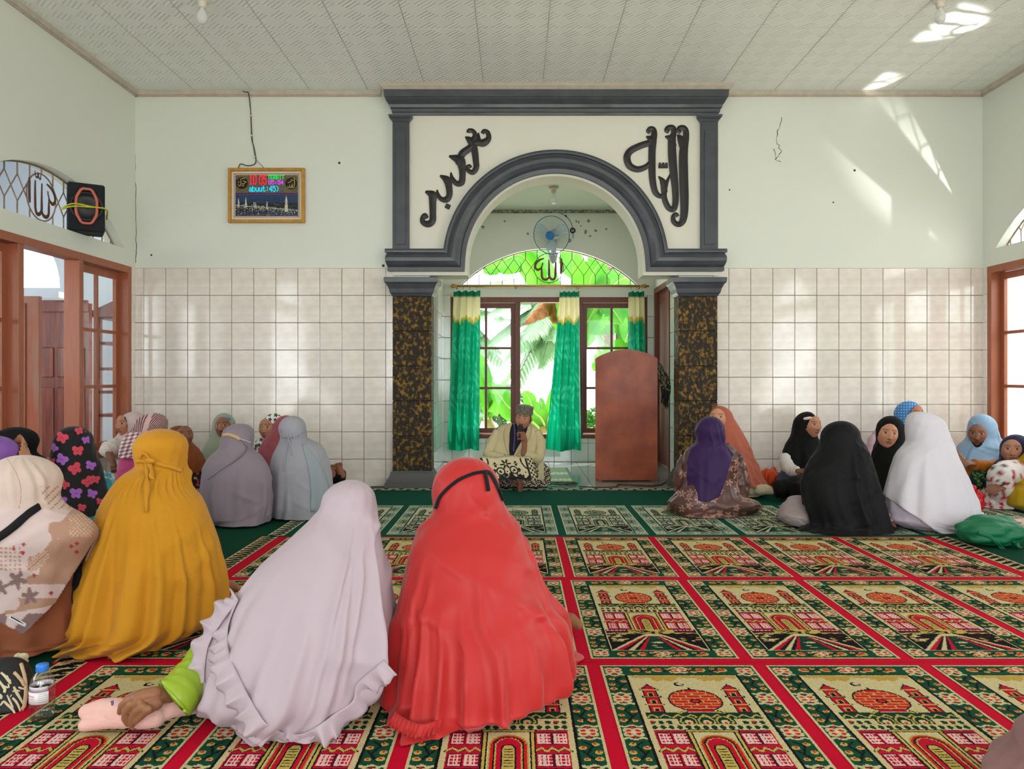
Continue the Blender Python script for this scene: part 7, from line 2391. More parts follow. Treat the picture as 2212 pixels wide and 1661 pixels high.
C_taupe = cloth('taupe_cotton', (158, 142, 140))
R_, o = seated('person seen from behind in a long black veil with a taupe skirt at one side', 1825, 4.95, [(945, 1775, 1857, 4.98, 0.115), (963, 1770, 1868, 4.97, 0.125), (985, 1757, 1877, 4.96, 0.145), (1015, 1740, 1888, 4.95, 0.165), (1049, 1732, 1898, 4.94, 0.18), (1094, 1740, 1910, 4.93, 0.195), (1128, 1750, 1920, 4.93, 0.2)], (1818, 909), C_blk2,
               hem=[(1725, 1148), (1760, 1159), (1830, 1164), (1895, 1161), (1934, 1153), (1925, 1142), (1880, 1134), (1780, 1134), (1745, 1140)], seed=71, famp=0.02, N=170, M=130, nfold=22, veil='prayer_veil', extra=[(290, 0.2, 1.1, 0.05, 0.02, 0.0), (275, 0.3, 1.1, 0.05, 0.018, 0.0), (310, 0.4, 1.1, 0.05, 0.018, 0.1)])
drape('skirt', [(1080, 1700, 1748, 5.1, 0.06), (1092, 1690, 1755, 5.09, 0.1), (1110, 1684, 1756, 5.07, 0.14)], C_taupe, R_, top=(1724, 1070), hem=[(1686, 1130), (1705, 1141), (1735, 1146), (1757, 1144), (1760, 1125), (1730, 1112), (1695, 1116)], nfold=12, famp=0.012, seed=72, N=100, M=60)
seated('person in a plain black headscarf looking towards the camera between two veiled neighbours', 1925, 5.8, [(930, 1895, 1952, 5.82, 0.11), (950, 1895, 1956, 5.82, 0.112), (970, 1890, 1960, 5.8, 0.135), (1010, 1886, 1962, 5.8, 0.16), (1050, 1882, 1966, 5.8, 0.18)], (1925, 898), C_blk, face_px=(1915, 938), yaw=192, fD=5.765, seed=81, tone=(164, 116, 92), age=0.5, roll=-6, famp=0.010,
       hem=[(1882, 1102), (1925, 1108), (1966, 1103), (1972, 1095), (1925, 1088), (1884, 1092)])
def bluedots(t, v, p, px, py):
    return (176, 206, 230) if (math.hypot((px % 6) - 3, (py % 6) - 3) < 1.2) else (62, 128, 196)
C_lpink = cloth('pale_pink_blouse', (204, 168, 186))
R_, o = seated('person in a bright blue dotted headscarf sitting highest against the tiled wall', 1955, 6.55, [(894, 1934, 1988, 6.55, 0.11), (912, 1936, 1986, 6.55, 0.11), (930, 1930, 1990, 6.55, 0.125), (955, 1925, 1995, 6.55, 0.15)], (1964, 866), M_cloth_attr, colf=bluedots, face_px=(1969, 896), yaw=165, fD=6.50, seed=82, N=240, M=140, famp=0.006, tone=(150, 100, 78),
               lower=[(935, 1905, 1995, 6.57, 0.12), (970, 1885, 2005, 6.57, 0.15), (1020, 1880, 2010, 6.5, 0.18)], lower_m=C_lpink, lower_hem=[(1875, 1066), (1940, 1074), (2010, 1068), (2016, 1060), (1940, 1055), (1880, 1058)])
limb('sleeve', [P(1905, 935, 6.5), P(1888, 962, 6.42), P(1884, 985, 6.35), P(1895, 1000, 6.25)], [0.06, 0.065, 0.06, 0.045], C_lpink, R_, n=18)

C_wht = cloth('white_crepe', (212, 206, 214), 0.7)
C_wht2 = cloth('lilac_white_underlayer', (188, 176, 190), 0.7)
R_ = new_person('person seen from behind in a white two-layered veil, nearest the green bag', 2015, 5.0)
rows = [(922, 1961, 2039, 5.02, 0.115), (949, 1963, 2048, 5.0, 0.125), (981, 1942, 2061, 4.98, 0.145), (1010, 1931, 2072, 4.97, 0.165), (1043, 1922, 2084, 4.96, 0.18), (1080, 1915, 2099, 4.95, 0.195), (1120, 1918, 2107, 4.95, 0.205)]
hm = [(1936, 1138), (1966, 1149), (2016, 1155), (2073, 1159), (2110, 1148), (2110, 1136), (2070, 1128), (1980, 1127), (1938, 1131)]
top_veil = drape('prayer_veil', [(py, xl - 2, xr + 2, D, ry + 0.008) for py, xl, xr, D, ry in rows], C_wht, R_, top=(1985, 889), hem=[(1930, 1140), (1962, 1152), (2016, 1158), (2073, 1161), (2114, 1149), (2113, 1136), (2070, 1127), (1980, 1126), (1932, 1131)], seed=91, famp=0.016, N=180, M=150, nfold=20,
                 cut=lambda px, py, p: p.y < 5.0 and py > 1072 + (px - 1913) * 0.69, thick=0.003, extra=[(300, 0.3, 1.1, 0.05, 0.02, 0.1), (315, 0.35, 1.1, 0.05, 0.018, 0.1), (330, 0.4, 1.1, 0.05, 0.016, 0.1)])
drape('under_veil', [(py, xl + 2, xr - 2, D, ry - 0.006) for py, xl, xr, D, ry in rows[2:]], C_wht2, R_, hem=hm, seed=92, famp=0.014, N=140, M=90, nfold=18)
bn = MB()
limb('pink_cuff', [P(2098, 1110, 5.0), P(2118, 1122, 4.95), P(2132, 1128, 4.92)], [0.05, 0.045, 0.03], cloth('pale_pink_cuff', (214, 178, 196)), R_, n=18, folds=0.007)
limb('sleeve', [P(1925, 1085, 5.0), P(1924, 1108, 4.95), P(1927, 1128, 4.92)], [0.03, 0.035, 0.03], C_lpink, R_, n=16)
hand(R_, P(1927, 1129, 4.92), (0.05, -0.1, -1), (0.1, -1, 0.1), 0.72, tone=(140, 92, 68), curl=0.5)

C_lblu = cloth('sky_blue_satin', (138, 168, 196), 0.45, bump=0.06)
C_orng = cloth('amber_cotton', (186, 106, 30), 0.7)
R_, o = seated('person in a sky blue headscarf and amber dress looking down, in the wall corner', 2118, 6.25, [(924, 2094, 2150, 6.25, 0.11), (943, 2094, 2156, 6.25, 0.115), (962, 2080, 2166, 6.23, 0.145), (985, 2068, 2170, 6.22, 0.165), (998, 2066, 2170, 6.2, 0.175)], (2120, 894), C_lblu, face_px=(2111, 934), yaw=212, pitch=-14, fD=6.21, seed=95, tone=(118, 78, 58), age=0.5, famp=0.012,
               lower=[(975, 2072, 2168, 6.26, 0.14), (1005, 2070, 2172, 6.25, 0.17), (1035, 2062, 2178, 6.2, 0.22)], lower_m=C_orng, lower_hem=[(2062, 1080), (2115, 1086), (2165, 1082), (2168, 1075), (2115, 1068), (2064, 1071)])
limb('sleeve', [P(2164, 990, 6.15), P(2150, 1008, 6.05), P(2125, 1008, 5.98), P(2104, 1003, 5.95)], [0.05, 0.058, 0.05, 0.04], C_orng, R_, n=18)
hand(R_, P(2104, 1002, 5.94), P(2080, 998, 5.9) - P(2104, 1002, 5.94), (0, -0.5, 0.85), 0.85, tone=(132, 88, 66), curl=0.8)
hand(R_, P(2072, 985, 5.98), P(2080, 1005, 5.92) - P(2072, 985, 5.98), (-0.3, -0.8, 0.4), 0.8, tone=(132, 88, 66), curl=0.7, left=True)
C_navy = cloth('navy_crepe', (30, 34, 66))
def redfloral(t, v, p, px, py):
    gx, gy = math.floor(px / 13), math.floor(py / 13)
    for a in (-1, 0, 1):
        for b in (-1, 0, 1):
            h = noise_hash(gx + a + 3, gy + b)
            if h < 0.35: continue
            cx = (gx + a + 0.2 + 0.6 * h) * 13; cy = (gy + b + 0.2 + 0.6 * noise_hash(gy + b, gx + a + 9)) * 13
            d = math.hypot(px - cx, py - cy); an = math.atan2(py - cy, px - cx)
            if d < 4.2 + 1.5 * math.cos(5 * an + h * 9): return (176, 24, 48) if h < 0.85 else (36, 40, 42)
    return (222, 212, 208)
R_, o = seated('person in a navy headscarf and white dress with red flowers, one knee raised', 2190, 5.85, [(970, 2165, 2225, 5.85, 0.112), (988, 2166, 2226, 5.85, 0.112), (1005, 2150, 2235, 5.84, 0.14), (1035, 2140, 2240, 5.82, 0.165), (1058, 2135, 2245, 5.80, 0.18)], (2195, 938), C_navy, face_px=(2183, 970), yaw=206, pitch=-4, fD=5.82, seed=97, tone=(150, 106, 86), age=0.9, famp=0.01,
               lower=[(1045, 2140, 2240, 5.82, 0.16), (1070, 2128, 2245, 5.80, 0.2)], lower_m=M_cloth_attr, lcolf=redfloral, lower_hem=[(2116, 1100), (2160, 1106), (2226, 1104), (2232, 1094), (2180, 1086), (2120, 1090)])
limb('raised_knee', [P(2172, 1080, 5.75), P(2160, 1040, 5.62), P(2166, 1022, 5.58), P(2190, 1020, 5.65), P(2215, 1030, 5.70)], [0.09, 0.085, 0.08, 0.09, 0.1], M_cloth_attr, R_, n=26, colf=lambda v: redfloral(0, 0, v, *to_px(v)), sub=9)
hand(R_, P(2166, 1052, 5.56), P(2135, 1056, 5.50) - P(2166, 1052, 5.56), (0, -0.6, 0.8), 0.95, tone=(128, 84, 64), curl=0.5)
C_mus2 = cloth('mustard_cotton', (184, 150, 26))
R_ = new_person('person at the picture edge in a mustard dress with a dotted pink sock', 2225, 5.63)
drape('dress', [(1005, 2196, 2255, 5.68, 0.12), (1030, 2186, 2260, 5.66, 0.15), (1042, 2190, 2262, 5.64, 0.16), (1055, 2180, 2264, 5.62, 0.19), (1085, 2178, 2266, 5.60, 0.2)], C_mus2, R_, top=(2225, 985), hem=[(2186, 1104), (2225, 1112), (2262, 1110), (2268, 1100), (2235, 1092), (2190, 1095)], seed=98, famp=0.012, N=110, M=70)
fq = P(2262, 950, 5.6); f_ = fdir(225)
head(R_, fq + f_ * 0.016, 225, -6, 0, 0.95, tone=(180, 128, 100), patch=(0.07, 0.093))
drape('headscarf', [(952, 2232, 2290, 5.62, 0.11), (972, 2230, 2292, 5.62, 0.112), (992, 2212, 2300, 5.63, 0.14), (1020, 2200, 2300, 5.64, 0.16)], C_mus2, R_, top=(2264, 918), face=(fq + Vector((0, 0, -0.008)), f_, 0.052, 0.077), seed=77, famp=0.01, N=120, M=80)
mb = MB(); blob(mb, [P(2203, 1160, 4.78), P(2202, 1142, 4.76), P(2200, 1130, 4.75)], [0.03, 0.034, 0.028], 12)
for k in range(3): blob(mb, [P(2194 + 8 * k, 1130, 4.74), P(2193 + 8 * k, 1122 - (k == 1), 4.74)], [0.013, 0.011], 8)
remeshed(mb, 'sock', M_cloth_attr, R_, 0.004, 3, col=lambda c: (150, 96, 90) if noise_hash(int(c.x * 110), int(c.z * 110)) > 0.86 else (216, 188, 174))
limb('trouser_leg', [P(2203, 1160, 4.8), P(2215, 1185, 4.7), P(2240, 1200, 4.6)], [0.035, 0.06, 0.08], cloth('grey_blue_denim', (112, 124, 142)), R_, n=16)

# mauve knee of a person at the near corner of the picture
R_ = new_person('mauve-clad knee of a person cut off at the lower corner of the picture', 2330, 1.75)
drape('skirt', [(1640, 2222, 2420, 1.75, 0.16), (1690, 2180, 2460, 1.75, 0.2)], cloth('mauve_taupe', (150, 112, 112)), R_, top=(2318, 1556), hem=[(2150, 1790), (2300, 1830), (2460, 1800), (2480, 1740), (2320, 1700), (2170, 1720)], seed=99, famp=0.01, N=90, M=50)

# ================================================================== the speaker in the niche
Z5 = lambda x, y, D: P(1000 + x / 6.919, 840 + y / 6.919, D)
sp_ = new_person('man in a cream jacket and patterned cap sitting cross-legged and speaking into a microphone', 1115, 7.0)
C_jack = cloth('cream_linen', (206, 192, 150), 0.8, bump=0.15, bscale=40)
C_jack2 = cloth('cream_linen_lapel', (196, 180, 138), 0.8, bump=0.15, bscale=40)
C_shirt = cloth('dark_shirt', (30, 24, 38), 0.7)
jacket = drape('jacket', [(914, 1100, 1146, 7.06, 0.06), (920, 1082, 1156, 7.06, 0.085), (930, 1072, 1164, 7.05, 0.10), (948, 1066, 1166, 7.04, 0.115), (970, 1062, 1164, 7.02, 0.125), (990, 1058, 1162, 7.0, 0.135), (1008, 1056, 1162, 6.99, 0.145)], C_jack, sp_, N=150, M=80, nfold=16, famp=0.008, seed=3)
bvj = bvh_of(jacket)
ribbon_on('shirt_front', bvj, [(1124, 915), (1120, 930), (1114, 950), (1108, 972), (1103, 990)], [32, 36, 30, 21, 10], C_shirt, sp_, off=0.006, nc=6)
ribbon_on('lapel', bvj, [(1104, 914), (1096, 930), (1095, 950), (1097, 972), (1101, 988)], [7, 13, 12, 6, 2], C_jack2, sp_, off=0.012)
ribbon_on('lapel', bvj, [(1144, 920), (1141, 938), (1130, 958), (1117, 976), (1108, 990)], [7, 12, 12, 7, 2], C_jack2, sp_, off=0.012)
ribbon_on('lanyard', bvj, [(1110, 916), (1112, 935), (1111, 955), (1109, 975)], 2.6, cloth('lanyard_violet', (88, 84, 140), 0.6), sp_, off=0.012)
# head, hair, ears, cap
hd, Mx = head(sp_, P(1130.5, 905, 6.98), 193, -4, -11, 0.94, tone=(186, 130, 100), n_=150, mouth_open=0.5, moustache=True, lip=(150, 86, 76), name='head')
M_hair = mat('black_hair', (22, 18, 18), 0.6, bump=0.4, bscale=90)
vs = []; fs = []
nl, nt = 40, 30
for i in range(nt + 1):
    ph = PI * 0.62 * i / nt
    for j in range(nl):
        a = 2 * PI * j / nl
        x, y, z = 0.0765 * math.sin(ph) * math.sin(a), 0.098 * math.sin(ph) * math.cos(a) - 0.004, 0.114 * math.cos(ph)
        vs.append(Mx @ Vector((x * 0.94, y * 0.94, z * 0.94)))
for i in range(nt):
    for j in range(nl):
        a = 2 * PI * (j + 0.5) / nl; ph = PI * 0.62 * (i + 0.5) / nt
        y = math.sin(ph) * math.cos(a)
        if y > 0.30 and ph > 0.75: continue
        if ph > 1.75 and y > -0.1: continue
        fs.append((i * nl + j, i * nl + (j + 1) % nl, (i + 1) * nl + (j + 1) % nl, (i + 1) * nl + j))
place(obj('hair', vs, [tuple(reversed(f)) for f in fs], M_hair, None, True), sp_)
for sx in (-1, 1):
    mb = MB(); blob(mb, [Mx @ Vector((sx * 0.069, -0.002, 0.018)), Mx @ Vector((sx * 0.0735, -0.008, 0.004)), Mx @ Vector((sx * 0.068, -0.002, -0.018))], [0.011, 0.013, 0.009], 9)
    remeshed(mb, 'ear', M_skin, sp_, 0.003, 2, col=(160, 106, 80))
def cap_col(a, h):
    u = a * 14 / (2 * PI); k = math.floor(u * 1.0); v = h * 3.2
    s = (u * 2 + (v * 2 if int(v + k) % 2 else -v * 2)) % 1.0
    return (150, 142, 122) if s < 0.42 else (44, 46, 46)
vs = []; cols = []; fs = []
nl, nt = 160, 40
for i in range(nt + 1):
    h = i / nt
    for j in range(nl):
        a = 2 * PI * j / nl
        if h < 0.82:
            r_ = 1.0 - 0.05 * h; z = 0.052 + 0.078 * h / 0.82
        else:
            q = (h - 0.82) / 0.18; r_ = 0.95 * (1 - q) ; z = 0.130 + 0.010 * math.sin(q * PI / 2)
        x, y = 0.0795 * r_ * math.sin(a), 0.1 * r_ * math.cos(a) - 0.004
        z -= 0.16 * (-(y - 0.0)) * 0.25
        vs.append(Mx @ Vector((x * 0.94, y * 0.94, z * 0.94))); cols.append(cap_col(a, h))
for i in range(nt):
    for j in range(nl):
        fs.append((i * nl + j, i * nl + (j + 1) % nl, (i + 1) * nl + (j + 1) % nl, (i + 1) * nl + j))
o = obj('cap', vs, fs, M_cloth_attr, None, True); paint(o, cols)
md = o.modifiers.new('t', 'SOLIDIFY'); md.thickness = 0.003; place(o, sp_)
mb = MB(); blob(mb, [P(1127, 915, 7.02), P(1124, 925, 7.05)], [0.046, 0.052], 14); remeshed(mb, 'neck', M_skin, sp_, 0.005, 2, col=(150, 100, 76))
# arms
limb('sleeve', [P(1158, 932, 7.04), P(1167, 960, 7.0), P(1163, 988, 6.93), P(1148, 988, 6.87), P(1133, 980, 6.84)], [0.05, 0.052, 0.05, 0.046, 0.036], C_jack, sp_, n=22, folds=0.003)
limb('sleeve', [P(1078, 932, 7.04), P(1064, 958, 7.0), P(1056, 982, 6.94), P(1070, 988, 6.87), P(1088, 988, 6.82)], [0.05, 0.054, 0.052, 0.045, 0.036], C_jack, sp_, n=22, folds=0.003)
mb = MB()
blob(mb, [P(1131, 980, 6.84), P(1133, 966, 6.83), P(1133, 954, 6.82)], [0.026, 0.024, 0.024], 12)
blob(mb, [P(1133, 952, 6.82), P(1130, 942, 6.81), P(1129, 936, 6.81)], [0.027, 0.028, 0.022], 12)
for k, py in enumerate((935, 939.5, 944, 948)):
    blob(mb, [P(1133 - k * 0.2, py + 2, 6.80), P(1127, py, 6.775), P(1121, py - 1, 6.775), P(1117.5 + k * 0.6, py + 1, 6.79)], [0.011, 0.0102, 0.0095, 0.008], 9)
blob(mb, [P(1132, 938, 6.83), P(1126, 932, 6.815), P(1120, 930, 6.80)], [0.013, 0.011, 0.008], 9)
remeshed(mb, 'hand', M_skin, sp_, 0.0028, 3, col=(152, 100, 76))
mic = tag(empty('microphone', P(1124.5, 923, 6.80)), 'black hand-held microphone held at the mouth of the man in the cap', 'microphone')
b = MB(); q0 = P(1124.5, 923.5, 6.80)
b.lathe([(0.001, 0.027), (0.014, 0.023), (0.024, 0.012), (0.027, 0.0), (0.025, -0.012), (0.02, -0.022), (0.0195, -0.026)], 20)
ax = Matrix.Translation(q0) @ Matrix.Rotation(math.radians(-20), 4, 'X') @ Matrix.Rotation(math.radians(6), 4, 'Y')
b.xf(ax); place(b.build('grille_head', mat('mic_mesh', (26, 26, 28), 0.45, bump=0.4, bscale=260), None, True), mic)
b = MB(); b.lathe([(0.019, -0.024), (0.019, -0.034), (0.014, -0.05), (0.0115, -0.085), (0.0118, -0.10)], 18); b.xf(ax); place(b.build('mic_body', M_black, None, True), mic)
# sarong over crossed legs
def sarong(t, v, p, px, py):
    s = math.sin(px * 0.9 + 2.0 * math.sin(py * 0.35)) * math.sin(py * 0.9 + 2.0 * math.sin(px * 0.3))
    if 1163 < px < 1175 and py < 1036: return (204, 188, 150)
    return (208, 196, 164) if s > 0.22 else (24, 22, 24)
drape('sarong', [(988, 1062, 1160, 7.0, 0.12), (1000, 1052, 1176, 6.97, 0.15), (1014, 1046, 1188, 6.96, 0.18), (1030, 1046, 1190, 6.96, 0.19)], M_cloth_attr, sp_, hem=[(1048, 1050), (1085, 1056), (1130, 1057), (1178, 1055), (1188, 1049), (1165, 1044), (1110, 1042), (1060, 1044)], N=260, M=110, nfold=16, famp=0.010, seed=6, colf=sarong)
# book stand draped with a black and cream cloth
st = tag(empty('book_stand', (PX(1095, 6.62), 6.62, 0)), 'low folding book stand of brown wood standing before the speaker', 'book stand')
for sx in (-1, 1):
    b = MB(); b.box(-0.006, 0.006, -0.10, 0.10, -0.2, 0.2, 0.002)
for (xa, za), (xb, zb), nm in (((1124, 1061), (1060, 996), 'board'), ((1062, 1061), (1128, 996), 'board')):
    A = P(xa, za, 6.62); Bq = P(xb, zb, 6.62)
    b = MB(); d = (Bq - A); n_ = Vector((d.z, 0, -d.x)).normalized() * 0.008
    b.hexa([A - n_ + Vector((0, -0.0, 0)), A + n_ + Vector((0, -0.0, 0)), A + n_ + Vector((0, 0.14, 0)), A - n_ + Vector((0, 0.14, 0))], [Bq - n_ + Vector((0, -0.0, 0)), Bq + n_ + Vector((0, -0.0, 0)), Bq + n_ + Vector((0, 0.14, 0)), Bq - n_ + Vector((0, 0.14, 0))])
    for q in range(len(b.v)):
        b.v[q] = (b.v[q][0], b.v[q][1], max(b.v[q][2], 0.013))
    place(b.build(nm, M_redwood), st)
place(MB().box(PX(1119, 6.56), PX(1129, 6.56), 6.54, 6.58, 0.013, PZ(1036, 6.56), 0.003).build('foot', M_redwood), st)
def motif(u, v):
    x = abs(u - 0.46); cream = (216, 200, 158); blk = (22, 20, 22)
    if u > 0.86: return blk if u < 0.905 else ((22, 20, 22) if math.sin(u * 90) * math.sin(v * 30) > 0.1 else cream)
    if u < 0.05: return blk
    # side arcs
    if abs(math.hypot((x - 0.62), (v - 0.1) * 0.55) - 0.30) < 0.016: return blk
    # central flower
    r_ = math.hypot(x * 1.0, (v - 0.30) * 0.45); a = math.atan2((v - 0.30) * 0.45, x)
    if r_ < 0.11 * (0.65 + 0.35 * math.cos(6 * a)) and r_ > 0.02: return blk
    if abs(math.hypot(x - 0.13, (v - 0.6) * 0.45) - 0.075) < 0.014: return blk
    if math.hypot(x - 0.14, (v - 0.6) * 0.45) < 0.024: return blk
    q = math.hypot(x - 0.2, (v - 0.28) * 0.45); 
    if q < 0.035 * (1 + 0.5 * math.cos(4 * math.atan2(v - 0.28, x - 0.2))) and q > 0.008: return blk
    q = math.hypot(x - 0.24, (v - 0.55) * 0.45)
    if q < 0.03: return blk
    if v > 0.84 + 0.08 * math.sin(u * 34): return blk
    q = math.hypot(x - 0.05, (v - 0.8) * 0.45)
    if q < 0.04: return blk
    if math.sin(u * 52) * math.sin(v * 16 + 1) > 0.62 and v > 0.62: return blk
    return cream
cv = tag(empty('stand_cloth', (PX(1092, 6.6), 6.6, 0)), 'black and cream ornamental cloth draped over the low book stand', 'cloth')
A = P(1036, 990, 6.60); Bq = P(1148, 988, 6.60)
o = cloth_sheet('draped_cloth', A, Bq - A, P(1050, 1036, 6.57) - A, 150, 70, lambda u, v: (0.02 * (0.5 - u) * v, -0.012 * math.sin(u * PI * 3) * v, 0.006 * math.cos(u * 11) - 0.01 * (u - 0.5) ** 2), M_cloth_attr, colf=motif)
place(o, cv)
o = cloth_sheet('cloth_top', A, Bq - A, Vector((0, 0.14, 0.0)), 30, 8, lambda u, v: (0, 0, 0.006 * math.cos(u * 11) - 0.01 * (u - 0.5) ** 2), M_cloth_attr, colf=lambda u, v: (216, 200, 158) if math.sin(u * 40) * math.sin(v * 12) < 0.4 else (22, 20, 22))
place(o, cv)
# prayer mat and cables on the niche floor
def matc(u, v):
    if u < 0.03 or u > 0.97: return (70, 110, 62)
    if abs(v - 0.55) < 0.08 or abs(v - 0.12) < 0.06:
        return (196, 206, 206) if math.sin(u * 60) * math.sin(v * 80) > -0.3 else (96, 140, 90)
    return (104, 142, 66) if math.sin(u * 90 + v * 60) > -0.4 else (120, 156, 84)
pmt = tag(empty('prayer_mat', (0.2, 7.5, 0)), 'small green and white prayer mat on the niche floor beside the speaker', 'mat')
o = cloth_sheet('mat_cloth', (-0.28, 7.22, 0.004), (0.84, 0, 0), (0, 1.12, 0), 70, 90, lambda u, v: (0, 0, 0.0015 * math.sin(u * 9) + 0.0015), M_cloth_attr, colf=matc, thick=0.004)
place(o, pmt)
b = MB()
b.tube(smooth_path([Vector((*FL(1182, 1052), 0.02)), Vector((*FL(1205, 1047), 0.012)), Vector((*FL(1230, 1051), 0.012)), Vector((*FL(1248, 1046), 0.012)), Vector((*FL(1215, 1050), 0.018)), Vector((*FL(1190, 1048), 0.012))], 6), 0.006, 6)
tag(b.build('coiled_cable', M_black, None, True), 'tangle of black cable on the floor beside the prayer mat', 'cable')
b = MB()
b.tube(smooth_path([Vector((*FL(1250, 1053), 0.008)), Vector((*FL(1290, 1056), 0.014)), Vector((*FL(1330, 1055), 0.014)), Vector((*FL(1336, 1048), 0.006)), Vector((*FL(1370, 1049), 0.006)), Vector((*FL(1405, 1051), 0.006)), Vector((*FL(1432, 1046), 0.006)), Vector((*FL(1446, 1033), 0.006))], 6), 0.005, 6)
tag(b.build('floor_cable', M_black, None, True), 'long black cable running along the floor past the pulpit', 'cable')

# ================================================================== bags and bottle
def bag_blob(nm, part, label, cat, c, r, m, seed, crumple=0.25, n=40, flat=0.0, colf=None):
    """crumpled soft bag: noisy ellipsoid resting on the floor"""
    R_ = tag(empty(nm, (c[0], c[1], 0.0)), label, cat)
    rg = np.random.RandomState(seed)
    dirs = rg.normal(size=(14, 3)); dirs /= np.linalg.norm(dirs, axis=1)[:, None]
    fr = rg.uniform(3, 7, 14); ph = rg.uniform(0, 6.28, 14)
    vs = []; fs = []
    for i in range(n + 1):
        p_ = PI * i / n
        for j in range(2 * n):
            a = PI * j / n
            d = np.array((math.sin(p_) * math.cos(a), math.sin(p_) * math.sin(a), math.cos(p_)))
            k = 1 + crumple * sum(abs(math.sin(fr[q] * d.dot(dirs[q]) + ph[q])) - 0.6 for q in range(14)) / 5
            vs.append((c[0] + r[0] * d[0] * k, c[1] + r[1] * d[1] * k, max(0.019, c[2] + r[2] * d[2] * k)))
    for i in range(n):
        for j in range(2 * n):
            fs.append((i * 2 * n + j, (i + 1) * 2 * n + j, (i + 1) * 2 * n + (j + 1) % (2 * n), i * 2 * n + (j + 1) % (2 * n)))
    o_ = obj(part, vs, fs, m, None, True)
    if colf: paint(o_, [colf(v) for v in vs])
    place(o_, R_)
    return R_, o_


M_gbag = mat('green_woven_bag', (8, 104, 66), 0.55, bump=0.15, bscale=20)
x_, y_ = FL(2140, 1185)
gb, o = bag_blob('shopping_bag', 'bag_body', 'green cloth shopping bag with handles lying on the prayer carpet', 'bag', (PX(2140, 4.5), 4.5, 0.09), (0.185, 0.13, 0.088), M_gbag, 3, 0.22)
b1 = bvh_of(o)
ribbon_on('handle', b1, [(2112, 1150), (2140, 1160), (2165, 1185), (2182, 1205)], 9, M_gbag, gb, off=0.008)
limb('handle', [P(2185, 1168, 4.42), P(2200, 1180, 4.38), P(2206, 1200, 4.36), P(2198, 1212, 4.36)], [0.012, 0.012, 0.012, 0.012], M_gbag, gb, n=8)
rb, o = bag_blob('red_bag', 'bag_body', 'bright red plastic bag standing between the white veil and the flowered dress', 'bag', (PX(2104, 5.62), 5.60, 0.085), (0.056, 0.05, 0.09), mat('red_plastic', (204, 22, 32), 0.35), 5, 0.35)
limb('knot', [P(2105, 1055, 5.60), P(2098, 1048, 5.59)], [0.02, 0.008], mat('red_plastic', (204, 22, 32)), rb, n=8)
limb('knot', [P(2110, 1064, 5.58), P(2120, 1068, 5.56), P(2126, 1074, 5.56)], [0.02, 0.016, 0.008], mat('red_plastic', (204, 22, 32)), rb, n=8)
bag_blob('orange_bag', 'bag_body', 'crumpled orange plastic bag by the tiled wall', 'bag', (PX(1666, 6.68), 6.70, 0.095), (0.085, 0.075, 0.10), mat('orange_plastic', (224, 74, 22), 0.35), 7, 0.35)
bag_blob('bundle', 'cloth_bundle', 'dark green patterned cloth bundle above the red bag', 'bundle', (PX(2116, 5.98), 5.98, 0.16), (0.075, 0.06, 0.15), M_cloth_attr, 9, 0.2, colf=lambda v: (96, 160, 60) if noise_hash(int(v[0] * 60), int(v[2] * 110)) > 0.78 else (20, 40, 42))
bag_blob('blue_bundle', 'cloth_bundle', 'turquoise cloth bundle on the floor beside the butterfly scarf', 'bundle', (PX(230, 4.9), 4.9, 0.20), (0.07, 0.07, 0.19), mat('turquoise_print', (64, 138, 160), 0.7, col2=(190, 210, 206), vscale=30), 11, 0.25)

# ---- black tote bag with cream script and rope handles
tb = tag(empty('tote_bag', (PX(10, 2.3), 2.3, 0)), 'black tote bag with cream brush lettering and a beige rope rim', 'bag')
ZT = lambda x, y, D: P(x / 8.307, 1400 + y / 8.307, D)
# body: rounded cushion leaning back
vs = []; fs = []
n1, n2 = 40, 24
ctr = P(-5, 1508, 2.27)
for i in range(n2 + 1):
    p_ = PI * i / n2
    for j in range(n1):
        a = 2 * PI * j / n1
        d = Vector((math.sin(p_) * math.cos(a), math.cos(p_), math.sin(p_) * math.sin(a)))
        x = ctr.x + 0.092 * math.copysign(abs(d.x) ** 0.8, d.x); z = ctr.z + 0.105 * math.copysign(abs(d.z) ** 0.8, d.z); y = ctr.y + 0.05 * d.y + (z - ctr.z) * 0.45
        vs.append((x, y, max(z, 0.019)))
for i in range(n2):
    for j in range(n1):
        fs.append((i * n1 + j, i * n1 + (j + 1) % n1, (i + 1) * n1 + (j + 1) % n1, (i + 1) * n1 + j))
tbody = obj('bag_body', vs, fs, mat('black_canvas', (18, 17, 19), 0.6, bump=0.15, bscale=150), None, True); place(tbody, tb)
bt = bvh_of(tbody)
M_cream = mat('cream_print', (206, 190, 156), 0.7); M_rope = mat('beige_rope', (196, 164, 128), 0.7, bump=0.3, bscale=120)
S_ = lambda pts: [(x / 8.307, 1400 + y / 8.307) for x, y in pts]
ribbon_on('rope_rim', bt, S_([(-40, 1580), (60, 1540), (200, 1400), (320, 1230), (410, 1050), (450, 800), (440, 560), (400, 380), (370, 290)]), 8, M_rope, tb, off=0.007, thick=0.005)
ribbon_on('rope_handle', bt, S_([(260, 450), (320, 510), (380, 590), (430, 680)]), 8, M_rope, tb, off=0.009, thick=0.005)
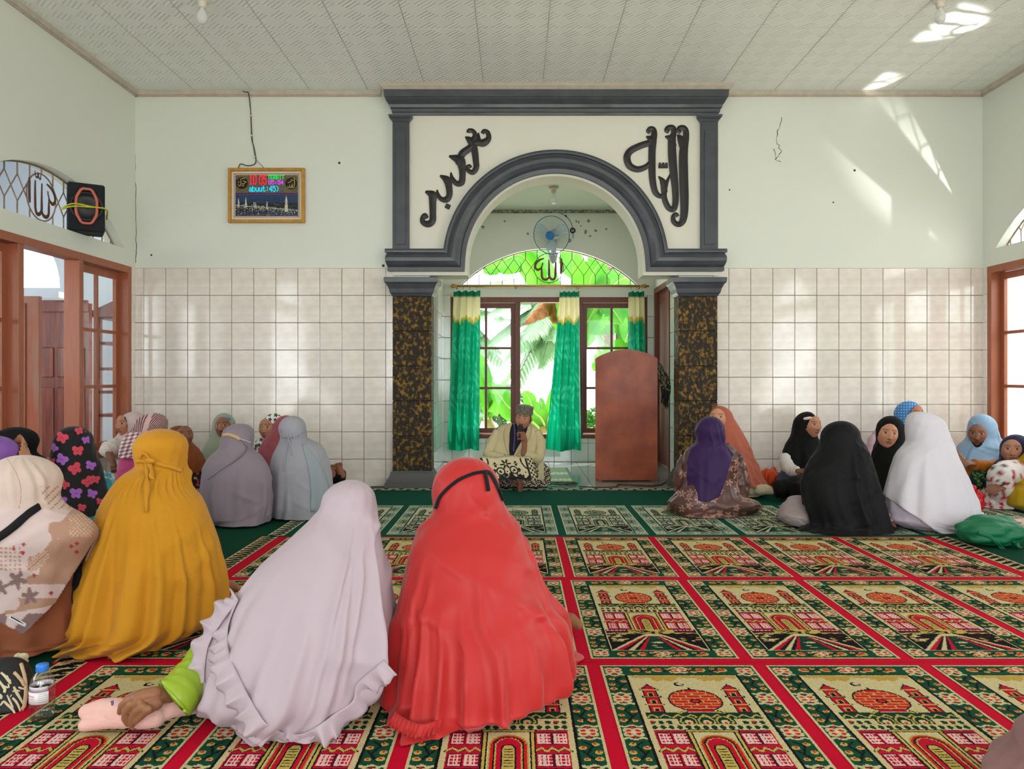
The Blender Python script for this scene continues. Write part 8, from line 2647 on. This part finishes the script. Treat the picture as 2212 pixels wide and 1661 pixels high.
for pts, wd in (([(10, 1030), (70, 960), (130, 1010), (230, 1110), (290, 1240)], [3, 5, 6, 6, 3]), ([(130, 840), (170, 930), (220, 1040), (235, 1080)], [3, 5, 5, 3]),
                ([(225, 890), (290, 960), (340, 1060), (360, 1150)], [5, 6, 5, 3]), ([(190, 850), (205, 860)], [6, 6]), ([(250, 690), (300, 800), (360, 900), (410, 1000)], [5, 7, 6, 4]), ([(225, 780), (290, 760), (360, 770)], [3, 4, 3]),
                ([(20, 440), (90, 500), (150, 580), (200, 640)], [5, 6, 6, 5]), ([(130, 490), (160, 560), (200, 590)], [3, 4, 4]), ([(-10, 590), (40, 660), (90, 740), (80, 800)], [5, 6, 7, 6]), ([(20, 620), (80, 690), (160, 700), (150, 640)], [4, 5, 4, 3]), ([(-10, 830), (20, 870), (10, 910)], [6, 8, 6]), ([(330, 700), (380, 720), (430, 730)], [4, 5, 4])):
    ribbon_on('lettering', bt, S_(pts), wd, M_cream, tb, off=0.0022, thick=0.001, smooth_n=4, nc=2)
b = MB()
for k in range(7):
    q = ZT(330 + 34 * (k % 4) + 12 * (k // 4), 165 + 30 * (k % 3), 2.385)
    b.lathe([(0.001, 0.014), (0.010, 0.010), (0.014, 0.0), (0.010, -0.010), (0.001, -0.014)], 9, tuple(q))
b.tube([ZT(280, 185, 2.37), ZT(400, 235, 2.37), ZT(490, 255, 2.37)], 0.008, 8)
place(tag(b.build('flower_charm', mat('ivory_charm', (206, 190, 160), 0.6), None, True), kind='stuff'), tb)

# ---- water bottle
x_, y_ = FL(82, 1572)
wb = tag(empty('water_bottle', (x_, y_ + 0.02, 0.0185)), 'small clear plastic water bottle with a blue cap standing on the carpet', 'bottle')
M_pet = clear('clear_plastic', (0.95, 0.97, 0.97), 2.0, 0.06)
M_water = clear('still_water', (0.88, 0.92, 0.93), 1.33, 0.02)
prof = [(0.022, 0.0), (0.031, 0.004), (0.033, 0.015), (0.0315, 0.03), (0.033, 0.04), (0.033, 0.088), (0.0315, 0.095), (0.031, 0.105), (0.027, 0.118), (0.018, 0.132), (0.013, 0.138), (0.013, 0.142)]
MB().lathe(prof, 28).build('bottle_body', M_pet, wb, True)
MB().lathe([(0.020, 0.003), (0.0295, 0.006), (0.0315, 0.016), (0.030, 0.03), (0.0315, 0.04), (0.0315, 0.052)], 24).build('water', M_water, wb, True)
MB().lathe([(0.0155, 0.136), (0.0165, 0.138), (0.0165, 0.153), (0.0155, 0.156), (0.001, 0.1565)], 24).build('cap', mat('blue_cap', (52, 126, 220), 0.35), wb, True)
def wrap(z0, z1, a0, a1, r_, m, nm, n=16):
    vs = []; fs = []
    for i in range(n + 1):
        a = math.radians(a0 + (a1 - a0) * i / n)
        vs += [(r_ * math.cos(a), r_ * math.sin(a), z0), (r_ * math.cos(a), r_ * math.sin(a), z1)]
    for i in range(n): fs.append((2 * i, 2 * i + 2, 2 * i + 3, 2 * i + 1))
    o_ = obj(nm, vs, fs, m, wb, True); md_ = o_.modifiers.new('t', 'SOLIDIFY'); md_.thickness = 0.0003
    return o_
wrap(0.052, 0.086, 205, 330, 0.0335, mat('white_paper_label', (232, 226, 228), 0.6), 'label')
wrap(0.086, 0.1, 60, 330, 0.0318, mat('sheer_band', (214, 196, 206), 0.5), 'sheer_band')
M_redp = mat('red_print', (206, 62, 70), 0.6); M_gryp = mat('grey_print', (140, 136, 140), 0.6)
for k in range(5):
    wrap(0.0585 + 0.0055 * k, 0.0595 + 0.0055 * k, 285, 322, 0.0339, M_gryp, 'print_line')
# brand lettering across the label
f_ = bpy.data.curves.new('label_text', 'FONT'); f_.body = 'ZENVIA'; f_.size = 0.0085; f_.align_x = 'CENTER'; f_.extrude = 0.0001
t_ = bpy.data.objects.new('label_text', f_); COL.objects.link(t_)
dg = bpy.context.evaluated_depsgraph_get()
me = bpy.data.meshes.new_from_object(t_.evaluated_get(dg)); bpy.data.objects.remove(t_)
for v in me.vertices:
    a = math.radians(243) + v.co.x / 0.0337
    v.co = (0.0339 * math.cos(a) , 0.0339 * math.sin(a), 0.0715 + v.co.y)
me.materials.clear(); me.materials.append(M_redp)
o = bpy.data.objects.new('label_word', me); COL.objects.link(o); o.parent = wb; o['kind'] = 'stuff'
wrap(0.0665, 0.0675, 225, 262, 0.0339, M_redp, 'print_line')
